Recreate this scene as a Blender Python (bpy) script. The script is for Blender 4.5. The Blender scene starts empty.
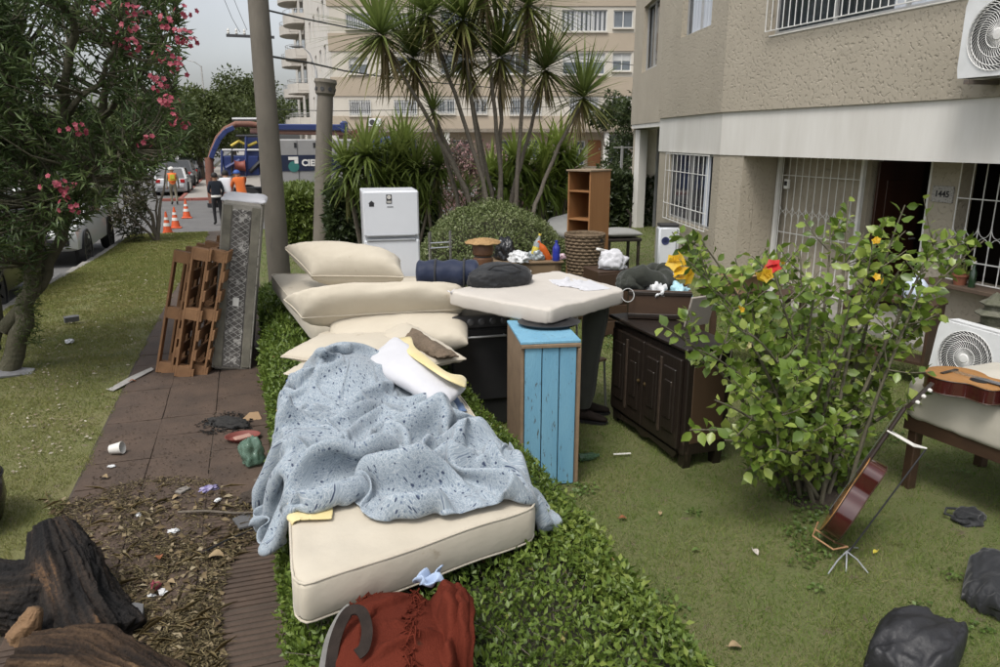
import bpy, bmesh, math, random
import numpy as np
from mathutils import Vector, Matrix, Euler, noise as mn
R = math.radians
SC = bpy.context.scene
COL = SC.collection
rng = np.random.default_rng(7)
random.seed(7)

# ------------------------------------------------------------------ camera
F = 740.0                      # focal length in photo pixels (photo is 1000 px wide)
CAMH = 2.4
PITCH = math.atan(194 / F)     # horizon 194 px above the middle
PSI = math.atan((500 - 245) * math.cos(PITCH) / F)   # street runs along +Y, camera looks to the right of it
cam = bpy.data.cameras.new('camera'); camo = bpy.data.objects.new('camera', cam); COL.objects.link(camo)
cam.sensor_width = 36; cam.lens = 36 * F / 1000; cam.clip_end = 2000; cam.clip_start = 0.05
camo.location = (0, 0, CAMH); camo.rotation_euler = (R(90) - PITCH, 0, -PSI)
SC.camera = camo
# ------------------------------------------------------------------ sky, sun, exposure
world = bpy.data.worlds.new('World'); SC.world = world; world.use_nodes = True
wn = world.node_tree.nodes; wl = world.node_tree.links
sky = wn.new('ShaderNodeTexSky'); sky.sky_type = 'NISHITA'; sky.sun_disc = False
SUN_EL, SUN_AZ = R(60), R(228)          # azimuth clockwise from +Y
sky.sun_elevation = SUN_EL; sky.sun_rotation = SUN_AZ
sky.air_density = 1.0; sky.dust_density = 4.0; sky.ozone_density = 1.0
hs = wn.new('ShaderNodeHueSaturation'); hs.inputs['Saturation'].default_value = 0.30
bgn = wn['Background']; bgn.inputs['Strength'].default_value = 0.145
cn = wn.new('ShaderNodeTexNoise'); cn.inputs['Scale'].default_value = 3.2; cn.inputs['Detail'].default_value = 6; cn.inputs['Roughness'].default_value = .55      # soft cloud cover, the same all over
ct = wn.new('ShaderNodeTexCoord'); wl.new(ct.outputs['Generated'], cn.inputs['Vector'])
cr_ = wn.new('ShaderNodeMapRange'); cr_.inputs[1].default_value = .3; cr_.inputs[2].default_value = .7; cr_.inputs[3].default_value = .88; cr_.inputs[4].default_value = 1.14; wl.new(cn.outputs[0], cr_.inputs[0])
wl.new(sky.outputs[0], hs.inputs['Color']); wl.new(cr_.outputs[0], hs.inputs['Value']); wl.new(hs.outputs[0], bgn.inputs['Color'])
sl = bpy.data.lights.new('sun', 'SUN'); slo = bpy.data.objects.new('sun', sl); COL.objects.link(slo)
sl.energy = 1.35; sl.angle = R(18); sl.color = (1, .965, .91)
sd = Vector((math.sin(SUN_AZ) * math.cos(SUN_EL), math.cos(SUN_AZ) * math.cos(SUN_EL), math.sin(SUN_EL)))
slo.rotation_euler = sd.to_track_quat('Z', 'Y').to_euler(); slo.location = (0, 0, 30)
SC.view_settings.view_transform = 'Standard'; SC.view_settings.look = 'None'
SC.view_settings.gamma = 1; SC.view_settings.use_curve_mapping = False
SC.view_settings.exposure = 0.50
SC.render.engine = 'CYCLES'; SC.cycles.max_bounces = 6; SC.cycles.transparent_max_bounces = 12
SC.cycles.use_denoising = True

# ------------------------------------------------------------------ pixel helpers (photo pixels -> directions)
def ray(px, py):
    a = (px - 500) / F; b = (py - 333.5) / F
    fw = math.cos(PITCH) - b * math.sin(PITCH); up = -math.sin(PITCH) - b * math.cos(PITCH)
    return Vector((a * math.cos(PSI) + fw * math.sin(PSI), -a * math.sin(PSI) + fw * math.cos(PSI), up))
def tz(Y):                       # the street falls away gently beyond the near lawn
    t = min(max((Y - 9) / 15, 0), 1)
    return -0.45 * t * t * (3 - 2 * t)
def tzn(Y):
    t = np.clip((Y - 9) / 15, 0, 1)
    return -0.45 * t * t * (3 - 2 * t)
def G(px, py, z=0.0):            # where the pixel's ray meets height z
    r = ray(px, py); s = (CAMH - z) / -r.z
    return Vector((r.x * s, r.y * s, z))
def AT(px, py, Y=None, X=None):  # where it meets the vertical plane at Y or X
    r = ray(px, py); s = Y / r.y if Y is not None else X / r.x
    return Vector((r.x * s, r.y * s, CAMH + r.z * s))

# ------------------------------------------------------------------ materials
MATS = {}
def _c(c): return (c[0], c[1], c[2], 1)
def M(name, c1, c2=None, scale=6, rough=.7, bump=0, bscale=60, metal=0, detail=6, contrast=.5, spec=.5, c3=None, s3=40, t3=.6, stretch=None, coat=0):
    """principled surface: c1/c2 mixed by noise, optional speckle c3, optional noise bump (world space)"""
    if name in MATS: return MATS[name]
    m = bpy.data.materials.new(name); m.use_nodes = True; MATS[name] = m
    n, l = m.node_tree.nodes, m.node_tree.links
    b = n['Principled BSDF']; b.inputs['Roughness'].default_value = rough; b.inputs['Metallic'].default_value = metal
    b.inputs['Specular IOR Level'].default_value = spec
    if coat: b.inputs['Coat Weight'].default_value = coat
    if c2 is None: c2 = tuple(x * .78 for x in c1)
    g = n.new('ShaderNodeNewGeometry'); vec = g.outputs['Position']
    if stretch:
        mp = n.new('ShaderNodeMapping'); mp.inputs['Scale'].default_value = stretch
        l.new(vec, mp.inputs['Vector']); vec = mp.outputs[0]
    t = n.new('ShaderNodeTexNoise'); t.inputs['Scale'].default_value = scale; t.inputs['Detail'].default_value = detail
    t.inputs['Roughness'].default_value = .62
    l.new(vec, t.inputs['Vector'])
    r = n.new('ShaderNodeValToRGB'); r.color_ramp.elements[0].position = .5 - contrast * .4; r.color_ramp.elements[1].position = .5 + contrast * .4
    r.color_ramp.elements[0].color = _c(c1); r.color_ramp.elements[1].color = _c(c2)
    l.new(t.outputs['Fac'], r.inputs['Fac']); colr = r.outputs[0]
    if c3 is not None:
        t2 = n.new('ShaderNodeTexNoise'); t2.inputs['Scale'].default_value = s3; t2.inputs['Detail'].default_value = 8; t2.inputs['Roughness'].default_value = .7
        l.new(vec, t2.inputs['Vector'])
        r2 = n.new('ShaderNodeValToRGB'); r2.color_ramp.elements[0].position = t3; r2.color_ramp.elements[1].position = t3 + .05
        l.new(t2.outputs['Fac'], r2.inputs['Fac'])
        mx = n.new('ShaderNodeMix'); mx.data_type = 'RGBA'; mx.inputs[7].default_value = _c(c3)
        l.new(r2.outputs[0], mx.inputs[0]); l.new(colr, mx.inputs[6]); colr = mx.outputs[2]
    l.new(colr, b.inputs['Base Color'])
    if bump:
        t4 = n.new('ShaderNodeTexNoise'); t4.inputs['Scale'].default_value = bscale; t4.inputs['Detail'].default_value = 5
        l.new(vec, t4.inputs['Vector'])
        bp = n.new('ShaderNodeBump'); bp.inputs['Strength'].default_value = 1; bp.inputs['Distance'].default_value = bump
        l.new(t4.outputs['Fac'], bp.inputs['Height']); l.new(bp.outputs[0], b.inputs['Normal'])
    return m
def leafmat(name, cols, rough=.5, trans=.25, spec=.4):
    """leaf colours spread by a per-leaf random attribute; thin leaves let some light through"""
    if name in MATS: return MATS[name]
    m = bpy.data.materials.new(name); m.use_nodes = True; MATS[name] = m
    n, l = m.node_tree.nodes, m.node_tree.links
    b = n['Principled BSDF']; b.inputs['Roughness'].default_value = rough; b.inputs['Specular IOR Level'].default_value = spec
    a = n.new('ShaderNodeAttribute'); a.attribute_name = 'rnd'
    r = n.new('ShaderNodeValToRGB'); e = r.color_ramp.elements
    e[0].color = _c(cols[0]); e[0].position = 0; e[1].color = _c(cols[-1]); e[1].position = 1
    for i, c in enumerate(cols[1:-1]):
        x = e.new((i + 1) / (len(cols) - 1)); x.color = _c(c)
    l.new(a.outputs['Fac'], r.inputs['Fac']); l.new(r.outputs[0], b.inputs['Base Color'])
    tr = n.new('ShaderNodeBsdfTranslucent'); l.new(r.outputs[0], tr.inputs['Color'])
    mx = n.new('ShaderNodeMixShader'); mx.inputs[0].default_value = trans
    l.new(b.outputs[0], mx.inputs[1]); l.new(tr.outputs[0], mx.inputs[2])
    l.new(mx.outputs[0], n['Material Output'].inputs['Surface'])
    return m
def glassmat(name, col=(.02, .025, .03), rough=.06):
    return M(name, col, tuple(c * 1.3 for c in col), 3, rough=rough, spec=.8)
def clearmat(name, col, mixf=.45):
    if name in MATS: return MATS[name]
    m = bpy.data.materials.new(name); m.use_nodes = True; MATS[name] = m
    n, l = m.node_tree.nodes, m.node_tree.links
    b = n['Principled BSDF']; b.inputs['Base Color'].default_value = _c(col); b.inputs['Roughness'].default_value = .12
    t = n.new('ShaderNodeBsdfTransparent'); t.inputs['Color'].default_value = (min(1, col[0] + .5), min(1, col[1] + .5), min(1, col[2] + .5), 1)
    mx = n.new('ShaderNodeMixShader'); mx.inputs[0].default_value = mixf
    l.new(b.outputs[0], mx.inputs[1]); l.new(t.outputs[0], mx.inputs[2]); l.new(mx.outputs[0], n['Material Output'].inputs['Surface'])
    return m

# ------------------------------------------------------------------ mesh builder
def _cham():
    corners = [(x, y, z) for x in (-1, 1) for y in (-1, 1) for z in (-1, 1)]
    ci = {c: i for i, c in enumerate(corners)}
    fs = []
    for a in range(3):
        b, c = (a + 1) % 3, (a + 2) % 3
        for s in (-1, 1):
            q = []
            for (u, v) in ((-1, -1), (1, -1), (1, 1), (-1, 1)):
                k = [0, 0, 0]; k[a] = s; k[b] = u; k[c] = v
                q.append(ci[tuple(k)] * 3 + a)
            fs.append(q if s > 0 else q[::-1])
    for e in range(3):
        a, b = (e + 1) % 3, (e + 2) % 3
        for sa in (-1, 1):
            for sb in (-1, 1):
                k = [0, 0, 0]; k[a] = sa; k[b] = sb
                k[e] = -1; c0 = ci[tuple(k)]; k[e] = 1; c1 = ci[tuple(k)]
                q = [c0 * 3 + a, c0 * 3 + b, c1 * 3 + b, c1 * 3 + a]
                fs.append(q if sa * sb < 0 else q[::-1])
    for c, i in ci.items():
        q = [i * 3, i * 3 + 1, i * 3 + 2]
        fs.append(q if c[0] * c[1] * c[2] > 0 else q[::-1])
    return corners, fs
_CC, _CF = _cham()
class MB:
    def __init__(s): s.v = []; s.f = []; s.mi = []; s.cur = 0
    def add(s, vs, fs):
        o = len(s.v); s.v.extend([tuple(x) for x in vs]); s.f.extend([[i + o for i in q] for q in fs]); s.mi.extend([s.cur] * len(fs))
        return s
    def box(s, c, d, rz=0, bev=0, mat=None, rot=None):
        h = [x / 2 for x in d]
        if bev:
            bev = min(bev, min(h) * .6)
            vs = []
            for k in _CC:
                for a in range(3):
                    vs.append([k[i] * (h[i] - (0 if i == a else bev)) for i in range(3)])
            fs = _CF
        else:
            vs = [[k[i] * h[i] for i in range(3)] for k in _CC]
            fs = [[0, 1, 3, 2], [4, 6, 7, 5], [0, 4, 5, 1], [2, 3, 7, 6], [0, 2, 6, 4], [1, 5, 7, 3]]
        T = Matrix.Translation(c)
        if rot is not None: T = T @ Euler(rot).to_matrix().to_4x4()
        elif rz: T = T @ Matrix.Rotation(rz, 4, 'Z')
        if mat is not None: T = mat @ T
        return s.add([T @ Vector(x) for x in vs], fs)
    def beam(s, p0, p1, w, t, up=(0, 0, 1), bev=0):
        """rectangular bar from p0 to p1: w across, t along up"""
        p0 = Vector(p0); p1 = Vector(p1); d = p1 - p0; L = d.length; y = d.normalized()
        x = y.cross(Vector(up)); x = x.normalized() if x.length > 1e-5 else Vector((1, 0, 0)); z = x.cross(y)
        T = Matrix((x, y, z)).transposed().to_4x4(); T.translation = (p0 + p1) / 2
        return s.box((0, 0, 0), (w, L, t), bev=bev, mat=T)
    def tube(s, pts, rad, n=8, cap=True):
        pts = [Vector(p) for p in pts]
        if not hasattr(rad, '__len__'): rad = [rad] * len(pts)
        vs = []; fs = []
        prev = None
        for i, p in enumerate(pts):
            d = (pts[min(i + 1, len(pts) - 1)] - pts[max(i - 1, 0)])
            d = d.normalized() if d.length > 1e-9 else Vector((0, 0, 1))
            if prev is None:
                a = d.cross(Vector((0, 0, 1)));  a = a if a.length > .05 else d.cross(Vector((1, 0, 0)))
            else:
                a = prev - d * prev.dot(d)
                if a.length < 1e-6: a = d.orthogonal()
            a.normalize(); prev = a; b = d.cross(a)
            for k in range(n):
                t = 2 * math.pi * k / n
                vs.append(p + (a * math.cos(t) + b * math.sin(t)) * rad[i])
        for i in range(len(pts) - 1):
            for k in range(n):
                k2 = (k + 1) % n
                fs.append([i * n + k, i * n + k2, (i + 1) * n + k2, (i + 1) * n + k])
        if cap:
            fs.append(list(range(n))[::-1]); fs.append([(len(pts) - 1) * n + k for k in range(n)])
        return s.add(vs, fs)
    def lathe(s, prof, c=(0, 0, 0), n=20, sx=1, sy=1, mat=None):
        vs = []; fs = []; c = Vector(c)
        for r, z in prof:
            for k in range(n):
                t = 2 * math.pi * k / n
                p = Vector((math.cos(t) * r * sx, math.sin(t) * r * sy, z))
                vs.append((mat @ p if mat is not None else p) + c)
        for i in range(len(prof) - 1):
            for k in range(n):
                k2 = (k + 1) % n
                fs.append([i * n + k, i * n + k2, (i + 1) * n + k2, (i + 1) * n + k])
        if prof[0][0] > 1e-4: fs.append(list(range(n))[::-1])
        if prof[-1][0] > 1e-4: fs.append([(len(prof) - 1) * n + k for k in range(n)])
        return s.add(vs, fs)
    def grid(s, fn, nu, nv, wrapu=False):
        vs = [fn(i / (nu - (0 if wrapu else 1)), j / (nv - 1)) for j in range(nv) for i in range(nu)]
        fs = []
        for j in range(nv - 1):
            for i in range(nu if wrapu else nu - 1):
                i2 = (i + 1) % nu
                fs.append([j * nu + i, j * nu + i2, (j + 1) * nu + i2, (j + 1) * nu + i])
        return s.add(vs, fs)
    def prism(s, poly, d0, d1, fn):
        """poly of (a,b) extruded from d0 to d1; fn(a,b,d)->point"""
        n = len(poly)
        vs = [fn(a, b, d0) for a, b in poly] + [fn(a, b, d1) for a, b in poly]
        fs = [list(range(n))[::-1], [n + i for i in range(n)]]
        for i in range(n):
            j = (i + 1) % n; fs.append([i, j, n + j, n + i])
        return s.add(vs, fs)
    def mesh(s, name, mats, smooth=None, origin=(0, 0, 0), fixn=True):
        me = bpy.data.meshes.new(name)
        o = origin
        me.from_pydata([(x[0] - o[0], x[1] - o[1], x[2] - o[2]) for x in s.v], [], s.f)
        if not isinstance(mats, (list, tuple)): mats = [mats]
        for m in mats: me.materials.append(m)
        if len(mats) > 1: me.polygons.foreach_set('material_index', s.mi)
        if fixn:
            bm = bmesh.new(); bm.from_mesh(me); bmesh.ops.recalc_face_normals(bm, faces=bm.faces); bm.to_mesh(me); bm.free()
        if smooth is not None:
            me.polygons.foreach_set('use_smooth', [True] * len(me.polygons)); me.set_sharp_from_angle(angle=R(smooth))
        me.update()
        return me
    def build(s, name, mats, parent=None, smooth=None, origin=None, world=False, fixn=True):
        """parent given: coordinates are in the parent's space (world=True: world coordinates, parent unrotated)"""
        org = origin or (0, 0, 0)
        if parent is not None and world: org = tuple(parent.location) if origin is None else origin
        me = s.mesh(name, mats, smooth, org, fixn)
        return link(name, me, parent, (0, 0, 0) if (parent is not None and (origin is None)) else org)
def link(name, me, parent=None, loc=(0, 0, 0)):
    o = bpy.data.objects.new(name, me); COL.objects.link(o)
    if parent is not None: o.parent = parent
    o.location = loc
    return o
def tag(o, label, cat, group=None):
    o['label'] = label; o['category'] = cat
    if group: o['group'] = group
    return o
def thing(name, label, cat, loc=(0, 0, 0), rz=0, group=None, rot=None):
    o = bpy.data.objects.new(name, None); COL.objects.link(o); o.empty_display_size = .1
    o.location = loc; o.rotation_euler = rot if rot is not None else (0, 0, rz)
    return tag(o, label, cat, group)
def struct(o): o['kind'] = 'structure'; return o
def stuff(o): o['kind'] = 'stuff'; return o
def kids(o): return [c for c in bpy.data.objects if c.parent == o]
def copytree(o, parent=None, mp=None):
    c = o.copy(); COL.objects.link(c); c.parent = parent
    for k in o.children: copytree(k, c)
    return c

# ------------------------------------------------------------------ mass foliage (numpy)
T_OVAL = (np.array([[0, 0, 0], [.5, .42, .10], [-.5, .42, .10], [0, .45, 0], [0, 1, -.10]]), np.array([[0, 1, 3], [0, 3, 2], [3, 1, 4], [3, 4, 2]]))
T_BROAD = (np.array([[0, 0, 0], [.42, .25, .08], [.5, .58, .06], [-.42, .25, .08], [-.5, .58, .06], [0, .45, -.02], [0, 1, -.16]]),
           np.array([[0, 1, 5], [1, 2, 5], [2, 6, 5], [0, 5, 3], [3, 5, 4], [4, 5, 6]]))
T_LANCE = (np.array([[0, 0, 0], [.5, .4, .06], [-.5, .4, .06], [0, 1, -.12]]), np.array([[0, 1, 3], [0, 3, 2]]))
T_BLADE = (np.array([[-.5, 0, 0], [.5, 0, 0], [0, 1, 0]]), np.array([[0, 1, 2]]))
def unit(a): return a / np.maximum(np.linalg.norm(a, axis=1, keepdims=True), 1e-9)
def leaf_arrays(pts, dirs, L, W, tpl, roll=None, nrm=None):
    """one leaf per point growing along dirs; nrm: rough facing of the leaf's upper side"""
    n = len(pts); V, Fc = tpl
    d = unit(dirs)
    if nrm is None: nrm = rng.normal(size=(n, 3)); nrm[:, 2] += 1.0
    x = unit(np.cross(d, nrm)); z = np.cross(x, d)
    L = np.broadcast_to(np.asarray(L, float), (n,)); W = np.broadcast_to(np.asarray(W, float), (n,))
    P = pts[:, None, :] + x[:, None, :] * (V[None, :, 0:1] * W[:, None, None]) + d[:, None, :] * (V[None, :, 1:2] * L[:, None, None]) + z[:, None, :] * (V[None, :, 2:3] * L[:, None, None])
    fi = Fc[None] + (np.arange(n) * len(V))[:, None, None]
    return P.reshape(-1, 3), fi.reshape(-1, 3), len(V)
def tri_mesh(name, P, fi, mat, rnd=None, smooth=False, origin=(0, 0, 0)):
    me = bpy.data.meshes.new(name)
    P = (P - np.asarray(origin)[None]).astype(np.float32)
    me.vertices.add(len(P)); me.vertices.foreach_set('co', P.ravel())
    nf = len(fi)
    me.loops.add(nf * 3); me.polygons.add(nf)
    me.loops.foreach_set('vertex_index', fi.astype(np.int32).ravel())
    me.polygons.foreach_set('loop_start', np.arange(nf, dtype=np.int32) * 3)
    me.materials.append(mat)
    if rnd is not None:
        a = me.attributes.new('rnd', 'FLOAT', 'POINT'); a.data.foreach_set('value', rnd.astype(np.float32))
    me.update(calc_edges=True); me.validate()
    if smooth: me.polygons.foreach_set('use_smooth', np.ones(nf, bool))
    return me
def foliage(name, pts, dirs, L, W, tpl, mat, parent=None, nrm=None, rnd=None, world=True):
    P, fi, k = leaf_arrays(np.asarray(pts), np.asarray(dirs), L, W, tpl, nrm=nrm)
    if rnd is None: rnd = rng.random(len(pts))
    org = tuple(parent.location) if (parent is not None and world) else (0, 0, 0)
    return link(name, tri_mesh(name, P, fi, mat, np.repeat(np.clip(rnd, 0, 1), k), origin=org), parent)
def vnoise(P, scale, seed=0):
    """cheap smooth pseudo-noise in -1..1 for numpy points"""
    r = np.random.default_rng(seed); out = np.zeros(len(P))
    for o in range(5):
        k = r.normal(size=3) * scale * (1 + .5 * o); out += np.sin(P @ k + r.random() * 6.28) / (1 + .35 * o)
    return out / 2.6
# ================================================================== SETTING: ground, street, pavement
def sheet(name, x0, x1, y0, y1, dz, mat, nx=2, thick=0):
    ys = [y0]
    while ys[-1] < y1 - 1e-6:
        ys.append(min(y1, ys[-1] + (1.0 if ys[-1] < 26 else 40)))
    b = MB(); n = nx
    vs = []
    for y in ys:
        for i in range(n): vs.append((x0 + (x1 - x0) * i / (n - 1), y, tz(y) + dz))
    fs = [[j * n + i, j * n + i + 1, (j + 1) * n + i + 1, (j + 1) * n + i] for j in range(len(ys) - 1) for i in range(n - 1)]
    b.add(vs, fs)
    return struct(b.build(name, mat, origin=(x0, y0, 0), fixn=False))
SWL = -1.36                       # pavement from SWL to 0
KERB = -3.62                      # verge from KERB to SWL
m_soil = M('soil', (.075, .062, .042), (.05, .055, .028), 3, .95, .02, 30)
m_turf = M('turf_ground', (.088, .110, .030), (.125, .122, .050), 1.7, .95, .012, 90, c3=(.105, .085, .05), s3=6, t3=.60)
m_verge = M('verge_ground', (.110, .122, .036), (.165, .150, .066), 1.6, .95, .012, 90, c3=(.15, .125, .075), s3=9, t3=.58)
m_asph = M('asphalt', (.135, .132, .128), (.105, .103, .10), 1.2, .9, .004, 120, c3=(.16, .157, .15), s3=60, t3=.62)
m_conc = M('concrete', (.27, .255, .225), (.19, .18, .16), 5, .9, .003, 90)
m_mud = M('pavement_bed', (.050, .037, .027), (.072, .055, .041), 2.5, .85, .008, 40)
sheet('ground', -400, 400, -30, 900, -.16, m_soil)
sheet('street', -11.5, KERB - .15, -20, 300, -.12, m_asph)
sheet('cross_street', -120, 120, 25.9, 40.5, -.116, m_asph)
sheet('verge', KERB, SWL, -3, 25.6, -.004, m_verge, 6)
sheet('pavement', SWL, 0.05, -3, 25.6, -.004, m_mud, 3)
sheet('lawn', 0.05, 30, -4, 25.6, 0.0, m_turf, 6)
sheet('far_pavement', -3.2, 60, 40.7, 220, -.02, M('far_paving', (.30, .28, .25), (.24, .22, .2), 1.5, .9))
k = MB()
y = -3.0
while y < 25.5:                                  # kerb stones along the street
    y2 = min(y + 1.0, 25.6)
    k.box((KERB - .075, (y + y2) / 2, tz((y + y2) / 2) - .07), (.15, y2 - y - .012, .15), bev=.012)
    y = y2
struct(k.build('kerb', m_conc, origin=(KERB, 0, 0)))
k = MB()
for i in range(40): k.box((-3.5 + 1.5 * i, 40.6, tz(40) - .06), (1.49, .2, .15), bev=.015)
for i in range(30): k.box((-3.3, 41.5 + 1.5 * i, tz(40) - .06), (.2, 1.49, .15), bev=.015)
struct(k.build('far_kerb', M('red_kerb', (.20, .055, .04), (.26, .10, .08), 3, .85), origin=(-3.5, 40.6, 0)))
# ---- paving tiles (each its own piece as far as they can be told apart)
m_tile = M('paving_tile_mat', (.100, .066, .046), (.040, .028, .021), 3.4, .8, .006, 50, contrast=.8, c3=(.15, .125, .10), s3=6, t3=.66)
PAV = bpy.data.objects['pavement']
TS = .445
tile_me = []
for v in range(3):
    b = MB(); b.box((0, 0, -.012), (TS - .007, TS - .007, .03), bev=.003)
    tile_me.append(b.mesh('paving_tile', m_tile))
b = MB()                                          # ribbed tile
for i in range(9):
    b.box((0, -TS / 2 + .025 + i * (TS - .03) / 8.6, -.011), (TS - .012, .030, .028), bev=.004)
b.box((0, 0, -.018), (TS - .012, TS - .012, .020))
rib_me = b.mesh('ribbed_tile', m_tile)
jj = 0
yy = 1.9
while yy < 14.5:
    for i in range(3):
        x = SWL + .02 + TS * (i + .5)
        ribbed = (yy < 4.6 and i == 2) or (yy < 3.4)
        o = link('ribbed_tile' if ribbed else 'paving_tile', rib_me if ribbed else tile_me[0], PAV,
                 (x - SWL + random.uniform(-.004, .004), yy + 3 + TS / 2, tz(yy) + random.uniform(-.004, .004) + .004))
        o.rotation_euler = (random.uniform(-.010, .010), random.uniform(-.010, .010), random.uniform(-.008, .008))
    yy += TS
# ---- grass blades
def grass(name, n, xr, yr, L, mat, ypow=1.6, keep=None, W=.004, lean=.9):
    u = rng.random(n) ** ypow
    X = xr[0] + (xr[1] - xr[0]) * rng.random(n); Y = yr[0] + (yr[1] - yr[0]) * u
    if keep is not None:
        k = keep(X, Y); bare = vnoise(np.stack([X, Y, 0 * X], 1), 1.6, 17) + .5 * vnoise(np.stack([X, Y, 0 * X], 1), 6, 18); k &= ~((bare < -.55) & (rng.random(n) < .6)); X, Y = X[k], Y[k]
    n = len(X); P = np.stack([X, Y, tzn(Y) - .002], 1)
    d = rng.normal(size=(n, 3)) * lean; d[:, 2] = 1 + .2 * rng.random(n)
    nz = vnoise(P * np.array([1, 1, 0]), 2.2, 3) * .5 + vnoise(P * np.array([1, 1, 0]), 9, 5) * .3
    dist = np.maximum(1, Y / 5)
    rn = np.clip(.5 + .33 * nz + rng.normal(size=n) * .16, 0, 1)
    o = foliage(name, P, d, L * (.4 + 1.1 * rng.random(n) ** 1.6) * (1 + .6 * nz) * np.where(rng.random(n) < .03, 1.8, 1), W * dist, T_BLADE, mat, rnd=rn)
    return stuff(o)
m_grass = leafmat('grass_blades', [(.078, .132, .024), (.125, .19, .038), (.172, .222, .054), (.27, .25, .105)], .6, .35, .25)
m_grass2 = leafmat('verge_grass_blades', [(.100, .132, .028), (.155, .182, .044), (.215, .212, .070), (.33, .28, .135)], .6, .35, .25)
def lawnkeep(X, Y):
    return (X > 1.25) & ((X / np.maximum(Y, .3)) < 2.2)
tag(grass('lawn_grass', 330000, (1.2, 8.2), (1.5, 9.0), .034, m_grass, 1.35, lawnkeep), 'short green grass of the front lawn beside the house', 'grass')
def tufts(X, Y):
    f = np.stack([X, Y, 0 * X], 1); return lawnkeep(X, Y) & (vnoise(f, 5, 31) + .6 * vnoise(f, 14, 32) > .45)
tag(grass('lawn_tufts', 46000, (1.3, 7.4), (1.6, 8.5), .062, m_grass, 1.35, tufts, .005, .6), 'longer grass tufts standing out of the front lawn', 'grass')
tag(grass('lawn_thatch', 26000, (1.3, 7.4), (1.6, 8.5), .05, leafmat('dry_thatch', [(.16, .13, .06), (.24, .20, .10), (.33, .28, .16)], .7, .2, .2), 1.35, lawnkeep, .003, 3.0), 'dry straw coloured blades lying in the front lawn', 'grass')
def weeds(X, Y):
    f = np.stack([X, Y, 0 * X], 1); return lawnkeep(X, Y) & (vnoise(f, 3.2, 41) + .5 * vnoise(f, 9, 42) > .62)
n_ = 60000; X_ = rng.uniform(1.3, 7.4, n_); Y_ = 1.6 + 6.5 * rng.random(n_) ** 1.3; k_ = weeds(X_, Y_); X_, Y_ = X_[k_], Y_[k_]
D_ = rng.normal(size=(len(X_), 3)); D_[:, 2] = np.abs(D_[:, 2]) * .3 + .1
stuff(tag(foliage('lawn_weeds', np.stack([X_, Y_, np.full(len(X_), .012) + .02 * rng.random(len(X_))], 1), D_, .028, .022, T_OVAL, leafmat('weed_leaf', [(.06, .10, .022), (.09, .15, .03), (.13, .19, .045)], .5, .3)), 'flat broad leaved weeds in patches of the front lawn', 'weeds'))
tag(grass('lawn_grass_far', 60000, (.1, 14), (9.0, 25.5), .045, m_grass, 1.2, None, .005), 'green lawn behind the boxwood hedge and poles', 'grass')
def vk(X, Y): return (X < SWL + .06 * np.sin(Y * 3) * np.sin(Y * 7.1) + .02) & ~((Y < 4.7) & (X > -1.42 + .1 * np.sin(Y * 5)))
tag(grass('verge_grass', 215000, (KERB, SWL + .08), (3.0, 25.5), .032, m_grass2, 1.7, vk), 'trampled yellowish grass verge between pavement and street', 'grass')

# ================================================================== near house
m_stucco = M('rough_stucco', (.395, .352, .280), (.348, .310, .244), 1.1, .93, .009, 22, c3=(.30, .265, .205), s3=19, t3=.66)  # darker speckle puts shading of the relief into the colour
def _pits(m):                                   # dragged render: flat skin with ragged recesses
    n, l = m.node_tree.nodes, m.node_tree.links; bp = next(x for x in n if x.type == 'BUMP'); src = bp.inputs['Height'].links[0].from_socket
    r = n.new('ShaderNodeValToRGB'); r.color_ramp.elements[0].position = .30; r.color_ramp.elements[1].position = .46; l.new(src, r.inputs[0])
    f = n.new('ShaderNodeTexNoise'); f.inputs['Scale'].default_value = 120; g_ = next(x for x in n if x.type == 'NEW_GEOMETRY'); l.new(g_.outputs[0], f.inputs['Vector'])
    a = n.new('ShaderNodeMath'); a.operation = 'MULTIPLY_ADD'; l.new(f.outputs[0], a.inputs[0]); a.inputs[1].default_value = .10; l.new(r.outputs[0], a.inputs[2]); l.new(a.outputs[0], bp.inputs['Height'])
_pits(m_stucco)
m_band = M('white_painted_band', (.67, .655, .615), (.58, .56, .515), 2.2, .8, .001, 60, stretch=(1.5, 1.5, .25))
m_wpaint = M('white_paint_metal', (.72, .72, .70), (.62, .61, .58), 6, .45)
m_inner = M('interior_shade_tone', (.06, .045, .035), (.045, .035, .028), 2, .9)  # dark colour stands in for the shade indoors
m_glass = glassmat('dark_window_glass')
m_curt = M('pale_curtain', (.52, .55, .60), (.42, .45, .5), 4, .9, stretch=(6, 6, .4))
m_alu = M('aluminium_frame', (.55, .55, .54), (.45, .45, .44), 4, .4, metal=.6)
house = thing('stucco_house', 'two storey house with rough beige stucco, white band and barred openings at right', 'house', (7.4, 10.8, 0))
HW = dict(parent=house, world=True)
XF = 7.4
A = Vector((XF, 10.8)); th = R(14.4); DIR = Vector((math.sin(th), math.cos(th))); NRM = Vector((-math.cos(th), math.sin(th)))
def on_line(px, py, A=A, D=DIR):
    r = ray(px, py)
    det = D.x * -r.y + D.y * r.x
    # A + t D = s r
    s = (A.y * D.x - A.x * D.y) / (r.y * D.x - r.x * D.y)
    P = Vector((r.x * s, r.y * s)); t = (P - A).dot(D)
    return t, CAMH + r.z * s
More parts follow.
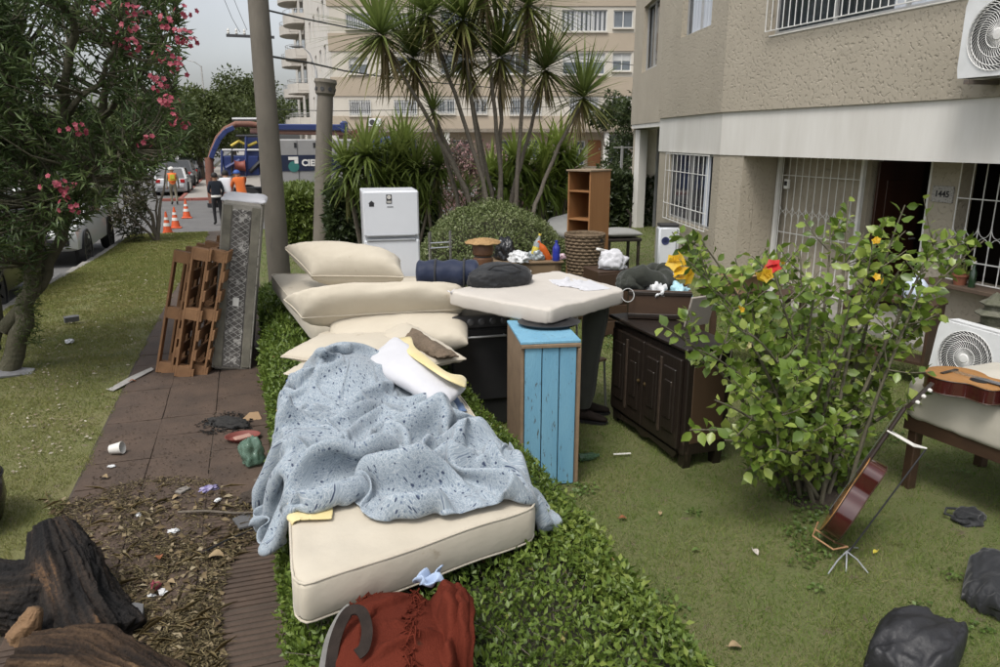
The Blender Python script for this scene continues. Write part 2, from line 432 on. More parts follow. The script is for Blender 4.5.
def wallholes(b, a0, a1, z0, z1, holes, fn):
    """slab from a0..a1, z0..z1 with rectangular holes; fn(a, z, d) -> point, d 0 front .. 1 back"""
    As = sorted({a0, a1, *[h[0] for h in holes], *[h[1] for h in holes]}); As = [a for a in As if a0 <= a <= a1]
    Zs = sorted({z0, z1, *[h[2] for h in holes], *[h[3] for h in holes]}); Zs = [z for z in Zs if z0 <= z <= z1]
    for i in range(len(As) - 1):
        run = None
        for j in range(len(Zs) - 1):
            ca, cz = (As[i] + As[i + 1]) / 2, (Zs[j] + Zs[j + 1]) / 2
            solid = not any(h[0] < ca < h[1] and h[2] < cz < h[3] for h in holes)
            if solid:
                p, q, u, w = As[i], As[i + 1], Zs[j], Zs[j + 1]
                vs = [fn(a, z, d) for d in (0, 1) for (a, z) in ((p, u), (q, u), (q, w), (p, w))]
                def has(x, y): return any(h[0] < x < h[1] and h[2] < y < h[3] for h in holes)
                fs = [[0, 1, 2, 3], [7, 6, 5, 4]]
                e = 1e-4
                if u <= z0 + e or has(ca, u - .001): fs.append([0, 4, 5, 1])
                if w >= z1 - e or has(ca, w + .001): fs.append([3, 2, 6, 7])
                if p <= a0 + e or has(p - .001, cz): fs.append([0, 3, 7, 4])
                if q >= a1 - e or has(q + .001, cz): fs.append([1, 5, 6, 2])
                b.add(vs, fs)
def fmain(off=0, thick=.25): return lambda a, z, d: (XF + off + d * thick, a, z)
def fang(off=0, thick=.25):
    def f(a, z, d):
        p = A + DIR * a - NRM * (off + d * thick); return (p.x, p.y, z)
    return f
TB = on_line(658, 130)[0]                     # end of the angled bay
# upper storey
W1 = (5.0, 9.75, 3.87, 5.3)
b = MB(); wallholes(b, 3.0, 10.8, 2.83, 6.2, [W1], fmain()); b.build('upper_wall', m_stucco, **HW)
t0, zs0 = on_line(681, 38); t1, _ = on_line(711, 25)
W2 = (min(t0, t1), max(t0, t1), zs0, zs0 + 1.35)
b = MB(); wallholes(b, 0, TB, 2.83, 6.2, [W2], fang()); b.build('upper_wall', m_stucco, **HW)
c = A + DIR * TB
b = MB(); b.box((c.x + 1.6, c.y - .14, 4.5), (2.9, .25, 3.4), rz=-th * 0.2); b.build('upper_side_wall', m_stucco, **HW)
b = MB(); b.prism([(7.42, 3), (7.42, 10.79), (c.x + .02, c.y - .02), (12, c.y), (12, 3)], 2.835, 2.86, lambda a, e, d: (a + .26, e, d)); b.build('floor_slab', m_conc, **HW)
# white band (a little behind the stucco above)
b = MB(); wallholes(b, 3.0, 10.8, 2.155, 2.832, [], fmain(.035, .3)); wallholes(b, 0, TB, 2.155, 2.832, [], fang(.035, .3))
b.build('white_band', m_band, **HW)
# ground storey: front wall piece, angled wall with barred window, recess
t0, zt = on_line(667, 153); t1, zb = on_line(705, 236)
W3 = (min(t0, t1), max(t0, t1), .86, 2.156)
b = MB(); wallholes(b, 10.18, 10.8, -.2, 2.157, [], fmain(.05, .25)); wallholes(b, 0, TB - .03, -.2, 2.157, [W3], fang(.05, .25)); b.build('lower_wall', m_stucco, **HW)
XR = 8.15
def yr_(px): return XR * ray(px, 200).y / ray(px, 200).x
b = MB(); b.box((8.12, 10.18 + .125, .98), (.83, .25, 2.35)); b.build('recess_side_wall', m_stucco, **HW)
gy0, gy1, dy1, py1 = 10.17, yr_(862), yr_(928), yr_(958)
b = MB(); wallholes(b, gy1, gy0, -.2, 2.9, [], lambda a, z, d: (XR + .10 + d * .2, a, z)); b.build('recess_wall', m_stucco, **HW)
b = MB(); wallholes(b, 3.0, dy1, -.2, 2.9, [(3.2, py1, .72, 2.3)], lambda a, z, d: (XR + d * .22, a, z)); b.build('recess_wall', m_stucco, **HW)
b = MB(); b.box((XF + .7, 6.5, 2.25), (1.0, 7.2, .16)); b.build('porch_ceiling', m_band, **HW)
b = MB(); b.box((XR - .2, 6.6, .03), (1.3, 7.0, .1), bev=.01); b.build('porch_step', m_conc, **HW)
# rooms behind, walls coloured dark so the openings look shaded
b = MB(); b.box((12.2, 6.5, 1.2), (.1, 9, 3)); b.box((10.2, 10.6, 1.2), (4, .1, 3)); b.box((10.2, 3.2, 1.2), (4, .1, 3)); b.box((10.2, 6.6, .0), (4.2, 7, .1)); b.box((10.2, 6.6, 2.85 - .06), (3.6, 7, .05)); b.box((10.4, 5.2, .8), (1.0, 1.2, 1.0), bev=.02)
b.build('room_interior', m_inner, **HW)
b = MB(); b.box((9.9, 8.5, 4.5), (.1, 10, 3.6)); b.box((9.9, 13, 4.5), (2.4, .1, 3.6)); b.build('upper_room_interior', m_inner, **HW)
# entrance door standing open inside
d = MB(); d.box((XR + .56, gy1 - .07, 1.08), (.8, .045, 2.05), bev=.008)
for zz in (.55, 1.5): d.box((XR + .56, gy1 - .096, zz), (.5, .02, .7), bev=.008)
dr = d.build('entrance_door', M('dark_mahogany', (.055, .022, .012), (.035, .014, .009), 4, .35, stretch=(1, 1, .15)), **HW)
b = MB(); b.tube([(XR + .90, gy1 - .10, 1.02), (XR + .90, gy1 - .14, 1.02), (XR + .80, gy1 - .14, 1.02)], .012); h = b.build('handle', m_alu, world=True, origin=house.location[:]); h.parent = dr; h.location = (0, 0, 0)
b = MB()
for c_, d_ in (((XR - .03, gy1, 1.05), (.06, .05, 2.2)), ((XR - .03, gy0 - .04, 1.05), (.06, .06, 2.2)), ((XR + .02, dy1 + .012, 1.05), (.05, .03, 2.2))):
    b = MB(); b.box(c_, d_, bev=.004); b.build('door_post', m_wpaint, **HW)
def grille(name, y0, y1, z0, z1, X, sp, label=None, scroll=None, rails=(), axis='y', place=None, r=.007):
    """white bar grille: uprights (each a piece), rails and a row of scroll rings"""
    root = bpy.data.objects.new(name, None); COL.objects.link(root); root.parent = house; root.empty_display_size = .1
    def P(a, z): 
        q = place(a, z) if place else (X, a, z)
        return Vector(q) - house.location
    n = max(2, round(abs(y1 - y0) / sp))
    for i in range(n + 1):
        a = y0 + (y1 - y0) * i / n
        b = MB(); b.tube([P(a, z0), P(a, z1)], r, 6); b.build('bar', m_wpaint, root)
    for z in (z0, z1, *rails):
        b = MB(); b.beam(P(y0, z), P(y1, z), .022, .012); b.build('rail', m_wpaint, root)
    if scroll:
        b = MB()
        for i in range(n):
            a = y0 + (y1 - y0) * (i + .5) / n; w = abs(y1 - y0) / n * .5
            for s in (1, -1):
                b.tube([P(a - w * math.cos(t) * .98, scroll + s * (w * 1.6 - w * 1.55 * math.sin(t))) for t in np.linspace(0, math.pi, 9)], .0045, 5)
        b.build('scrollwork', m_wpaint, root)
    return root
grille('door_grille', gy1 + .05, gy0 - .09, .12, 2.14, XR, .145, scroll=1.28, rails=(.95, 1.85))
grille('window_grille', 3.3, py1 - .02, .74, 2.2, XR - .04, .17, scroll=1.28, rails=(.98, 1.72))
grille('window_grille', W1[0], W1[1], 3.92, 5.2, XF - .07, .125, rails=(4.45,))
grille('window_grille', W3[0] + .02, W3[1] - .02, .84, 2.13, 0, (W3[1] - W3[0]) / 10.5, rails=(1.15, 1.80), place=lambda a, z: (*(A + DIR * a + NRM * .02), z), r=.0065)
def pane(y0, y1, z0, z1, fn, curtain=None, frame=.045, mull=2):
    b = MB(); wallholes(b, y0, y1, z0, z1, [], fn(.14, .012)); w = b.build('window', m_glass, **HW)
    f = MB(); a = y0
    hs_ = [(y0 + frame + i * (y1 - y0 - frame) / mull, y0 + (i + 1) * (y1 - y0 - frame) / mull, z0 + frame, z1 - frame) for i in range(mull)]
    wallholes(f, y0, y1, z0, z1, hs_, fn(.10, .035)); o = f.build('frame', m_alu, parent=w, origin=None, world=False); 
    o.data.transform(Matrix.Translation(-house.location))
    if curtain is not None:
        cm = MB(); c0, c1 = curtain
        g0 = fn(.13, 0)
        cm.grid(lambda u, v: g0(c0 + (c1 - c0) * u, z0 + .03 + (z1 - z0 - .06) * v, 0), 40, 2)
        me = cm
        vs = []
        for i, p in enumerate(cm.v):
            u = (i % 40) / 39; off = .006 * math.sin(u * 50) - .004
            n = Vector(fn(1, 0)(0, 0, 0)) - Vector(fn(0, 0)(0, 0, 0)); vs.append(tuple(Vector(p) + n * off))
        cm.v = vs
        o = cm.build('curtain', m_curt, parent=w, fixn=False); o.data.transform(Matrix.Translation(-house.location))
    return w
pane(W1[0], W1[1], W1[2] + .002, W1[3], fmain, (5.2, 7.6), mull=4)
pane(W2[0], W2[1], W2[2] + .002, W2[3], fang, (W2[0] + .1, W2[1] - .25), mull=2)
pane(W3[0], W3[1], W3[2] + .002, W3[3], fang, (W3[0] + .30, W3[0] + .55), mull=2)
b = MB(); b.box((XF + .1, (W1[0] + W1[1]) / 2, W1[2] - .012), (.22, W1[1] - W1[0] - .01, .02), bev=.004); b.build('sill', m_band, **HW)
# ledge with pots under the recess window
b = MB(); b.box((XR - .17, 5.4, .70), (.30, 3.2, .05), bev=.006); b.build('ledge', M('brown_ledge', (.11, .075, .05), (.08, .055, .04), 6, .7), **HW)
# house number plaque
pl = MB(); pc = (XR - .012, (dy1 + py1) / 2 + .0, AT(941, 194, X=XR).z); pl.box(pc, (.02, .30, .20), bev=.004)
po = pl.build('number_plaque', M('plaque_tile', (.42, .40, .37), (.30, .29, .28), 30, .4, c3=(.03, .03, .035), s3=55, t3=.55), **HW)
def text_mesh(s, size, mat, T, name='lettering', parent=None, extrude=.002, bold=0):
    cu = bpy.data.curves.new('lettering', 'FONT'); cu.body = s; cu.size = size; cu.extrude = extrude; cu.align_x = 'CENTER'; cu.align_y = 'CENTER'; cu.offset = bold
    tmp = bpy.data.objects.new('tmp', cu); COL.objects.link(tmp)
    dg = bpy.context.evaluated_depsgraph_get(); me = bpy.data.meshes.new_from_object(tmp.evaluated_get(dg)); bpy.data.objects.remove(tmp)
    me.transform(T); me.materials.clear(); me.materials.append(mat)
    return link(name, me, parent)
TXW = Matrix(((0, 0, -1), (-1, 0, 0), (0, 1, 0))).to_4x4()       # text facing -X: reads along -Y, up +Z
T = Matrix.Translation(Vector(pc) + Vector((-.0125, 0, 0)) - house.location) @ TXW
pb = MB(); pb.box((pc[0] - .011, pc[1], pc[2]), (.004, .215, .115)); bo = pb.build('plaque_field', M('plaque_field', (.40, .385, .36), None, 30, .4), parent=po); bo.data.transform(Matrix.Translation(-house.location))
text_mesh('1445', .105, M('black_ink', (.015, .015, .018), None, 5, .5), Matrix.Translation((-.002, 0, 0)) @ T, parent=po, bold=.003)
# doorbell box on gate post
b = MB(); bc = AT(787, 184, X=XR - .06); b.box(bc, (.05, .10, .15), bev=.008); ob = b.build('doorbell_box', m_wpaint, **HW)
b = MB(); b.box((bc.x - .028, bc.y, bc.z + .01), (.01, .06, .07), bev=.002); o = b.build('speaker_panel', M('black_plastic', (.02, .02, .022), None, 9, .4), parent=ob); o.data.transform(Matrix.Translation(-house.location))
# ---- air conditioner outdoor unit
m_acw = M('ac_white', (.68, .69, .69), (.58, .59, .58), 5, .45)
m_acd = M('ac_dark_core', (.03, .03, .032), (.05, .05, .05), 9, .6)
def ac_unit(label, loc, rot, text=None, bracket=True):
    """local: face looks along -Y, width X, height Z, base at z 0"""
    r = thing('air_conditioner', label, 'air conditioner', loc, rot=rot)
    b = MB(); w, hh, dp = .80, .55, .28
    wallh = [(-.36, .16, .03, .53)]
    b.box((0, .03, hh / 2), (w, dp - .06, hh), bev=.01)
    f = MB(); cx, cz, rr = -.11, .275, .235
    b.build('casing', m_acw, r)
    fp = MB(); N = 40
    ring = [(cx + math.cos(t) * rr, cz + math.sin(t) * rr) for t in np.linspace(0, 2 * math.pi, N, endpoint=False)]
    outer = []
    for t in np.linspace(0, 2 * math.pi, N, endpoint=False):
        ux, uz = math.cos(t), math.sin(t)
        k = min((.40 - (cx if ux > 0 else -cx)) / max(abs(ux), 1e-6), .275 / max(abs(uz), 1e-6)); outer.append((cx + ux * k, cz + uz * k))
    vs = [(x, -.115, z) for x, z in ring] + [(x, -.115, z) for x, z in outer] + [(x, -.095, z) for x, z in ring] + [(x, -.0, z) for x, z in outer]
    fs = []
    for i in range(N):
        j = (i + 1) % N; fs += [[i, j, N + j, N + i], [i, 2 * N + i, 2 * N + j, j], [N + i, N + j, 3 * N + j, 3 * N + i]]
    fp.add(vs, fs); fp.build('front_panel', m_acw, r, fixn=False)
    c = MB(); c.lathe([(rr - .001, 0), (rr - .001, .012)], (0, 0, 0), 32, mat=Matrix.Translation((cx, -.085, cz)) @ Matrix.Rotation(R(90), 4, 'X')); c.build('fan_recess', m_acd, r)
    bl = MB()
    for k in range(3):
        a0 = k * 2.094
        bl.grid(lambda u, v: (cx + math.cos(a0 + u * 1.2) * (.04 + v * .17), -.100 + .006 * u, cz + math.sin(a0 + u * 1.2) * (.04 + v * .17)), 5, 3)
    bl.build('fan_blade', M('fan_grey', (.12, .12, .12), None, 9, .5), r, fixn=False)
    g = MB()
    for k in range(44):
        a0 = 2 * math.pi * k / 44
        g.tube([(cx + math.cos(a0 + .9 * t * t) * (.035 + .205 * t), -.121, cz + math.sin(a0 + .9 * t * t) * (.035 + .205 * t)) for t in np.linspace(0, 1, 6)], .0022, 4, cap=False)
    for rad in (.09, .15, .205, .238): g.tube([(cx + math.cos(t) * rad, -.122, cz + math.sin(t) * rad) for t in np.linspace(0, 2 * math.pi, 33)], .0026, 4, cap=False)
    g.build('fan_grille', m_wpaint, r)
    h = MB(); h.lathe([(.0001, .008), (.035, .006), (.042, 0)], (0, 0, 0), 16, mat=Matrix.Translation((cx, -.121, cz)) @ Matrix.Rotation(R(90), 4, 'X')); h.build('grille_hub', m_wpaint, r)
    if text: text_mesh(text, .045, M('black_ink', (.015, .015, .018), None, 5, .5), Matrix.Translation((.28, -.117, .10)) @ Matrix.Rotation(R(90), 4, 'X'), 'lettering', r, bold=.001)
    if bracket:
        k = MB()
        for sx in (-.28, .28): k.box((sx, .06, -.03), (.04, .42, .03)); k.box((sx, .25, -.18), (.04, .03, .3))
        k.build('bracket', M('bracket_steel', (.10, .10, .10), (.16, .12, .09), 12, .6, metal=.3), r)
    return r
acp = AT(959, 79, X=XF - .33)
ac_unit('white outdoor air conditioner unit bolted to the upper stucco wall at top right', (XF - .215, acp.y - .56, acp.z), (0, 0, R(-90))).scale = (1.4, 1.4, 1.4)
# ---- far bay of the same row of houses
hb = thing('beige_house_bay', 'beige stucco bay of the next house, seen past the near house corner', 'house', (AT(644, 150, Y=20).x, 20, 0))
q0 = AT(631, 120, Y=22.5); q1 = AT(668, 120, Y=17.2)
FA_, FD = Vector((q1.x, q1.y)), (Vector((q0.x, q0.y)) - Vector((q1.x, q1.y))); FL = FD.length; FD.normalize(); FN = Vector((-FD.y, FD.x))
if FN.x > 0: FN = -FN
def ffar(off=0, thick=.25):
    def f(a, z, d):
        p = FA_ + FD * a - FN * (off + d * thick); return (p.x, p.y, z)
    return f
zb2 = AT(631, 125, Y=22.5).z
w0, wz0 = on_line(657, 62, FA_, FD); w1, _ = on_line(642, 62, FA_, FD)
HB = dict(parent=hb, world=True)
b = MB(); wallholes(b, 0, FL, zb2, 8.5, [(w0, w1, wz0 - .1, wz0 + 1.75)], ffar()); b.build('upper_wall', m_stucco, **HB)
b = MB(); wallholes(b, w0, w1, wz0 - .1, wz0 + 1.75, [], ffar(.2, .02)); o = b.build('window', m_glass, **HB)
f = MB(); wallholes(f, w0, w1, wz0 - .1, wz0 + 1.75, [(w0 + .05, (w0 + w1) / 2 - .03, wz0, wz0 + 1.7), ((w0 + w1) / 2 + .03, w1 - .05, wz0, wz0 + 1.7)], ffar(.12, .05)); f.build('window_frame', m_alu, **HB)
b = MB(); wallholes(b, -1, FL - .05, zb2 - .12, zb2 - .002, [], ffar(.02, 1.5)); b.build('white_band', m_band, **HB)
b = MB(); wallholes(b, -1, FL - .3, -.4, zb2 - .12, [], ffar(.9, .05)); b.build('glazed_front', m_glass, **HB)
b = MB()
for a in (FL - .35, FL - 1.3, FL - 2.6):
    p = FA_ + FD * a - FN * .85; b.box((p.x, p.y, (zb2 - .5) / 2), (.07, .07, zb2 + .38))
b.build('frame_post', m_alu, **HB)
p = FA_ + FD * FL; b = MB(); b.box((p.x + 2.6, p.y - .13, 4.2), (5.0, .2, 9.2)); b.build('end_wall', m_stucco, **HB)
p = FA_ + FD * (FL - .4) - FN * .3; b = MB(); b.box((p.x, p.y, 1.1), (.3, .3, 3.2), bev=.01); b.build('column', m_band, **HB)
# ================================================================== far background: apartment block, trees, poles, wires
DB = 46.7
RV = Vector((math.cos(PSI), -math.sin(PSI))); FV = Vector((math.sin(PSI), math.cos(PSI)))
def FA(px, py, D=DB):
    r = ray(px, py); f = r.x * FV.x + r.y * FV.y; s = D / f
    return (r.x * RV.x + r.y * RV.y) * s, CAMH + r.z * s
x0c = FA(329, 60)[0]
root_ap = RV * x0c + FV * DB
apt = thing('apartment_building', 'tall beige and cream apartment block behind the yucca tree', 'building', (root_ap.x, root_ap.y, -.5), -PSI)
m_cream = M('cream_render', (.55, .51, .44), (.49, .455, .39), .6, .9)
m_beige = M('beige_render', (.40, .335, .255), (.36, .30, .23), .6, .9)
def L(px, py): a, z = FA(px, py); return a - x0c, z + .5
def zz(py): return FA(450, py)[1] + .5
bands = [(132, 116, 'b'), (116, 96, 'c'), (96, 77, 'b'), (77, 51, 'c'), (51, 33, 'b'), (33, 6, 'c'), (6, -12, 'b'), (-12, -38, 'c'), (-38, -56, 'b'), (-56, -84, 'c')]
XE = L(700, 60)[0]
wins = [(345, 370, 13, 29), (391, 413, 13, 29), (348, 368, 57, 74), (394, 415, 57, 74), (349, 371, 100, 115.5), (394, 417, 100, 115.5), (437, 455, 99, 114), (473, 487, 99, 114), (510, 541, 98, 115),
        (570, 598, 97, 114), (612, 629, 96, 114), (563, 605, 53, 74.5), (613, 631, 53, 71), (562, 607, 9.5, 31.5), (614, 633, 10, 28), (440, 470, 54, 74), (500, 530, 54, 74), (440, 470, 10, 30), (500, 535, 10, 30), (640, 665, 97, 114)]
holes = []
for (a, b_, c_, d_) in wins:
    l0, z1 = L(a, c_); l1, z0 = L(b_, d_); holes.append((l0, l1, z0, z1))
mbs = {'c': MB(), 'b': MB()}
for (p0, p1, kx) in bands:
    za, zb_ = zz(p0), zz(p1); off = 0 if kx == 'b' else .06
    wallholes(mbs[kx], 0, XE, za, zb_, [h for h in holes if h[2] > za - .8 and h[3] < zb_ + .8], lambda a, z, d, off=off: (a, off + d * .3, z))
mbs['c'].build('cream_band', m_cream, apt); mbs['b'].build('beige_band', m_beige, apt)
m_fwin = glassmat('far_window_glass', (.10, .115, .13), .15); m_fcurt = M('far_curtain', (.50, .50, .50), (.34, .35, .36), 1.2, .9, stretch=(8, 8, .3))
m_shut = M('white_shutter', (.60, .60, .58), (.52, .52, .5), 3, .7)
m_dkwin = glassmat('far_dark_glass', (.03, .035, .04), .1)
for i, (h, wpx) in enumerate(zip(holes, wins)):
    l0, l1, z0, z1 = h
    b = MB(); b.box(((l0 + l1) / 2, .20, (z0 + z1) / 2), (l1 - l0, .02, z1 - z0)); w = b.build('window', [m_fwin, m_dkwin, m_fwin][i % 3], apt)
    n = 2 if l1 - l0 < 1.9 else 3
    f = MB(); wallholes(f, l0, l1, z0, z1, [(l0 + .06 + j * (l1 - l0 - .06) / n, l0 + (j + 1) * (l1 - l0 - .06) / n, z0 + .06, z1 - .06) for j in range(n)], lambda a, z, d: (a, .12 + .05 * d, z)); f.build('frame', m_shut, w)
    if i in (0, 1, 4, 5, 13, 9):
        c = MB(); c.grid(lambda u, v: (l0 + .05 + (l1 - l0 - .1) * u, .185 + .02 * math.sin(u * 60), z0 + .06 + (z1 - z0 - .12) * v), 40, 2); c.build('curtain', m_fcurt, w, fixn=False)
    elif i in (2, 11, 12):
        c = MB(); hb_ = z1 - .08 - (z1 - z0) * .35
        for k in range(7): c.box(((l0 + l1) / 2, .175, hb_ + (z1 - .06 - hb_) * (k + .5) / 7), (l1 - l0 - .14, .012, (z1 - .06 - hb_) / 7 - .008))
        c.build('roller_shutter', m_shut, w)
    if 95 < wpx[2] < 102:
        g = MB(); nb = int((l1 - l0) / .14)
        for k in range(nb + 1): g.box((l0 + (l1 - l0) * k / nb, -.03, (z0 + z1) / 2), (.025, .025, z1 - z0))
        for z in (z0 + .1, z1 - .1): g.box(((l0 + l1) / 2, -.03, z), (l1 - l0 + .05, .02, .03))
        g.build('window_bars', m_shut, w)
    s = MB(); s.box(((l0 + l1) / 2, .01, z0 - .04), (l1 - l0 + .1, .22, .07)); s.build('sill', m_cream, w)
# recessed ground floor
zs = zz(132)
b = MB(); b.box((XE / 2, 1.0, zs + .1), (XE, 2.0, .2)); b.build('soffit', m_cream, apt)
gh = []
for (a, b_, c_, d_) in ((577, 587, 141, 166), (610, 633, 134, 163), (350, 385, 140, 160), (430, 470, 140, 160), (500, 540, 140, 160)):
    l0, z1 = L(a, c_); l1, z0 = L(b_, d_); gh.append((l0, l1, z0, z1))
dl0, dz1 = L(591, 140); dl1, dz0 = L(604, 167)
b = MB(); wallholes(b, 0, XE, 0, zs, gh + [(dl0, dl1, dz0, dz1)], lambda a, z, d: (a, 1.6 + .2 * d, z)); b.build('ground_floor_wall', m_beige, apt)
for (l0, l1, z0, z1) in gh:
    b = MB(); b.box(((l0 + l1) / 2, 1.74, (z0 + z1) / 2), (l1 - l0, .02, z1 - z0)); w = b.build('window', m_fwin, apt)
    n = max(2, int((l1 - l0) / .6)); f = MB(); wallholes(f, l0, l1, z0, z1, [(l0 + .06 + j * (l1 - l0 - .06) / n, l0 + (j + 1) * (l1 - l0 - .06) / n, z0 + .06, z1 - .5) for j in range(n)] + [(l0 + .06, l1 - .06, z1 - .44, z1 - .06)], lambda a, z, d: (a, 1.58 + .06 * d, z)); f.build('frame', m_shut, w)
b = MB(); b.box(((dl0 + dl1) / 2, 1.7, (dz0 + dz1) / 2), (dl1 - dl0, .06, dz1 - dz0)); d = b.build('door', M('varnished_door', (.30, .12, .04), (.22, .085, .03), 3, .5), apt)
b = MB(); b.tube([(dl1 - .12, 1.64, dz0 + 1.0), (dl1 - .12, 1.60, dz0 + 1.1)], .03); b.build('handle', m_alu, d)
for px in (447, 607, 636, 660):
    l = L(px, 140)[0]; b = MB(); b.box((l, .3, zs / 2), (.32, .32, zs), bev=.01); b.build('column', m_band, apt)
# terrace in front of the ground floor
b = MB(); b.box((XE / 2, .2, .3), (XE + .5, 3.4, 1.15)); b.build('terrace', m_conc, apt)
# air conditioner on the facade
l, z = L(375, 122.5)
b = MB(); b.box((l, -.15, z), (.8, .28, .45), bev=.02); a = b.build('air_conditioner_box', m_acw, apt)
b = MB(); b.lathe([(.17, 0), (.17, .01), (.0001, .012)], n=20, mat=Matrix.Translation((l - .12, -.292, z)) @ Matrix.Rotation(R(90), 4, 'X')); b.build('fan_grille', m_acd, a)
# side facade along the street, with balconies
SDx, SDy = -math.sin(PSI), math.cos(PSI)
SLN = 30.0
def fside(off=0, thick=.3): return lambda a, z, d: (SDx * a + (off + d * thick) * SDy, SDy * a + (off + d * thick) * -SDx * 1.0, z)
sh = []
for fl in range(8):
    for a in (1.6, 4.6, 8.0, 11.2):
        zc = 4.6 + fl * 2.6; sh.append((a, a + 1.3, zc, zc + 1.35))
ZT = zz(-84)
b = MB(); wallholes(b, 0.01, SLN, 0, 26, sh, fside(.02)); b.build('side_wall', M('pale_side_render', (.60, .57, .52), (.54, .51, .46), .5, .9), apt)
b = MB(); b.prism([(0.1, .35), (XE, .35), (XE, 25), (SDx * SLN + .4, SDy * SLN)], ZT - .1, ZT, lambda a, c, d: (a, c, d)); b.build('roof', m_cream, apt)
for h in sh:
    b = MB(); wallholes(b, h[0], h[1], h[2], h[3], [], fside(.16, .02)); w = b.build('window', m_dkwin, apt)
    f = MB(); wallholes(f, h[0], h[1], h[2], h[3], [(h[0] + .06, (h[0] + h[1]) / 2 - .03, h[2] + .06, h[3] - .06), ((h[0] + h[1]) / 2 + .03, h[1] - .06, h[2] + .06, h[3] - .06)], fside(.10, .05)); f.build('frame', m_shut, w)
m_balc = M('balcony_concrete', (.50, .47, .42), (.42, .39, .35), 1, .9)
for col, a0 in enumerate((16.0, 22.5)):
    for fl in range(8):
        zc = 3.9 + fl * 2.6
        root = bpy.data.objects.new('balcony', None); COL.objects.link(root); root.parent = apt
        def pt(a, o, z): q = fside(0, 1)(a, z, o); return q
        b = MB(); N = 14; out = [(a0 + 4.4 * t, -1.5 * math.sin(math.pi * min(1, max(0, t))) ** .45) for t in np.linspace(0, 1, N)]
        b.prism([(a0 - .05, .0)] + out + [(a0 + 4.45, .0)], zc, zc + .18, lambda a, o, d: pt(a, o, d)); b.build('slab', m_balc, root)
        b = MB()
        for i in range(N - 1):
            p, q = out[i], out[i + 1]
            P0 = Vector(pt(p[0], p[1] + .05, zc + .45)); P1 = Vector(pt(q[0], q[1] + .05, zc + .45)); b.beam(P0, P1, .08, .55)
        b.build('parapet', m_balc, root)
        b = MB(); b.tube([pt(p[0], p[1] + .05, zc + 1.05) for p in out], .025, 5)
        for p in out[::2]: b.tube([pt(p[0], p[1] + .05, zc + .7), pt(p[0], p[1] + .05, zc + 1.05)], .015, 4)
        b.build('railing', m_alu, root)
        b = MB(); q = [pt(a0 + .9, -.02, zc + .2), pt(a0 + 3.4, -.02, zc + .2), pt(a0 + 3.4, -.02, zc + 2.25), pt(a0 + .9, -.02, zc + 2.25)]; b.add(q, [[0, 1, 2, 3]]); b.build('balcony_door', m_dkwin, root, fixn=False)

# ---------------------------------------------------------------- trees
m_bark = M('grey_bark', (.16, .135, .105), (.09, .075, .06), 9, .95, .02, 30, stretch=(1, 1, .3))
m_bark2 = M('mossy_bark', (.095, .085, .055), (.055, .055, .030), 7, .95, .02, 25, c3=(.17, .155, .12), s3=10, t3=.62)
def grow(b, p, d, L_, r, depth, tips, spread=.6, up=.15, seg=4, nb=(2, 3), shrink=.72, rr=random):
    """recursive limb: tapered bent tube, then children"""
    pts = [Vector(p)]; rad = [r]; d = Vector(d).normalized()
    for i in range(seg):
        d = (d + Vector((rr.gauss(0, .13), rr.gauss(0, .13), rr.gauss(up * .4, .10)))).normalized()
        pts.append(pts[-1] + d * L_ / seg); rad.append(r * (1 - .38 * (i + 1) / seg))
    b.tube(pts, rad, 8 if r > .03 else 5)
    if depth == 0:
        tips.append((pts[-1].copy(), d.copy())); tips.append((pts[-2].copy(), d.copy())); return
    for k in range(rr.randint(*nb)):
        a = Vector((rr.gauss(0, 1), rr.gauss(0, 1), rr.gauss(0, .7))).normalized()
        nd = (d + a * spread + Vector((0, 0, up))).normalized()
        grow(b, pts[-1] if k < 2 else pts[-2], nd, L_ * shrink * rr.uniform(.8, 1.15), rad[-1] * .82, depth - 1, tips, spread, up, seg, nb, shrink, rr)
    tips.append((pts[-1].copy(), d.copy()))
def cloud_tree(name, label, base, h, rad, cols, n, seed, leaf=.22, group=None, trunk_r=.2, zlo=.28, cat='tree'):
    rr = random.Random(seed); r2 = np.random.default_rng(seed)
    t = thing(name, label, cat, base, group=group)
    b = MB(); tips = []
    grow(b, (0, 0, -.1), (rr.gauss(0, .05), rr.gauss(0, .05), 1), h * .34, trunk_r, 3, tips, .75, .2, 4, (2, 4), .74, rr)
    b.build('trunk', m_bark, t, smooth=60)
    # clumps spread through the crown
    K = 46; C = r2.normal(size=(K, 3)); C = unit(C) * (r2.random((K, 1)) ** .42); C *= np.array([rad, rad, h * (1 - zlo) * .5]); C[:, 2] += h * (zlo + (1 - zlo) * .5)
    S = rad * (.20 + .17 * r2.random(K))
    tp = np.array([np.array(x[0]) for x in tips[:K]]); m = min(len(tp), K // 3); C[:m] = tp[r2.permutation(len(tp))[:m]]
    idx = r2.integers(0, K, n); dd = unit(r2.normal(size=(n, 3))); P = C[idx] + dd * (S[idx] * (r2.random(n) ** .30))[:, None] * np.array([1, 1, .75])
    D = dd + r2.normal(size=(n, 3)) * .6; D[:, 2] -= .2
    rn = np.clip(.5 + .28 * (r2.random(K) - .5)[idx] * 2 + r2.normal(size=n) * .14, 0, 1)
    foliage('crown', P, D, leaf * (.6 + .8 * r2.random(n)), leaf * .5, T_OVAL, leafmat(name + '_leaves', cols, .55, .3), t, nrm=dd + r2.normal(size=(n, 3)) * .5, rnd=rn, world=False)
    return t
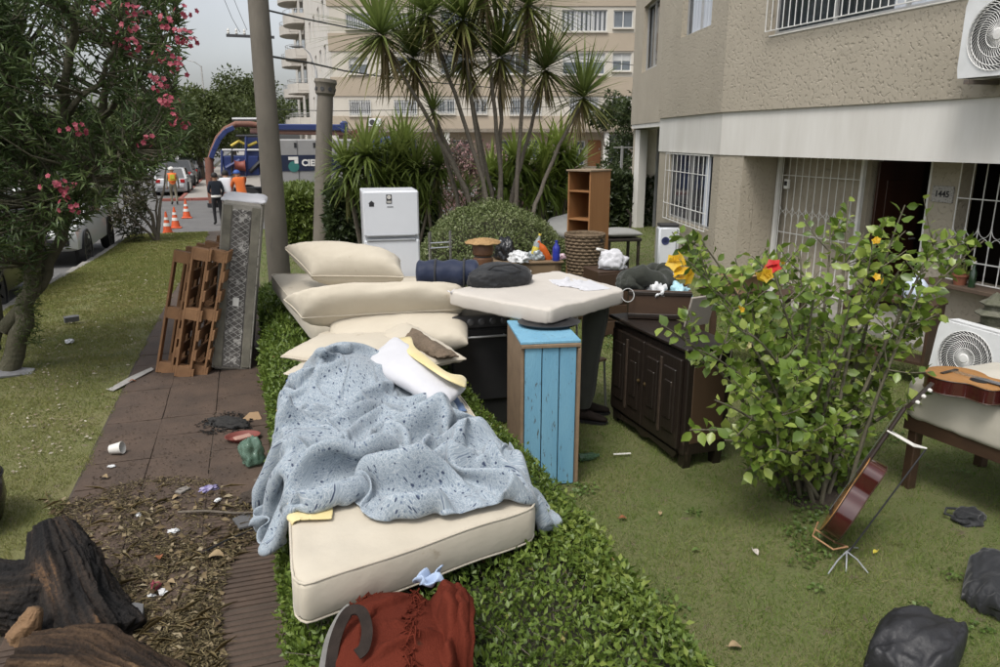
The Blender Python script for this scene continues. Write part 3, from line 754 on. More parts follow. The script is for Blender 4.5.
for i, (px, Y, h, rad, cs, lab) in enumerate([
    (234, 75, 8.6, 4.6, 0, 'tall dark green street tree behind the utility pole'),
    (198, 62, 6.6, 3.8, 1, 'yellowish green street tree above the parked cars'),
    (172, 90, 8.6, 5, 0, 'dark tree far down the street beside the street lamp'),
    (140, 110, 9, 6, 1, 'paler tree far down the street behind the oleander flowers'),
    (85, 70, 5.2, 4, 1, 'roadside tree across the street behind the pickup'),
    (20, 48, 4.8, 3.6, 0, 'roadside tree across the street behind the oleander trunk'),
    (262, 92, 9.5, 5, 0, 'dark tree between the utility pole and the balconies'),
    (-60, 40, 6, 4, 0, 'leafy tree across the street at the left edge')]):
    g = AT(px, 150, Y=Y)
    cloud_tree('street_tree', lab, (g.x, Y, -.5), h, rad, [[(.045, .062, .018), (.075, .10, .028), (.11, .135, .04)], [(.10, .115, .025), (.155, .165, .04), (.21, .21, .06)]][cs], 9000, 40 + i, .34, 'trees down the street', .3, .22 if cs else .25)
# more houses down the left side of the street
m_farw = M('far_house_render', (.42, .39, .35), (.36, .33, .30), .8, .9)
for i, (Xc, Yc, w, h, lab) in enumerate([(-17, 46, 9, 4.2, 'pale low house across the street behind the oleander'), (-16.5, 60, 10, 4, 'second pale low house farther down across the street'), (-18, 28, 12, 4.2, 'pale house across the street at the left edge')]):
    t = thing('street_house', lab, 'house', (Xc, Yc, -.5))
    b = MB(); hl = []
    for fz in (1.0, 3.8):
        for k in range(4):
            if fz + 1.4 < h: hl.append((-w / 2 + .9 + k * (w - 1.5) / 4, -w / 2 + 2.1 + k * (w - 1.5) / 4, fz, fz + 1.3))
    wallholes(b, -w / 2, w / 2, 0, h, hl, lambda a, z, d: (4 - d * .3, a, z)); b.box((0, -w / 2 + .1, h / 2), (7.3, .2, h)); b.box((0, w / 2 - .1, h / 2), (7.3, .2, h)); b.build('wall', m_farw, t)
    for q in hl:
        b = MB(); b.box((3.8, (q[0] + q[1]) / 2, (q[2] + q[3]) / 2), (.03, q[1] - q[0], q[3] - q[2])); w_ = b.build('window', m_dkwin, t)
        f = MB(); wallholes(f, q[0], q[1], q[2], q[3], [(q[0] + .07, (q[0] + q[1]) / 2 - .03, q[2] + .07, q[3] - .07), ((q[0] + q[1]) / 2 + .03, q[1] - .07, q[2] + .07, q[3] - .07)], lambda a, z, d: (3.9 - .05 * d, a, z)); f.build('frame', m_shut, w_)
    b = MB(); b.box((0, 0, h + .1), (8.6, w + .5, .2)); b.build('roof', M('clay_roof', (.25, .12, .07), (.19, .09, .06), 3, .9), t)

# ---------------------------------------------------------------- poles and wires
m_pole = M('weathered_concrete_pole', (.175, .155, .125), (.115, .102, .083), 3, .95, .004, 40, c3=(.11, .10, .085), s3=6, t3=.62, stretch=(1, 1, .35))
up = thing('utility_pole', 'tall weathered grey utility pole beside the leaning box spring', 'pole', (.33, 11.5, 0))
top = AT(258, 0, Y=11.5); tl = Vector((top.x - .33, 0, top.z)); tl = tl * (8.5 / tl.z)
b = MB(); b.tube([(0, 0, -.1), tl * .25, tl * .5, tl * .75, tl], [.168, .155, .14, .128, .115], 18); b.build('shaft', m_pole, up, smooth=50)
b = MB(); b.box((tl.x * .95, -.02, 8.0), (1.6, .09, .09), bev=.008)
b.build('crossarm', m_bark, up)
vp = thing('vent_post', 'shorter round concrete post with a flared holed cap, right of the utility pole', 'post', (AT(320.5, 237, Y=20).x, 20, tz(20)))
vp.rotation_euler = (0, math.atan((AT(325.5, 85, Y=20).x - AT(320.5, 237, Y=20).x) / (AT(325, 85, Y=20).z - tz(20))), 0)
zt_ = AT(325, 78, Y=20).z - tz(20)
b = MB(); b.lathe([(.215, -.1), (.215, .0), (.21, zt_ * .4), (.20, zt_ - .55), (.195, zt_ - .42)], n=20); b.build('shaft', m_pole, vp, smooth=40)
b = MB(); b.lathe([(.196, zt_ - .42), (.245, zt_ - .36), (.25, zt_ - .16), (.285, zt_ - .10), (.27, zt_ - .02), (.10, zt_)], n=20); cp = b.build('cap', m_pole, vp, smooth=30)
for k in range(8):
    a = k * math.pi / 4 - 1.2; b = MB(); b.lathe([(.05, 0), (.05, .02)], n=12, mat=Matrix.Translation((math.cos(a) * .238, math.sin(a) * .238, zt_ - .26)) @ Matrix.Rotation(a, 4, 'Z') @ Matrix.Rotation(R(90), 4, 'Y')); b.build('vent_hole', m_acd, cp)
# far distribution pole with insulators and street lamps
fp = AT(241, 36, Y=38); fpo = thing('insulator_pole', 'distant utility pole with crossarm and white insulators left of the near pole', 'pole', (AT(263, 36, Y=38).x, 38, -.5))
zc = fp.z + .5
b = MB(); b.tube([(0, 0, 0), (0, 0, zc + .6)], [.14, .10], 10); b.build('shaft', m_pole, fpo)
b = MB(); b.box((-.55, 0, zc), (2.1, .1, .12)); b.build('crossarm', M('dark_steel', (.05, .05, .055), None, 5, .6), fpo)
for sx in (-1.5, -1.15, -.8, .3): b = MB(); b.lathe([(.04, 0), (.07, .06), (.04, .1), (.06, .16), (.03, .24)], (sx, 0, zc + .06), 10); b.build('insulator', m_band, fpo)
def lamp(label, Y, arm, head, poleX):
    a, h = AT(*arm, Y=Y), AT(*head, Y=Y)
    t = thing('street_lamp', label, 'street lamp', (poleX, Y, -.5)); zs_ = a.z + .5
    b = MB(); b.tube([(0, 0, 0), (0, 0, zs_)], [.09, .06], 8); b.build('pole', m_alu, t)
    b = MB(); b.tube([(0, 0, zs_ - .02), ((h.x - poleX) * .5, 0, zs_ + (h.z - a.z) * .75), (h.x - poleX, 0, h.z + .5)], .035, 6); b.build('arm', m_alu, t)
    b = MB(); sgn = -1 if h.x < poleX else 1
    b.grid(lambda u, v: (h.x - poleX + sgn * .75 * v, math.cos(u * 6.283) * .14 * math.sin(.25 + 2.7 * v), h.z + .5 + math.sin(u * 6.283) * .07 * math.sin(.25 + 2.7 * v) + .05), 10, 8, True); b.build('lamp_head', M('lamp_grey', (.10, .10, .10), None, 5, .5), t)
lamp('street lamp with dark head against the sky above the far trees', 62, (201, 66), (187, 60), AT(201, 66, Y=62).x)
lamp('street lamp with curved arm standing in front of the balconies', 42, (316, 70), (304, 48), AT(316, 70, Y=42).x)
def wire(label, pts, r, group='overhead wires'):
    P = [AT(px, py, Y=Y) for px, py, Y in pts]; Q = []
    for i in range(len(P) - 1):
        for k in range(8):
            t = k / 8; p = P[i].lerp(P[i + 1], t); Q.append(p)
    Q.append(P[-1]); b = MB(); b.tube([tuple(q) for q in Q], r, 5); tag(b.build('overhead_wire', M('black_cable', (.02, .02, .02), None, 5, .6), origin=tuple(P[0])), label, 'wire', group)
wire('thick black cable running from the utility pole below the yucca crowns', [(268, 56, 11.5), (310, 63, 13), (345, 71, 15.5), (405, 80, 20), (520, 90, 31), (608, 93, 42)], .016)
wire('black cable high across the top of the cream apartment block', [(266, 10, 11.5), (300, 18, 13), (350, 28, 16), (470, 45, 21), (640, 66, 30)], .014)
wire('thin cable crossing the apartment block at the third window row', [(262, 109, 30), (330, 111, 32), (480, 109, 36), (640, 104, 42)], .014)
wire('thin cable rising from the insulator pole at the top left', [(240, 32, 38), (232, 18, 38.5), (222, -6, 39)], .012)
wire('second thin cable rising beside the insulator pole', [(247, 30, 38), (240, 14, 38.5), (231, -8, 39)], .012)
# ================================================================== plants
def hedge_leaves(x0, x1, y0, y1, z0, z1, n, ypow=1, bulge=.05, amp=.06, r2=rng, seed=1):
    a_top = (x1 - x0) * (y1 - y0); a_s = (z1 - z0) * (y1 - y0); a_f = (x1 - x0) * (z1 - z0)
    w = np.array([a_top, a_s, a_s, a_f, a_f * .6]); w = w / w.sum(); face = r2.choice(5, n, p=w)
    u = r2.random(n); v = y0 + (y1 - y0) * r2.random(n) ** ypow; t = r2.random(n)
    P = np.zeros((n, 3)); N = np.zeros((n, 3))
    m = face == 0; P[m] = np.stack([x0 + (x1 - x0) * u, v, np.full(n, z1)], 1)[m]; N[m] = (0, 0, 1)
    m = face == 1; P[m] = np.stack([np.full(n, x0), v, z0 + (z1 - z0) * u], 1)[m]; N[m] = (-1, 0, .35)
    m = face == 2; P[m] = np.stack([np.full(n, x1), v, z0 + (z1 - z0) * u], 1)[m]; N[m] = (1, 0, .35)
    m = face == 3; P[m] = np.stack([x0 + (x1 - x0) * u, np.full(n, y0), z0 + (z1 - z0) * t], 1)[m]; N[m] = (0, -1, .35)
    m = face == 4; P[m] = np.stack([x0 + (x1 - x0) * u, np.full(n, y1), z0 + (z1 - z0) * t], 1)[m]; N[m] = (0, 1, .35)
    ns = vnoise(P, 4, seed) * .6 + vnoise(P, 13, seed + 1) * .45
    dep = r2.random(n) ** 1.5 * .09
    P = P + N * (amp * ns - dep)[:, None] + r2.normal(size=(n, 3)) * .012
    # rounded shoulders
    e = np.minimum(P[:, 0] - x0, x1 - P[:, 0]); k = np.clip(1 - e / .16, 0, 1); P[:, 2] -= np.where(P[:, 2] > z1 - .12, k * k * .12, 0)
    return P, N, ns, dep
def hedge(name, label, x0, x1, y0, y1, z0, z1, n, leaf, cols, ypow=1, amp=.06, cat='hedge', core=.07, tpl=T_OVAL, rz=0):
    t = thing(name, label, cat, ((x0 + x1) / 2, (y0 + y1) / 2, z0))
    P, N, ns, dep = hedge_leaves(x0, x1, y0, y1, z0, z1, n, ypow, amp=amp, seed=hash(name) % 50 + int(abs(x0) * 7))
    D = N * .55 + rng.normal(size=(n, 3)) * .75; D[:, 2] += .45
    rn = np.clip(.46 + .17 * ns + rng.normal(size=n) * .17 - dep * 1.5, 0, 1)  # deeper leaves get darker tones, inner shade put into the leaf colour
    mat = leafmat(name + '_leaf' + str(len(MATS)), cols, .45, .25)
    sc = np.maximum(1, (P[:, 1] / 4.5) ** .55)
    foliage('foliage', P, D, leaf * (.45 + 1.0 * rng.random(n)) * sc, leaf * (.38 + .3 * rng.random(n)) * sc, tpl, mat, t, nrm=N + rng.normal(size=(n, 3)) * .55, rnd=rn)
    stuff(t.children[0] if t.children else bpy.data.objects[-1]) if False else None
    b = MB(); c = core + amp * .5
    b.box(((x0 + x1) / 2, (y0 + y1) / 2, (z0 + z1 - c) / 2), (x1 - x0 - 2 * c, y1 - y0 - 2 * c, z1 - c - z0), bev=.08)
    b.build('shaded_twig_core', M('shaded_twig_mass', (.030, .036, .016), (.05, .046, .026), 22, .95, .03, 30), t, world=True)  # solid twig block, coloured dark for the shade inside the hedge
    return t
HX0, HX1 = 0.02, 1.58
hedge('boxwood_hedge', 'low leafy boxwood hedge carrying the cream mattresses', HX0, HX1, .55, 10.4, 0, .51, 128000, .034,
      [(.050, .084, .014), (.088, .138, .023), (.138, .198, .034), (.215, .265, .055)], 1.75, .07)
# twigs with fresh leaves standing above the near right end of the hedge
P = []; D = []
for i in range(420):
    x = random.uniform(.1, 1.52); y = .9 + 2.5 * random.random() ** 1.3
    if x < 1.2 and y > 2.25: x = random.uniform(1.25, 1.52)
    for k in range(7):
        a = random.uniform(0, 6.28); P.append((x + random.gauss(0, .012), y + random.gauss(0, .012), .46 + .012 * k + random.gauss(0, .02))); D.append((math.cos(a), math.sin(a), .6))
hd = bpy.data.objects['boxwood_hedge']
foliage('young_shoots', P, D, .042, .022, T_OVAL, leafmat('young_leaf', [(.09, .14, .022), (.15, .205, .035), (.215, .26, .055)], .4, .3), hd)

P = []; D = []; tw_ = MB()
for i in range(900):
    P.append((random.uniform(.06, 1.54), .8 + 8 * random.random() ** 1.6, .40 + .11 * random.random())); D.append((random.gauss(0, 1), random.gauss(0, 1), random.gauss(0, .5)))
stuff(foliage('dead_leaves', P, D, .034, .018, T_OVAL, leafmat('dead_hedge_leaf', [(.10, .06, .025), (.20, .14, .05), (.30, .26, .09)], .7, .2), hd))
for i in range(260):
    x, y = random.uniform(.1, 1.5), .8 + 4.5 * random.random() ** 1.3; tw_.tube([(x, y, .30), (x + random.gauss(0, .04), y + random.gauss(0, .04), .44), (x + random.gauss(0, .07), y + random.gauss(0, .07), .50 + .04 * random.random())], [.004, .003, .0015], 4, cap=False)
stuff(tw_.build('twigs', m_bark, hd, world=True, fixn=False))
# ---- oleander tree at the left
def inpoly(x, y, poly):
    c = False; j = len(poly) - 1
    for i in range(len(poly)):
        if (poly[i][1] > y) != (poly[j][1] > y) and x < (poly[j][0] - poly[i][0]) * (y - poly[i][1]) / (poly[j][1] - poly[i][1]) + poly[i][0]: c = not c
        j = i
    return c
def twigs_tree(t, limbs, poly, Yr, ntw, leafL, leafW, mat, per, barkmat, lr, twig_up=.25, gaps=(), dens=None, twig=True, span=.34):
    """limbs: list of world polylines; twig tips scattered through the volume seen inside poly, each tied to the nearest limb"""
    b = MB(); nodes = []
    for pts, rad in limbs:
        pts = [Vector(p) for p in pts]; sm = []
        for i in range(len(pts) - 1):
            for k in range(4):
                q = pts[i].lerp(pts[i + 1], k / 4); q += Vector((random.gauss(0, .018), random.gauss(0, .018), 0)) * (1 if 0 < i + k else 0); sm.append(q)
        sm.append(pts[-1]); rr = [rad[0] + (rad[1] - rad[0]) * i / (len(sm) - 1) for i in range(len(sm))]
        b.tube(sm, rr, 10 if rad[0] > .05 else 6); nodes += sm[3:]
    b.build('trunk', barkmat, t, smooth=60, world=True)
    NA = np.array([tuple(n) for n in nodes])
    xs = [p[0] for p in poly]; ys = [p[1] for p in poly]
    P = []; D = []; Rn = []; tw = MB(); n = 0; guard = 0
    while n < ntw and guard < ntw * 30:
        guard += 1
        px, py = random.uniform(min(xs), max(xs)), random.uniform(min(ys), max(ys))
        if not inpoly(px, py, poly): continue
        if any((px - gx) ** 2 / gr ** 2 + (py - gy) ** 2 / gr ** 2 < 1 and random.random() < gp for gx, gy, gr, gp in gaps): continue
        tip = AT(px, py, Y=random.uniform(*Yr)); n += 1
        k = np.argmin(((NA - np.array(tip) + np.array([0, 0, .25])) ** 2).sum(1)); s = Vector(NA[k])
        mid = s.lerp(tip, .55) + Vector((0, 0, -.10 * (tip - s).length)); 
        if twig: tw.tube([s, mid, tip], [.012, .008, .004], 4, cap=False)
        d = (tip - mid).normalized(); d = (d + Vector((0, 0, twig_up))).normalized(); base = random.random()
        for j in range(per):
            q = tip - d * (span * (j / per) ** 1.2) ; a = random.uniform(0, 6.283)
            o = d.orthogonal().normalized(); o2 = d.cross(o); rad_ = o * math.cos(a) + o2 * math.sin(a)
            P.append(q); D.append(d * random.uniform(.25, .9) + rad_ * random.uniform(.5, 1)); Rn.append(.5 * base + .5 * random.random())
    if twig: tw.build('twigs', barkmat, t, world=True, fixn=False)
    n = len(P); P = np.array([tuple(p) for p in P]); D = np.array([tuple(x) for x in D])
    foliage('crown', P, D, leafL * (.6 + .6 * rng.random(n)), leafW, T_LANCE, mat, t, rnd=np.array(Rn))
def flower(name, parent, c, r, mat, n=5, count=9, spread=.07, rel=True):
    P = []; D = []; N = []
    for k in range(count):
        o = Vector((random.gauss(0, spread), random.gauss(0, spread), random.gauss(0, spread * .8)))
        ax = (o.normalized() + Vector((-.1, -.8, .3))).normalized(); u = ax.orthogonal().normalized(); v = ax.cross(u); ph = random.random() * 6
        for j in range(n):
            a = ph + j * 6.283 / n; P.append(tuple(Vector(c) + o)); D.append(tuple((u * math.cos(a) + v * math.sin(a)) + ax * .35)); N.append(tuple(ax))
    return stuff(foliage(name, P, D, r, r * .85, T_BROAD, mat, parent, nrm=np.array(N)))
m_olea = leafmat('oleander_leaf', [(.036, .064, .020), (.062, .10, .031), (.10, .145, .047), (.165, .195, .08)], .5, .22)
ol = thing('oleander_tree', 'leafy oleander with pink flower clusters and mossy trunk at the left edge', 'tree', (-2.62, 8.8, 0))
B0 = Vector((-2.62, 8.8, -.05))
def lt(*pp): return [AT(px, py, Y=Y) for px, py, Y in pp]
limbs = [([B0, *lt((20, 335, 8.8), (30, 290, 8.8), (36, 240, 8.8), (30, 170, 8.7), (10, 90, 8.4), (-10, 10, 8))], (.105, .04)),
         ([B0 + Vector((.02, .05, .5)), *lt((40, 285, 8.9), (62, 240, 9.0), (80, 180, 9.2), (105, 110, 9.2), (120, 50, 9.2), (140, -10, 9.1))], (.075, .028)),
         ([*lt((33, 262, 8.8), (44, 190, 8.5), (60, 120, 8.2), (72, 50, 8), (80, -20, 7.8))], (.07, .025)),
         ([*lt((80, 180, 9.2), (115, 140, 9.5), (150, 110, 9.6), (175, 95, 9.7))], (.035, .012)),
         ([*lt((100, 120, 9.2), (135, 80, 8.8), (160, 45, 8.6), (180, 20, 8.5))], (.035, .012)),
         ([*lt((60, 120, 8.2), (95, 85, 7.9), (120, 40, 7.7), (135, 5, 7.6))], (.03, .01)),
         ([*lt((36, 235, 8.8), (70, 190, 8.2), (100, 165, 7.9), (130, 150, 7.8))], (.03, .01)),
         ([*lt((30, 180, 8.7), (0, 140, 8.4), (-40, 80, 8.2), (-70, 20, 8))], (.05, .02)),
         ([B0 + Vector((-.1, 0, .3)), *lt((-5, 320, 8.9), (-12, 260, 9), (-30, 190, 9.2), (-50, 120, 9.4))], (.10, .03)),
         ([*lt((62, 240, 9.0), (40, 200, 9.4), (20, 150, 9.7), (15, 60, 9.9))], (.04, .02))]
poly = [(-120, -60), (150, -60), (178, -20), (184, 20), (196, 38), (186, 60), (176, 72), (184, 100), (195, 122), (184, 145), (166, 160), (140, 170), (125, 185), (108, 205), (88, 222), (55, 238), (25, 250), (-120, 262)]
twigs_tree(ol, limbs, poly, (7.4, 10.2), 1330, .130, .022, m_olea, 17, m_bark2, 1, gaps=[(75, 60, 42, .66), (45, 20, 22, .6), (112, 100, 22, .7), (60, 105, 22, .55), (150, 88, 18, .55), (100, 15, 16, .5), (95, 45, 18, .8)])
m_pink = leafmat('oleander_flower', [(.27, .030, .062), (.42, .075, .115), (.52, .17, .20)], .6, .35)
for px, py in [(130, 8), (143, 14), (132, 28), (168, 25), (178, 36), (181, 10), (190, 40), (122, 45), (134, 42), (162, 56), (174, 66), (96, 8), (160, 80), (184, 124), (172, 116), (146, 140), (74, 127), (68, 205), (72, 192), (58, 184), (168, 100), (160, 88)]:
    flower('flower_cluster', ol, AT(px, py, Y=random.uniform(7.2, 7.7)), .027, m_pink, count=random.randint(6, 11), spread=.045)
# ferny shoots low on the trunk
P = []; D = []
for i in range(700):
    a = random.random(); q = AT(18 + 22 * random.random(), 345 - 110 * a, Y=8.6 + .3 * random.random()); P.append(tuple(q)); D.append((random.gauss(0, 1), random.gauss(-.4, .6), random.gauss(.2, .7)))
stuff(foliage('trunk_shoots', P, D, .07, .012, T_LANCE, leafmat('shoot_leaf', [(.05, .075, .018), (.09, .12, .03)], .5, .3), ol))
# ---- small half-bare oleander farther down the verge
o2 = thing('young_oleander', 'thin half bare oleander shrub by the traffic cones on the verge', 'shrub', (-2.66, 23.7, tz(23.7)))
B2 = Vector((-2.66, 23.7, tz(23.7) - .05))
limbs = [([B2, *lt((152, 215, 23.6), (140, 195, 23.4), (128, 172, 23.2))], (.06, .02)), ([B2, *lt((160, 210, 23.7), (164, 190, 23.8), (167, 165, 24))], (.05, .02)), ([B2, *lt((148, 222, 23.5), (130, 205, 23.2), (112, 190, 23))], (.05, .015)), ([B2, *lt((157, 200, 23.7), (150, 170, 23.7), (146, 145, 23.6))], (.04, .015)), ([B2, *lt((140, 225, 23.4), (126, 215, 23.2), (118, 218, 23))], (.04, .012))]
poly2 = [(85, 140), (110, 128), (150, 130), (166, 140), (160, 165), (145, 178), (150, 190), (140, 215), (132, 245), (118, 240), (104, 215), (100, 190), (88, 170)]
twigs_tree(o2, limbs, poly2, (22.6, 24.4), 190, .24, .042, leafmat('oleander_dry_leaf', [(.035, .045, .018), (.065, .075, .03), (.13, .11, .06)], .6, .2), 11, m_bark, 1, span=.6)
for px, py in [(143, 150), (152, 158), (136, 165)]: flower('flower_cluster', o2, AT(px, py, Y=23), .08, leafmat('dull_red_flower', [(.22, .05, .05), (.33, .09, .08)], .6, .3), count=8, spread=.16)

# ---- clipped boxwood mound
def mound(name, label, c, rad, n, leaf, cols, cat='shrub', tpl=T_OVAL):
    t = thing(name, label, cat, c)
    d = unit(rng.normal(size=(n, 3))); d[:, 2] = np.abs(d[:, 2]); ra = np.array(rad)
    nz = vnoise(d * 1.0, 5, 11) * .05 + vnoise(d, 14, 12) * .03
    P = d * ra * (1 + nz - .07 * rng.random(n) ** 1.5)[:, None]
    D = d * .6 + rng.normal(size=(n, 3)) * .7; D[:, 2] += .3
    foliage('foliage', P, D, leaf * (.6 + .8 * rng.random(n)), leaf * .55, tpl, leafmat(name + '_leaf', cols, .45, .25), t, nrm=d + rng.normal(size=(n, 3)) * .5, rnd=np.clip(.5 + 3 * nz + rng.normal(size=n) * .2, 0, 1), world=False)
    b = MB(); b.lathe([(rad[0] * .9 * math.cos(a), rad[2] * .88 * math.sin(a)) for a in np.linspace(0, 1.55, 9)], n=20, sy=rad[1] / rad[0]); b.build('shaded_twig_core', MATS['shaded_twig_mass'], t)  # same dark core, inner shade put into its colour
    return t
mound('boxwood_mound', 'round clipped boxwood mound with pale green leaves behind the table', (3.72, 11.6, 0), (1.36, 1.15, 1.42), 26000, .045, [(.065, .09, .026), (.115, .15, .048), (.185, .22, .09), (.29, .31, .17)])

# ---- yucca tree: leaning trunks, spiky leaf rosettes
def blade_strip(P, Fc, Rn, o, d, L_, w, droop, rn, seg=4):
    d = Vector(d).normalized(); side = d.cross(Vector((0, 0, 1)))
    side = side.normalized() if side.length > .05 else Vector((1, 0, 0)); p = Vector(o); i0 = len(P)
    for k in range(seg + 1):
        t = k / seg; ww = w * (1 - t ** 2.2) * (.6 + .4 * min(1, t * 4)) * .5 + .001
        P.append(tuple(p - side * ww)); P.append(tuple(p + side * ww)); Rn += [rn, rn]
        d = (d + Vector((0, 0, -droop / seg))).normalized(); p = p + d * (L_ / seg)
    for k in range(seg):
        a = i0 + 2 * k; Fc.append((a, a + 1, a + 3)); Fc.append((a, a + 3, a + 2))
def rosette(name, parent, c, axis, L_, n, mat, w=.032, dead=18, droop=(.1, .5), lo=-.5, world=True):
    P = []; Fc = []; Rn = []; ax = Vector(axis).normalized(); u = ax.orthogonal().normalized(); v = ax.cross(u); c = Vector(c)
    for k in range(n):
        el = math.asin(min(1, lo + (1 - lo) * ((k + .5) / n) ** .85)); a = k * 2.39996 + random.gauss(0, .15)
        d = (u * math.cos(a) + v * math.sin(a)) * math.cos(el) + ax * math.sin(el)
        blade_strip(P, Fc, Rn, c + ax * .12 * (k / n) + d * .03, d, L_ * random.uniform(.8, 1.08), w, random.uniform(*droop) * (1.2 - .6 * k / n), .3 + .65 * (k / n) * random.uniform(.6, 1))
    for k in range(dead):
        a = random.uniform(0, 6.283); d = (u * math.cos(a) + v * math.sin(a)) * .6 - ax * random.uniform(.6, 1.4)
        blade_strip(P, Fc, Rn, c - ax * random.uniform(.02, .25), d, L_ * random.uniform(.5, .8), w * .8, .4, random.uniform(0, .12), 3)
    org = tuple(parent.location) if world else (0, 0, 0)
    return link(name, tri_mesh(name, np.array(P), np.array(Fc), mat, np.array(Rn), origin=org), parent)
m_yuc = leafmat('yucca_blade', [(.26, .20, .11), (.24, .215, .085), (.13, .175, .048), (.19, .245, .066), (.27, .31, .10)], .45, .35)
yu = thing('yucca_tree', 'tall multi trunk yucca with spiky leaf crowns in front of the apartment block', 'tree', (4.4, 13.1, 0))
ros = [(382, 38, 46, 486), (414, 60, 38, 470), (428, 18, 40, 494), (462, 22, 42, 490), (466, 62, 34, 500), (500, 60, 46, 498), (528, 8, 46, 512), (545, 72, 36, 508), (582, 100, 36, 515), (435, 114, 17, 484), (484, -14, 42, 505)]
ZB = -.1
trunk = MB()
for i, (px, py, rp, bx) in enumerate(ros):
    Y = 12.6 + .9 * ((i * 37) % 10) / 10
    c = AT(px, py, Y=Y); base = Vector((AT(bx, 205, Y=13.1).x, 13.1 + .25 * math.sin(i * 2.1), ZB)); Lr = rp * Y * 1.66 / 765
    m1 = base.lerp(c, .35) + Vector((-.22 * (px - bx) / 100, .12 * math.sin(i * 3), .22)); m2 = base.lerp(c, .7) + Vector((-.10 * (px - bx) / 100, .1 * math.sin(i * 5), .14)); end = c - Vector((0, 0, .05))
    pts = [base, m1, m2, end]; sm = []
    for k in range(3):
        for q in range(5): sm.append(pts[k].lerp(pts[k + 1], q / 5) + Vector((random.gauss(0, .008), random.gauss(0, .008), 0)))
    sm.append(end); trunk.tube(sm, [.044 - .016 * k / len(sm) for k in range(len(sm))], 9)
    ax = (end - m2).normalized() + Vector((0, 0, .6))
    rosette('leaf_rosette', yu, c, ax, Lr, 165 if rp > 25 else 80, m_yuc, .046 if rp > 25 else .03, 34 if rp > 25 else 6)
trunk.build('trunk', M('yucca_bark', (.19, .165, .13), (.115, .10, .08), 14, .95, .012, 50, stretch=(1, 1, 2)), yu, smooth=60, world=True)
# ---- spiky clump left of the yucca and leafy clump right of it
def spiky_clump(name, label, pxs, Y, L_, mat, n=46, w=.035):
    c0 = AT(*pxs[0][:2], Y=Y); t = thing(name, label, 'shrub', (c0.x, Y, tz(Y)))
    st = MB()
    for (px, py, s) in pxs:
        yy = Y + random.uniform(-.5, .5); c = AT(px, py, Y=yy)
        st.tube([(c.x * .5 + c0.x * .5, yy, tz(yy)), (c.x, yy, c.z)], .03, 6)
        rosette('leaf_rosette', t, c, (random.gauss(0, .2), random.gauss(-.2, .2), 1), L_ * s, n, mat, w, 6, (.5, 1.3), -.1)
    st.build('stems', m_bark, t, world=True)
    return t
m_cly = leafmat('clump_blade', [(.18, .165, .06), (.12, .165, .036), (.18, .235, .055), (.26, .30, .09)], .5, .4)
spiky_clump('spiky_clump', 'dense arching spiky clump behind the white fridge', [(375, 172, 1), (350, 185, .9), (395, 165, 1.05), (415, 175, 1), (365, 160, .9), (425, 190, .9), (385, 190, 1), (405, 150, .9), (345, 170, .8), (438, 170, .7), (400, 195, 1)], 14.6, .95, m_cly, 95, .065)
spiky_clump('bright_clump', 'bright green leafy clump right of the yucca trunks', [(545, 165, 1), (525, 180, 1), (560, 155, .9), (570, 175, .9), (540, 190, 1), (505, 190, .9), (515, 165, .8), (560, 190, .9), (490, 180, .8)], 15.0, .95, leafmat('bright_blade', [(.15, .175, .04), (.13, .19, .034), (.20, .265, .052), (.28, .325, .085)], .5, .4), 85, .075)
spiky_clump('low_spiky_clump', 'low spiky grass clump between the fridge and boxwood mound', [(440, 196, 1), (458, 194, .9), (428, 205, .9), (470, 190, .8)], 14.0, .5, m_cly, 50, .022)
# ---- other shrubs and hedges behind
def shrub(name, label, px, py, Y, rad, h, cols, n=7000, leaf=.11, seed=3):
    c = AT(px, py, Y=Y); return cloud_tree(name, label, (c.x, Y, tz(Y)), h, rad, cols, n, seed, leaf, None, .05, .02, 'shrub')
shrub('pink_shrub', 'shrub with pale pink bloom behind the yucca trunks', 465, 160, 20, 1.9, 3.0, [(.07, .075, .04), (.13, .11, .08), (.30, .17, .17), (.38, .24, .23)], 9000, .10, 5)
shrub('small_tree_leaves', 'small dark leafy tree beside the upper stucco wall', 628, 75, 26, 1.0, 5.4, [(.03, .045, .015), (.06, .085, .025)], 4000, .16, 8)
def hx(px, Y): return AT(px, 200, Y=Y).x
hedge('dark_hedge', 'dark clipped hedge just left of the white fridge', hx(330, 17), hx(430, 17), 16.4, 17.6, tz(17), AT(340, 187, Y=17).z, 12000, .08, [(.02, .032, .012), (.035, .052, .018), (.06, .08, .03)])
hedge('light_hedge', 'trimmed light green hedge between the two poles', hx(284, 22), hx(322, 22), 20.8, 25.0, tz(22), AT(300, 196, Y=21).z, 14000, .08, [(.07, .10, .02), (.11, .15, .03), (.16, .195, .05)])
hedge('garden_hedge', 'dark garden hedge behind the bookcase next to the stucco house', hx(520, 23), hx(668, 23), 22.3, 23.6, tz(23), AT(610, 178, Y=22.5).z, 17000, .10, [(.022, .034, .013), (.04, .058, .02), (.07, .09, .035)])
for px, lab in ((616, 'small round green bush by the far column'), (648, 'small round green bush by the far glazed front')):
    c = AT(px, 172, Y=38); mound('round_bush', lab, (c.x, 38, c.z - .6), (.8, .8, 1.0), 2500, .14, [(.04, .06, .02), (.08, .11, .03), (.12, .15, .05)])
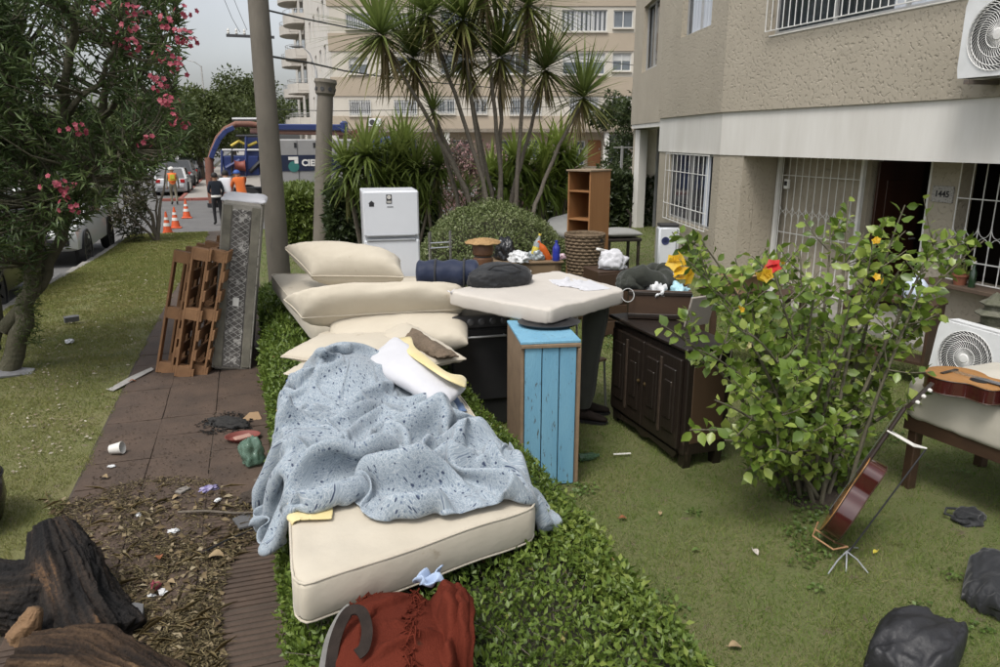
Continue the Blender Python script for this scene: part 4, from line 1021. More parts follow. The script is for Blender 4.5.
# metal fence behind the hedge
fx0, fx1 = hx(612, 25), hx(660, 25)
fe = thing('metal_fence', 'thin grey metal gate posts behind the garden hedge', 'fence', (fx0, 25, tz(25)))
zt = AT(620, 146, Y=25).z
for i, px in enumerate((620, 634, 647, 655)):
    b = MB(); b.box((hx(px, 25), 25, (zt + tz(25)) / 2), (.07, .07, zt - tz(25))); b.build('post', m_alu, fe, world=True)
for zr_ in (zt - .05, tz(25) + 1.1): b = MB(); b.box(((fx0 + fx1) / 2, 25, zr_), (fx1 - fx0, .05, .05)); b.build('rail', m_alu, fe, world=True)

# ---- hibiscus shrub on the lawn
hib = thing('hibiscus_shrub', 'bright green hibiscus shrub with yellow and red blossoms on the lawn', 'shrub', (3.62, 3.85, 0))
HB0 = Vector((3.62, 3.85, -.03))
tips = [(672, 232, 4.3), (662, 325, 3.7), (700, 240, 4.2), (690, 262, 4.0), (735, 258, 4.2), (765, 248, 4.1), (800, 250, 4.2), (830, 225, 4.1), (848, 200, 4.0), (905, 205, 3.8), (880, 232, 3.8), (870, 262, 3.7), (938, 232, 3.7), (965, 258, 3.5), (985, 240, 3.5), (920, 290, 3.5), (900, 325, 3.8), (955, 388, 3.5), (690, 430, 3.5), (700, 350, 3.6), (720, 300, 3.8), (745, 330, 3.6), (780, 300, 3.7), (815, 290, 3.7), (850, 300, 3.5), (876, 372, 3.8), (835, 350, 3.5), (790, 370, 3.3), (750, 390, 3.3), (725, 440, 3.4), (770, 450, 3.3), (810, 430, 3.2), (848, 418, 3.7), (715, 400, 3.5), (846, 462, 3.7), (745, 470, 3.5), (905, 262, 3.6), (820, 320, 4.4), (760, 300, 4.5), (860, 330, 4.3), (710, 290, 4.3), (790, 270, 4.5), (930, 318, 3.6), (700, 262, 4.2)]
stem = MB(); LP = []; LD = []
def leafstem(pts, r0, n, start):
    for k in range(n):
        t = start + (1 - start) * (k + random.random()) / n; f = t * (len(pts) - 1); i = min(int(f), len(pts) - 2); p = pts[i].lerp(pts[i + 1], f - i); d = (pts[i + 1] - pts[i]).normalized()
        a = k * 2.4 + random.gauss(0, .5); o = d.orthogonal().normalized(); o2 = d.cross(o); rad = o * math.cos(a) + o2 * math.sin(a)
        LP.append(tuple(p + rad * .012)); LD.append(tuple(rad + d * random.uniform(.2, .9) + Vector((0, 0, random.uniform(-.25, .25)))))
for (px, py, Y) in tips:
    e = AT(px, py, Y=Y); s = HB0 + Vector((random.gauss(0, .10), random.gauss(0, .10), 0)); L_ = (e - s).length
    m1 = s.lerp(e, .4) + Vector((random.gauss(0, .04), random.gauss(0, .04), .16 * L_)); m2 = s.lerp(e, .75) + Vector((random.gauss(0, .03), random.gauss(0, .03), .08 * L_))
    pts = []
    for t in np.linspace(0, 1, 13):
        a_, b_, c_ = s.lerp(m1, t), m1.lerp(m2, t), m2.lerp(e, t); pts.append((a_.lerp(b_, t)).lerp(b_.lerp(c_, t), t))
    stem.tube(pts, [.017 - .013 * k / 12 for k in range(13)], 6)
    leafstem(pts, .01, 32, .14)
    for q in range(8):                                    # side shoots
        i = random.randint(2, 11); d = Vector((random.gauss(0, 1), random.gauss(0, .8), random.uniform(.1, 1.1))).normalized(); l2 = random.uniform(.10, .30)
        sp = [pts[i], pts[i] + d * l2 * .5, pts[i] + d * l2 + Vector((0, 0, .03))]
        stem.tube(sp, [.005, .004, .0025], 5); leafstem(sp, .01, 8, .25)
stem.build('stem', M('hibiscus_stem', (.14, .125, .085), (.095, .085, .055), 20, .9, .004, 60), hib, world=True, smooth=60)
LP = np.array(LP); LD = np.array(LD); nL = len(LP)
m_hib = leafmat('hibiscus_leaf', [(.075, .125, .018), (.12, .19, .027), (.19, .27, .045), (.30, .36, .08)], .35, .32, .5)
LS = .070 * (.55 + .75 * rng.random(nL)); LN = rng.normal(size=(nL, 3)) * 1.0 + np.array([-.2, -.6, 1.0])
order = rng.permutation(nL); big = order[:300]; rest = order[300:]
foliage('leaves', LP[rest], LD[rest], LS[rest], LS[rest] * .68, T_BROAD, m_hib, hib, nrm=LN[rest])
stuff(bpy.data.objects['leaves'])
LM = []
for v in range(6):
    P, fi, kk = leaf_arrays(np.zeros((1, 3)), np.array([[0, 1., 0]]), 1, .66, T_BROAD, nrm=np.array([[0, 0, 1.]])); LM.append(tri_mesh('leaf', P, fi, m_hib, np.full(len(P), .1 + .16 * v), smooth=True))
for i in big:
    d = Vector(LD[i]).normalized(); z = Vector(LN[i]); x = d.cross(z).normalized(); z = x.cross(d)
    o = bpy.data.objects.new('leaf', LM[random.randrange(6)]); COL.objects.link(o); o.parent = hib; T = Matrix((x, d, z)).transposed().to_4x4(); T = T @ Matrix.Scale(LS[i] * 1.15, 4); T.translation = Vector(LP[i]) - hib.location; o.matrix_basis = T
m_yel = leafmat('yellow_petal', [(.62, .36, .015), (.78, .50, .03), (.80, .58, .10)], .5, .35)
m_redp = leafmat('red_petal', [(.42, .012, .01), (.58, .025, .02)], .5, .3)
for (px, py, Y, m, r, cnt) in [(676, 262, 3.75, m_yel, .055, 3), (683, 274, 3.7, m_yel, .055, 3), (765, 274, 3.6, m_yel, .05, 3), (775, 268, 3.62, m_redp, .055, 3), (740, 309, 3.5, m_yel, .02, 2), (744, 345, 3.4, leafmat('cream_petal', [(.5, .45, .15), (.6, .55, .3)], .5, .3), .022, 2), (877, 240, 3.6, m_yel, .025, 2), (876, 278, 3.6, m_yel, .028, 2), (786, 257, 3.7, m_yel, .015, 1)]:
    flower('blossom', hib, AT(px, py, Y=Y), r, m, 5, cnt, .015)
bb = MB(); bb.lathe([(.24, .004), (.21, .012), (.12, .02), (.0001, .025)], (3.60, 3.72, 0), 24, sx=1.15, sy=.75); struct(bb.build('soil_patch', M('bare_soil', (.035, .026, .02), (.06, .045, .032), 12, .95, .012, 50), origin=(3.6, 3.72, 0)))
# ================================================================== the pile on the hedge
def fabric(name, c1, c2, rough=.9, wr=.004, bs=9, weave=None, dirt=None):
    m = M(name, c1, c2, 2.5, rough, wr, bs, spec=.25, c3=dirt, s3=4.5, t3=.635)
    m.node_tree.nodes['Principled BSDF'].inputs['Sheen Weight'].default_value = .15
    return m
m_cream_f = fabric('cream_canvas', (.50, .452, .365), (.45, .402, .32), .9, .008, 7, dirt=(.37, .315, .235))
m_grey_f = fabric('offwhite_mattress', (.50, .465, .415), (.45, .415, .37), .9, .006, 6)
def soft_slab(name, label, cat, cs, thick, p=10, n=36, wob=.01, mat=None, pip=None, sag=0, group=None, pinch=0, seed=0, wr=0, parent=None, pipr=.006):
    """cushion or mattress between four mid-height corners (u0v0,u1v0,u1v1,u0v1), rounded edges, wobble and corner wrinkles"""
    cs = [Vector(c) for c in cs]; rr = np.random.default_rng(seed)
    cen = sum(cs, Vector()) / 4; nrm = (cs[2] - cs[0]).cross(cs[3] - cs[1]).normalized()
    if nrm.z < 0: nrm = -nrm
    def mp(s): s = 2 * s - 1; return math.copysign(1 - (1 - abs(s)) ** 2.2, s)
    q = max(p, 1.0)
    off = Vector(rr.normal(size=3) * 10)
    def base(U, V):
        if pinch: 
            U, V = U * (1 - pinch * (1 - V * V)), V * (1 - pinch * (1 - U * U))
        if p >= 6:                              # round the plan corners
            k = .045; a, b_ = abs(U), abs(V); m_ = max(a, b_)
            if min(a, b_) > 1 - k * 3: sc = 1 - k * .9 * ((min(a, b_) - (1 - k * 3)) / (k * 3)) ** 2; U *= sc; V *= sc
        u, v = (U + 1) / 2, (V + 1) / 2
        P = (cs[0] * (1 - u) + cs[1] * u) * (1 - v) + (cs[3] * (1 - u) + cs[2] * u) * v
        if sag: P = P + nrm * (-sag * (1 - U * U) * (1 - V * V))
        return P
    def prof(U, V):
        g = max(0, 1 - abs(U) ** q) * max(0, 1 - abs(V) ** q)
        return g ** (1 / q if p >= 6 else .40)
    def pt(U, V, s):
        P = base(U, V); h = prof(U, V) * thick / 2
        w = wob * (mn.noise((P * 3 + off)) + .5 * mn.noise(P * 9 + off)) if wob else 0
        if wr and h > 0:
            e = max(abs(U), abs(V)); w += wr * mn.noise(Vector((P.x * 26, P.y * 26, P.z * 5)) + off) * (e ** 2) + wr * .7 * mn.noise(Vector((P.x * 5, P.y * 22, P.z)) + off)
        return P + nrm * (s * h + (w if h > 1e-5 else w * .4))
    b = MB(); vs = []; idx = {}
    for s in (1, -1):
        for j in range(n):
            for i in range(n):
                edge = i in (0, n - 1) or j in (0, n - 1)
                if s < 0 and edge: idx[(s, i, j)] = idx[(1, i, j)]; continue
                idx[(s, i, j)] = len(vs); vs.append(pt(mp(i / (n - 1)), mp(j / (n - 1)), s))
    fs = []
    for s in (1, -1):
        for j in range(n - 1):
            for i in range(n - 1):
                q4 = [idx[(s, i, j)], idx[(s, i + 1, j)], idx[(s, i + 1, j + 1)], idx[(s, i, j + 1)]]; fs.append(q4 if s > 0 else q4[::-1])
    b.add(vs, fs)
    if parent is None:
        o = tag(b.build(name, mat, origin=tuple(cen - nrm * thick / 2), smooth=180), label, cat, group); org = o.location.copy()
    else:
        o = b.build(name, mat, parent, smooth=180, world=True); org = parent.location.copy()
    if pip is not None:
        per = [(t, -1) for t in np.linspace(-1, 1, 30)] + [(1, t) for t in np.linspace(-1, 1, 30)][1:] + [(t, 1) for t in np.linspace(1, -1, 30)][1:] + [(-1, t) for t in np.linspace(1, -1, 30)][1:]
        for lev in pip:
            e = MB(); k = 1 if lev == 0 else .992
            if lev == 0: pts = [pt(U, V, 1) for U, V in per]
            else: pts = [base(U * k, V * k) + nrm * (thick / 2 * lev * .97 + (wob * mn.noise(base(U * k, V * k) * 3 + off))) for U, V in per]
            e.tube(pts, pipr, 6); e.v = [tuple(Vector(v) - org) for v in e.v]; e.build('piping', mat, o, smooth=180)
    return o
# --- front mattress
g = lambda px, py, z: G(px, py, z)
mF = [Vector((.03, 2.60, .645)), Vector((1.19, 2.95, .645)), Vector((1.19, 4.75, .72)), Vector((.10, 4.62, .72))]
soft_slab('mattress', 'bare cream mattress on the hedge with its near end below the patterned sheet', 'mattress', mF, .20, 12, 44, .016, m_cream_f, pip=(.9, -.9), seed=1, wr=.004)
b = MB(); 
# --- back cushions and slabs
soft_slab('mattress', 'thick cream mattress slab beneath the top pillow, its left end toward the pavement', 'mattress', [g(311, 333, .66), g(440, 335, .66), g(430, 285, .78), g(270, 281, .78)], .21, 10, 36, .012, m_cream_f, pip=(.9,), seed=2, group='cream mattresses')
soft_slab('long_cushion', 'topmost plump cream cushion nearest the white fridge', 'cushion', [g(312, 276, 1.04), g(404, 277, 1.04), g(400, 260, 1.16), g(285, 249, 1.25)], .46, 2.6, 36, .012, m_cream_f, pip=(0,), seed=3, wr=.016, pinch=.03, pipr=.008)
soft_slab('long_cushion', 'longest cream cushion lying across the middle of the pile', 'cushion', [g(302, 318, 1.00), g(464, 309, 1.04), g(470, 292, 1.14), g(284, 300, 1.13)], .47, 2.8, 40, .012, m_cream_f, pip=(0,), seed=4, wr=.018, pinch=.02, pipr=.008)
soft_slab('mattress_roll', 'flat cream slab with rounded right end under the longest cushion', 'cushion', [g(330, 349, .80), g(468, 344, .83), g(468, 318, .93), g(330, 318, .93)], .24, 4, 34, .01, m_cream_f, pip=None, seed=5, wr=.008)
soft_slab('pillow', 'flat cream pillow with pointed corner at the left of the pile', 'pillow', [g(281, 357, .80), g(385, 372, .84), g(420, 338, .88), g(327, 332, .84)], .17, 2, 30, .01, m_cream_f, pip=(0,), seed=6, wr=.012, pinch=.04)
soft_slab('pillow', 'lower cream pillow half under the patterned sheet at the left', 'pillow', [g(284, 374, .74), g(360, 395, .77), g(385, 362, .78), g(335, 347, .76)], .14, 2, 28, .01, m_cream_f, pip=(0,), seed=7, wr=.012, pinch=.04)
o5 = soft_slab('torn_cushion', 'torn cream cushion with brown stuffing showing, right of the pillows', 'cushion', [g(372, 338, .88), g(428, 366, .84), g(466, 359, .84), g(405, 322, .96)], .15, 2, 28, .008, m_cream_f, pip=(0,), seed=8, wr=.012, pinch=.03)
soft_slab('stuffing', '', '', [g(402, 343, .925), g(438, 359, .885), g(459, 356, .89), g(412, 328, .985)], .085, 2, 24, .02, M('brown_stuffing', (.17, .125, .085), (.10, .075, .05), 14, .95, .02, 40), parent=o5, seed=9, wr=.02)
m_white_f = fabric('white_cotton', (.54, .54, .56), (.49, .49, .515), .9, .004, 12)
ow = soft_slab('pillow', 'white pillow with yellow edged cover leaning above the patterned sheet', 'pillow', [g(362, 364, .93), g(444, 410, .88), g(466, 388, .90), g(395, 337, 1.02)], .14, 2.3, 30, .008, m_white_f, seed=10, wr=.008, pinch=.02)
# yellow border of its cover
ye = MB(); bord = [(396, 338), (401, 347), (409, 355), (421, 363), (434, 372), (446, 380), (458, 384), (466, 388)]; bord2 = [(412, 336), (413, 345), (418, 350), (428, 357), (440, 368), (452, 375), (462, 374), (467, 379)]
def bz(i): return .985 + .09 * math.sin(math.pi * i / 7) * .6 - .055 * i / 7
ye.grid(lambda u, v: tuple(g(*[a + (c - a) * v for a, c in zip(bord[round(u * 7)], bord2[round(u * 7)])], bz(round(u * 7)) + .012 * math.sin(v * 3.1) + .01)), 8, 5)
oy = ye.build('yellow_border', fabric('yellow_print', (.58, .47, .20), (.66, .58, .36), .9, .003, 20), ow, world=True, fixn=False, smooth=180)
md = oy.modifiers.new('s', 'SUBSURF'); md.levels = md.render_levels = 2
md = oy.modifiers.new('t', 'SOLIDIFY'); md.thickness = .008

# ---------------------------------------------------------------- cloth: crumpled sheets settled by position based dynamics
def poly_at(pl, t):
    d = [0]; 
    for a, c in zip(pl[:-1], pl[1:]): d.append(d[-1] + math.hypot(c[0] - a[0], c[1] - a[1]))
    t *= d[-1]
    for i in range(len(pl) - 1):
        if t <= d[i + 1] + 1e-9:
            k = (t - d[i]) / max(d[i + 1] - d[i], 1e-9); return np.array(pl[i]) * (1 - k) + np.array(pl[i + 1]) * k
    return np.array(pl[-1], float)
def drape(top, right, bottom, left, nu, nv, zplane, excess, hfn, amp, steps, seed, wl=(5, 12), grav=.0012, fric=.75, extra=None, fxy=None):
    """boundary curves in photo pixels, laid on height zplane; cloth has `excess` more length than the outline"""
    us, vs = np.linspace(0, 1, nu), np.linspace(0, 1, nv); I = np.zeros((nv, nu, 2))
    T = np.array([poly_at(top, u) for u in us]); Bt = np.array([poly_at(bottom, u) for u in us]); Lf = np.array([poly_at(left, v) for v in vs]); Rt = np.array([poly_at(right, v) for v in vs])
    for j, v in enumerate(vs):
        I[j] = (1 - v) * T + v * Bt + ((1 - us)[:, None] * Lf[j] + us[:, None] * Rt[j]) - ((1 - us)[:, None] * ((1 - v) * T[0] + v * Bt[0]) + us[:, None] * ((1 - v) * T[-1] + v * Bt[-1]))
    P = np.array([[tuple(G(I[j, i, 0], I[j, i, 1], zplane)) for i in range(nu)] for j in range(nv)])
    r2 = np.random.default_rng(seed)
    uv = np.stack(np.meshgrid(us, vs), -1)
    f3 = np.concatenate([P[..., :2], np.zeros((nv, nu, 1))], -1).reshape(-1, 3)
    nz = (vnoise(f3, wl[0], seed) + .55 * vnoise(f3, wl[1], seed + 1) + .25 * vnoise(f3, wl[1] * 2.2, seed + 2)).reshape(nv, nu)
    du = np.linalg.norm(P[:, 1:] - P[:, :-1], axis=-1).mean() * excess; dv = np.linalg.norm(P[1:] - P[:-1], axis=-1).mean() * excess
    P[..., 2] = np.maximum(P[..., 2] - (.12 if fxy is not None else 0), hfn(P[..., 0], P[..., 1])) + (.010 if fxy is not None else .02) + amp * (nz + .6)
    jit = np.stack([vnoise(f3, wl[1], seed + 5), vnoise(f3, wl[1], seed + 6)], -1).reshape(nv, nu, 2); P[..., :2] += .012 * jit
    if extra is not None: P[..., 2] += extra(uv[..., 0], uv[..., 1])
    if fxy is not None:
        e_ = np.minimum(np.minimum(uv[..., 0], 1 - uv[..., 0]), np.minimum(uv[..., 1], 1 - uv[..., 1])); P[..., 2] += fxy(P[..., 0], P[..., 1]) * (.10 + .90 * ss(e_, 0, .05))
    V = np.zeros_like(P); dg = math.hypot(du, dv)
    ln = lambda d: np.linalg.norm(d, axis=-1, keepdims=True)
    if fxy is not None:                       # the laid folds are the cloth's own length
        EU, EV, E1, E2 = ln(P[:, 1:] - P[:, :-1]), ln(P[1:] - P[:-1]), ln(P[1:, 1:] - P[:-1, :-1]), ln(P[1:, :-1] - P[:-1, 1:])
    else:
        EU, EV, E1, E2 = np.full(P[:, 1:].shape[:2] + (1,), du), np.full(P[1:].shape[:2] + (1,), dv), np.full((nv - 1, nu - 1, 1), dg), np.full((nv - 1, nu - 1, 1), dg)
    def con(A, B, L_, k):
        d = B - A; l = np.linalg.norm(d, axis=-1, keepdims=True) + 1e-9; c = d * ((l - L_) / l * .5 * k); A += c; B -= c
    for s in range(steps):
        Q = P.copy(); V[..., 2] -= grav; P += V
        for it in range(5):
            for o in (0, 1):
                n1 = P[:, o + 1::2].shape[1]; con(P[:, o:-1:2][:, :n1], P[:, o + 1::2], EU[:, o::2][:, :n1], 1); n2 = P[o + 1::2].shape[0]; con(P[o:-1:2][:n2], P[o + 1::2], EV[o::2][:n2], 1)
                a, c = P[o:-1:2][:n2], P[o + 1::2]
                con(a[:, :-1], c[:, 1:], E1[o::2][:n2], .35); con(a[:, 1:], c[:, :-1], E2[o::2][:n2], .35)
            # bending: keep second neighbours from folding shut
            for (A_, B_, L_) in ((P[:, :-4], P[:, 4:], du * 4), (P[:-4], P[4:], dv * 4)):
                d = B_ - A_; l = np.linalg.norm(d, axis=-1, keepdims=True) + 1e-9; tgt = L_ * .62; c = np.where(l < tgt, d * ((l - tgt) / l * .10), 0); A_ += c; B_ -= c
        h = hfn(P[..., 0], P[..., 1]) + .008; hit = P[..., 2] < h
        P[..., 2] = np.where(hit, h, P[..., 2]); P[..., :2] = np.where(hit[..., None], Q[..., :2] + (P[..., :2] - Q[..., :2]) * (1 - fric), P[..., :2])
        V = (P - Q) * .86; mv = np.linalg.norm(V, axis=-1, keepdims=True); V *= np.minimum(1, .02 / np.maximum(mv, 1e-9))
    # light smoothing against grid chatter
    for _ in range(2):
        S = P.copy(); S[1:-1, 1:-1] = .5 * P[1:-1, 1:-1] + .125 * (P[2:, 1:-1] + P[:-2, 1:-1] + P[1:-1, 2:] + P[1:-1, :-2]); P = S
    return P
def cloth_obj(name, P, mat, thick=.004, label=None, cat=None, size=(1, 1), parent=None, sub=1, arc=False):
    nv, nu = P.shape[:2]; cen = P.reshape(-1, 3).mean(0); cen[2] = P[..., 2].min()
    me = bpy.data.meshes.new(name); Q = (P - cen).reshape(-1, 3)
    fs = [[j * nu + i, (j + 1) * nu + i, (j + 1) * nu + i + 1, j * nu + i + 1] for j in range(nv - 1) for i in range(nu - 1)]
    me.from_pydata([tuple(q) for q in Q], [], fs); me.materials.append(mat)
    uvl = me.uv_layers.new(name='UVMap'); lv = np.zeros(len(me.loops), np.int32); me.loops.foreach_get('vertex_index', lv)
    UV = np.stack([(lv % nu) / (nu - 1) * size[0], (lv // nu) / (nv - 1) * size[1]], 1)
    if arc:                                  # print follows the cloth's own length
        U = np.concatenate([np.zeros((nv, 1)), np.cumsum(np.linalg.norm(P[:, 1:] - P[:, :-1], axis=-1), 1)], 1); Vv = np.concatenate([np.zeros((1, nu)), np.cumsum(np.linalg.norm(P[1:] - P[:-1], axis=-1), 0)], 0)
        UV = np.stack([(U - U[:, nu // 2:nu // 2 + 1]).ravel()[lv], (Vv - Vv[nv // 2:nv // 2 + 1]).ravel()[lv]], 1)
    uvl.data.foreach_set('uv', UV.astype(np.float32).ravel())
    me.polygons.foreach_set('use_smooth', np.ones(len(fs), bool)); me.update()
    o = link(name, me, parent, tuple(cen) if parent is None else tuple(Vector(cen) - parent.location))
    if sub: md = o.modifiers.new('s', 'SUBSURF'); md.levels = md.render_levels = sub
    md = o.modifiers.new('t', 'SOLIDIFY'); md.thickness = thick; md.offset = 0
    if label: tag(o, label, cat)
    return o
def ss(x, a, b): t = np.clip((x - a) / (b - a), 0, 1); return t * t * (3 - 2 * t)
def pile_h(x, y):
    """height of what lies under the sheets: ground, hedge, front mattress, pillows behind"""
    h = np.where((x > -.02) & (x < 1.5), .5, .0)
    yl = 2.6 + .29 * (x - .03)                         # near edge of the mattress
    ins = ss(x, .0, .07) * (1 - ss(x, 1.15, 1.23)) * ss(y, yl, yl + .06) * (1 - ss(y, 4.7, 4.9))
    h = np.maximum(h, ins * (.755 + .035 * (y - 2.6)))
    bump = .95 * np.exp(-(((x - .50) / .42) ** 2 + ((y - 4.75) / .55) ** 2) ** 1.2); h = np.maximum(h, np.where(bump > .3, .30 * bump + .70, 0) * (h > .3))
    return h
def sheetmat():
    m = bpy.data.materials.new('patterned_cotton'); m.use_nodes = True; n, l = m.node_tree.nodes, m.node_tree.links; b = n['Principled BSDF']
    b.inputs['Roughness'].default_value = .9; b.inputs['Specular IOR Level'].default_value = .2; b.inputs['Sheen Weight'].default_value = .2
    tc = n.new('ShaderNodeTexCoord')
    def ramp(src, p0, p1):
        r = n.new('ShaderNodeMapRange'); r.inputs[1].default_value = p0; r.inputs[2].default_value = p1; l.new(src, r.inputs[0]); return r.outputs[0]
    def mix(fac, a, c, isc=False):
        x = n.new('ShaderNodeMix'); x.data_type = 'RGBA'; l.new(fac, x.inputs[0])
        if isinstance(a, tuple): x.inputs[6].default_value = _c(a)
        else: l.new(a, x.inputs[6])
        x.inputs[7].default_value = _c(c); return x.outputs[2]
    no = n.new('ShaderNodeTexNoise'); no.inputs['Scale'].default_value = 60; no.inputs['Detail'].default_value = 3; l.new(tc.outputs['UV'], no.inputs['Vector'])
    v0 = n.new('ShaderNodeTexVoronoi'); v0.inputs['Scale'].default_value = 64; v0.feature = 'DISTANCE_TO_EDGE'; l.new(tc.outputs['UV'], v0.inputs['Vector'])
    v1 = n.new('ShaderNodeTexVoronoi'); v1.inputs['Scale'].default_value = 34; l.new(tc.outputs['UV'], v1.inputs['Vector'])
    v2 = n.new('ShaderNodeTexVoronoi'); v2.inputs['Scale'].default_value = 21; v2.inputs['Randomness'].default_value = 1; l.new(tc.outputs['UV'], v2.inputs['Vector'])
    c = mix(ramp(no.outputs['Fac'], .40, .60), (.195, .238, .278), (.265, .312, .352))
    c = mix(ramp(v0.outputs['Distance'], .07, .03), c, (.37, .405, .435))
    c = mix(ramp(v1.outputs['Distance'], .23, .19), c, (.12, .155, .21))
    c = mix(ramp(v2.outputs['Distance'], .19, .16), c, (.045, .06, .10))
    l.new(c, b.inputs['Base Color'])
    return m
top = [(318, 372), (345, 350), (372, 366), (400, 384), (440, 408)]; right = [(440, 408), (480, 432), (530, 452), (561, 470)]
left = [(318, 372), (292, 400), (262, 440), (246, 468)]; bottom = [(250, 462), (268, 484), (300, 495), (360, 492), (405, 502), (450, 494), (490, 478), (525, 476), (561, 470)]
KN = G(408, 452, .85)                                  # the bunched middle the big folds run to
def folds(x, y, seed=3):
    dx, dy = x - KN.x, y - KN.y; r = np.hypot(dx, dy); a = np.arctan2(dy, dx)
    f3 = np.stack([x, y, 0 * x], -1).reshape(-1, 3); w = vnoise(f3, 4.2, seed).reshape(x.shape); w2 = vnoise(f3, 8, seed + 1).reshape(x.shape); w3 = vnoise(f3, 3.0, seed + 2).reshape(x.shape)
    rad = (1 - np.abs(np.sin(3.1 * a + 1.7 * w + 1.4 * r))) ** 1.5 * np.clip(r / .16, .25, 1) * np.clip(1.25 - r / .75, .35, 1)
    con = (1 - np.abs(np.sin(8.5 * r + 1.8 * w3 + 1.2 * a))) ** 1.6
    lin = (1 - np.abs(np.sin(9 * (x * .5 - y * .85) + 2.2 * w + .8 * w2))) ** 1.4
    return .15 * rad + .075 * con * np.clip(.6 + w2, 0, 1) + .085 * lin * np.clip(.5 + w3, 0, 1) + .10 * np.exp(-(r / .16) ** 2) + .012 * w2
RG = [([(165, 210), (225, 140), (290, 85)], .05, .06), ([(290, 85), (350, 118), (470, 180), (560, 262), (640, 330)], .035, .07), ([(250, 165), (330, 150), (430, 220), (520, 280)], .05, .05),
      ([(160, 335), (250, 300), (330, 262), (400, 245)], .035, .10), ([(400, 250), (445, 300), (435, 370), (400, 405)], .04, .15), ([(395, 255), (340, 300), (330, 350), (360, 380)], .035, .12),
      ([(330, 370), (260, 395), (205, 440), (205, 500)], .05, .10), ([(345, 385), (390, 430), (372, 480), (405, 530)], .038, .11), ([(440, 425), (530, 345), (640, 320), (740, 372)], .045, .12),
      ([(475, 500), (545, 420), (620, 372)], .038, .10), ([(585, 525), (625, 450), (665, 385), (705, 365)], .04, .11), ([(660, 470), (720, 420), (760, 400)], .03, .08), ([(740, 395), (800, 425), (890, 432)], .04, .07),
      ([(60, 440), (150, 400), (300, 330)], .06, .07), ([(40, 430), (120, 300), (170, 215)], .05, .05), ([(110, 515), (190, 470), (240, 420)], .045, .07), ([(230, 540), (275, 500), (330, 455)], .03, .07), ([(290, 545), (330, 505), (360, 470)], .03, .07), ([(80, 370), (170, 320), (250, 240)], .05, .06), ([(470, 200), (540, 300), (600, 330)], .04, .06), ([(130, 470), (90, 400), (110, 340)], .04, .05)]
RGW = [([G(240 + x / 2.78, 320 + y / 2.78, .86) for x, y in pl], w * .72, h * 1.45) for pl, w, h in RG]
def ridges(x, y, RGW, seed=3, wob=.022):
    f3 = np.stack([x, y, 0 * x], -1).reshape(-1, 3); X = x + wob * vnoise(f3, 11, seed).reshape(x.shape); Y = y + wob * vnoise(f3, 11, seed + 1).reshape(x.shape); z = np.zeros_like(x)
    for pl, w, h in RGW:
        best = np.full(x.shape, 9.); tb = np.zeros_like(x); sg = np.zeros_like(x); nseg = len(pl) - 1
        for i in range(nseg):
            ax, ay, bx_, by_ = pl[i].x, pl[i].y, pl[i + 1].x, pl[i + 1].y; dx, dy = bx_ - ax, by_ - ay; L2 = dx * dx + dy * dy
            t = np.clip(((X - ax) * dx + (Y - ay) * dy) / L2, 0, 1); d = np.hypot(X - ax - t * dx, Y - ay - t * dy); m = d < best; best = np.where(m, d, best); tb = np.where(m, (i + t) / nseg, tb); sg = np.where(m, (X - ax) * dy - (Y - ay) * dx, sg)
        wl_ = np.where(sg > 0, w * .75, w * 1.5)                # one flank steeper than the other
        z = np.maximum(z, h * np.exp(-(best / wl_) ** 2) * (.55 + .45 * np.sin(math.pi * np.clip(tb, .08, .92)))) + .25 * h * np.exp(-(best / (wl_ * 2)) ** 2)
    return z + .010 * vnoise(f3, 20, seed + 4).reshape(x.shape) + .006 * vnoise(f3, 38, seed + 5).reshape(x.shape)
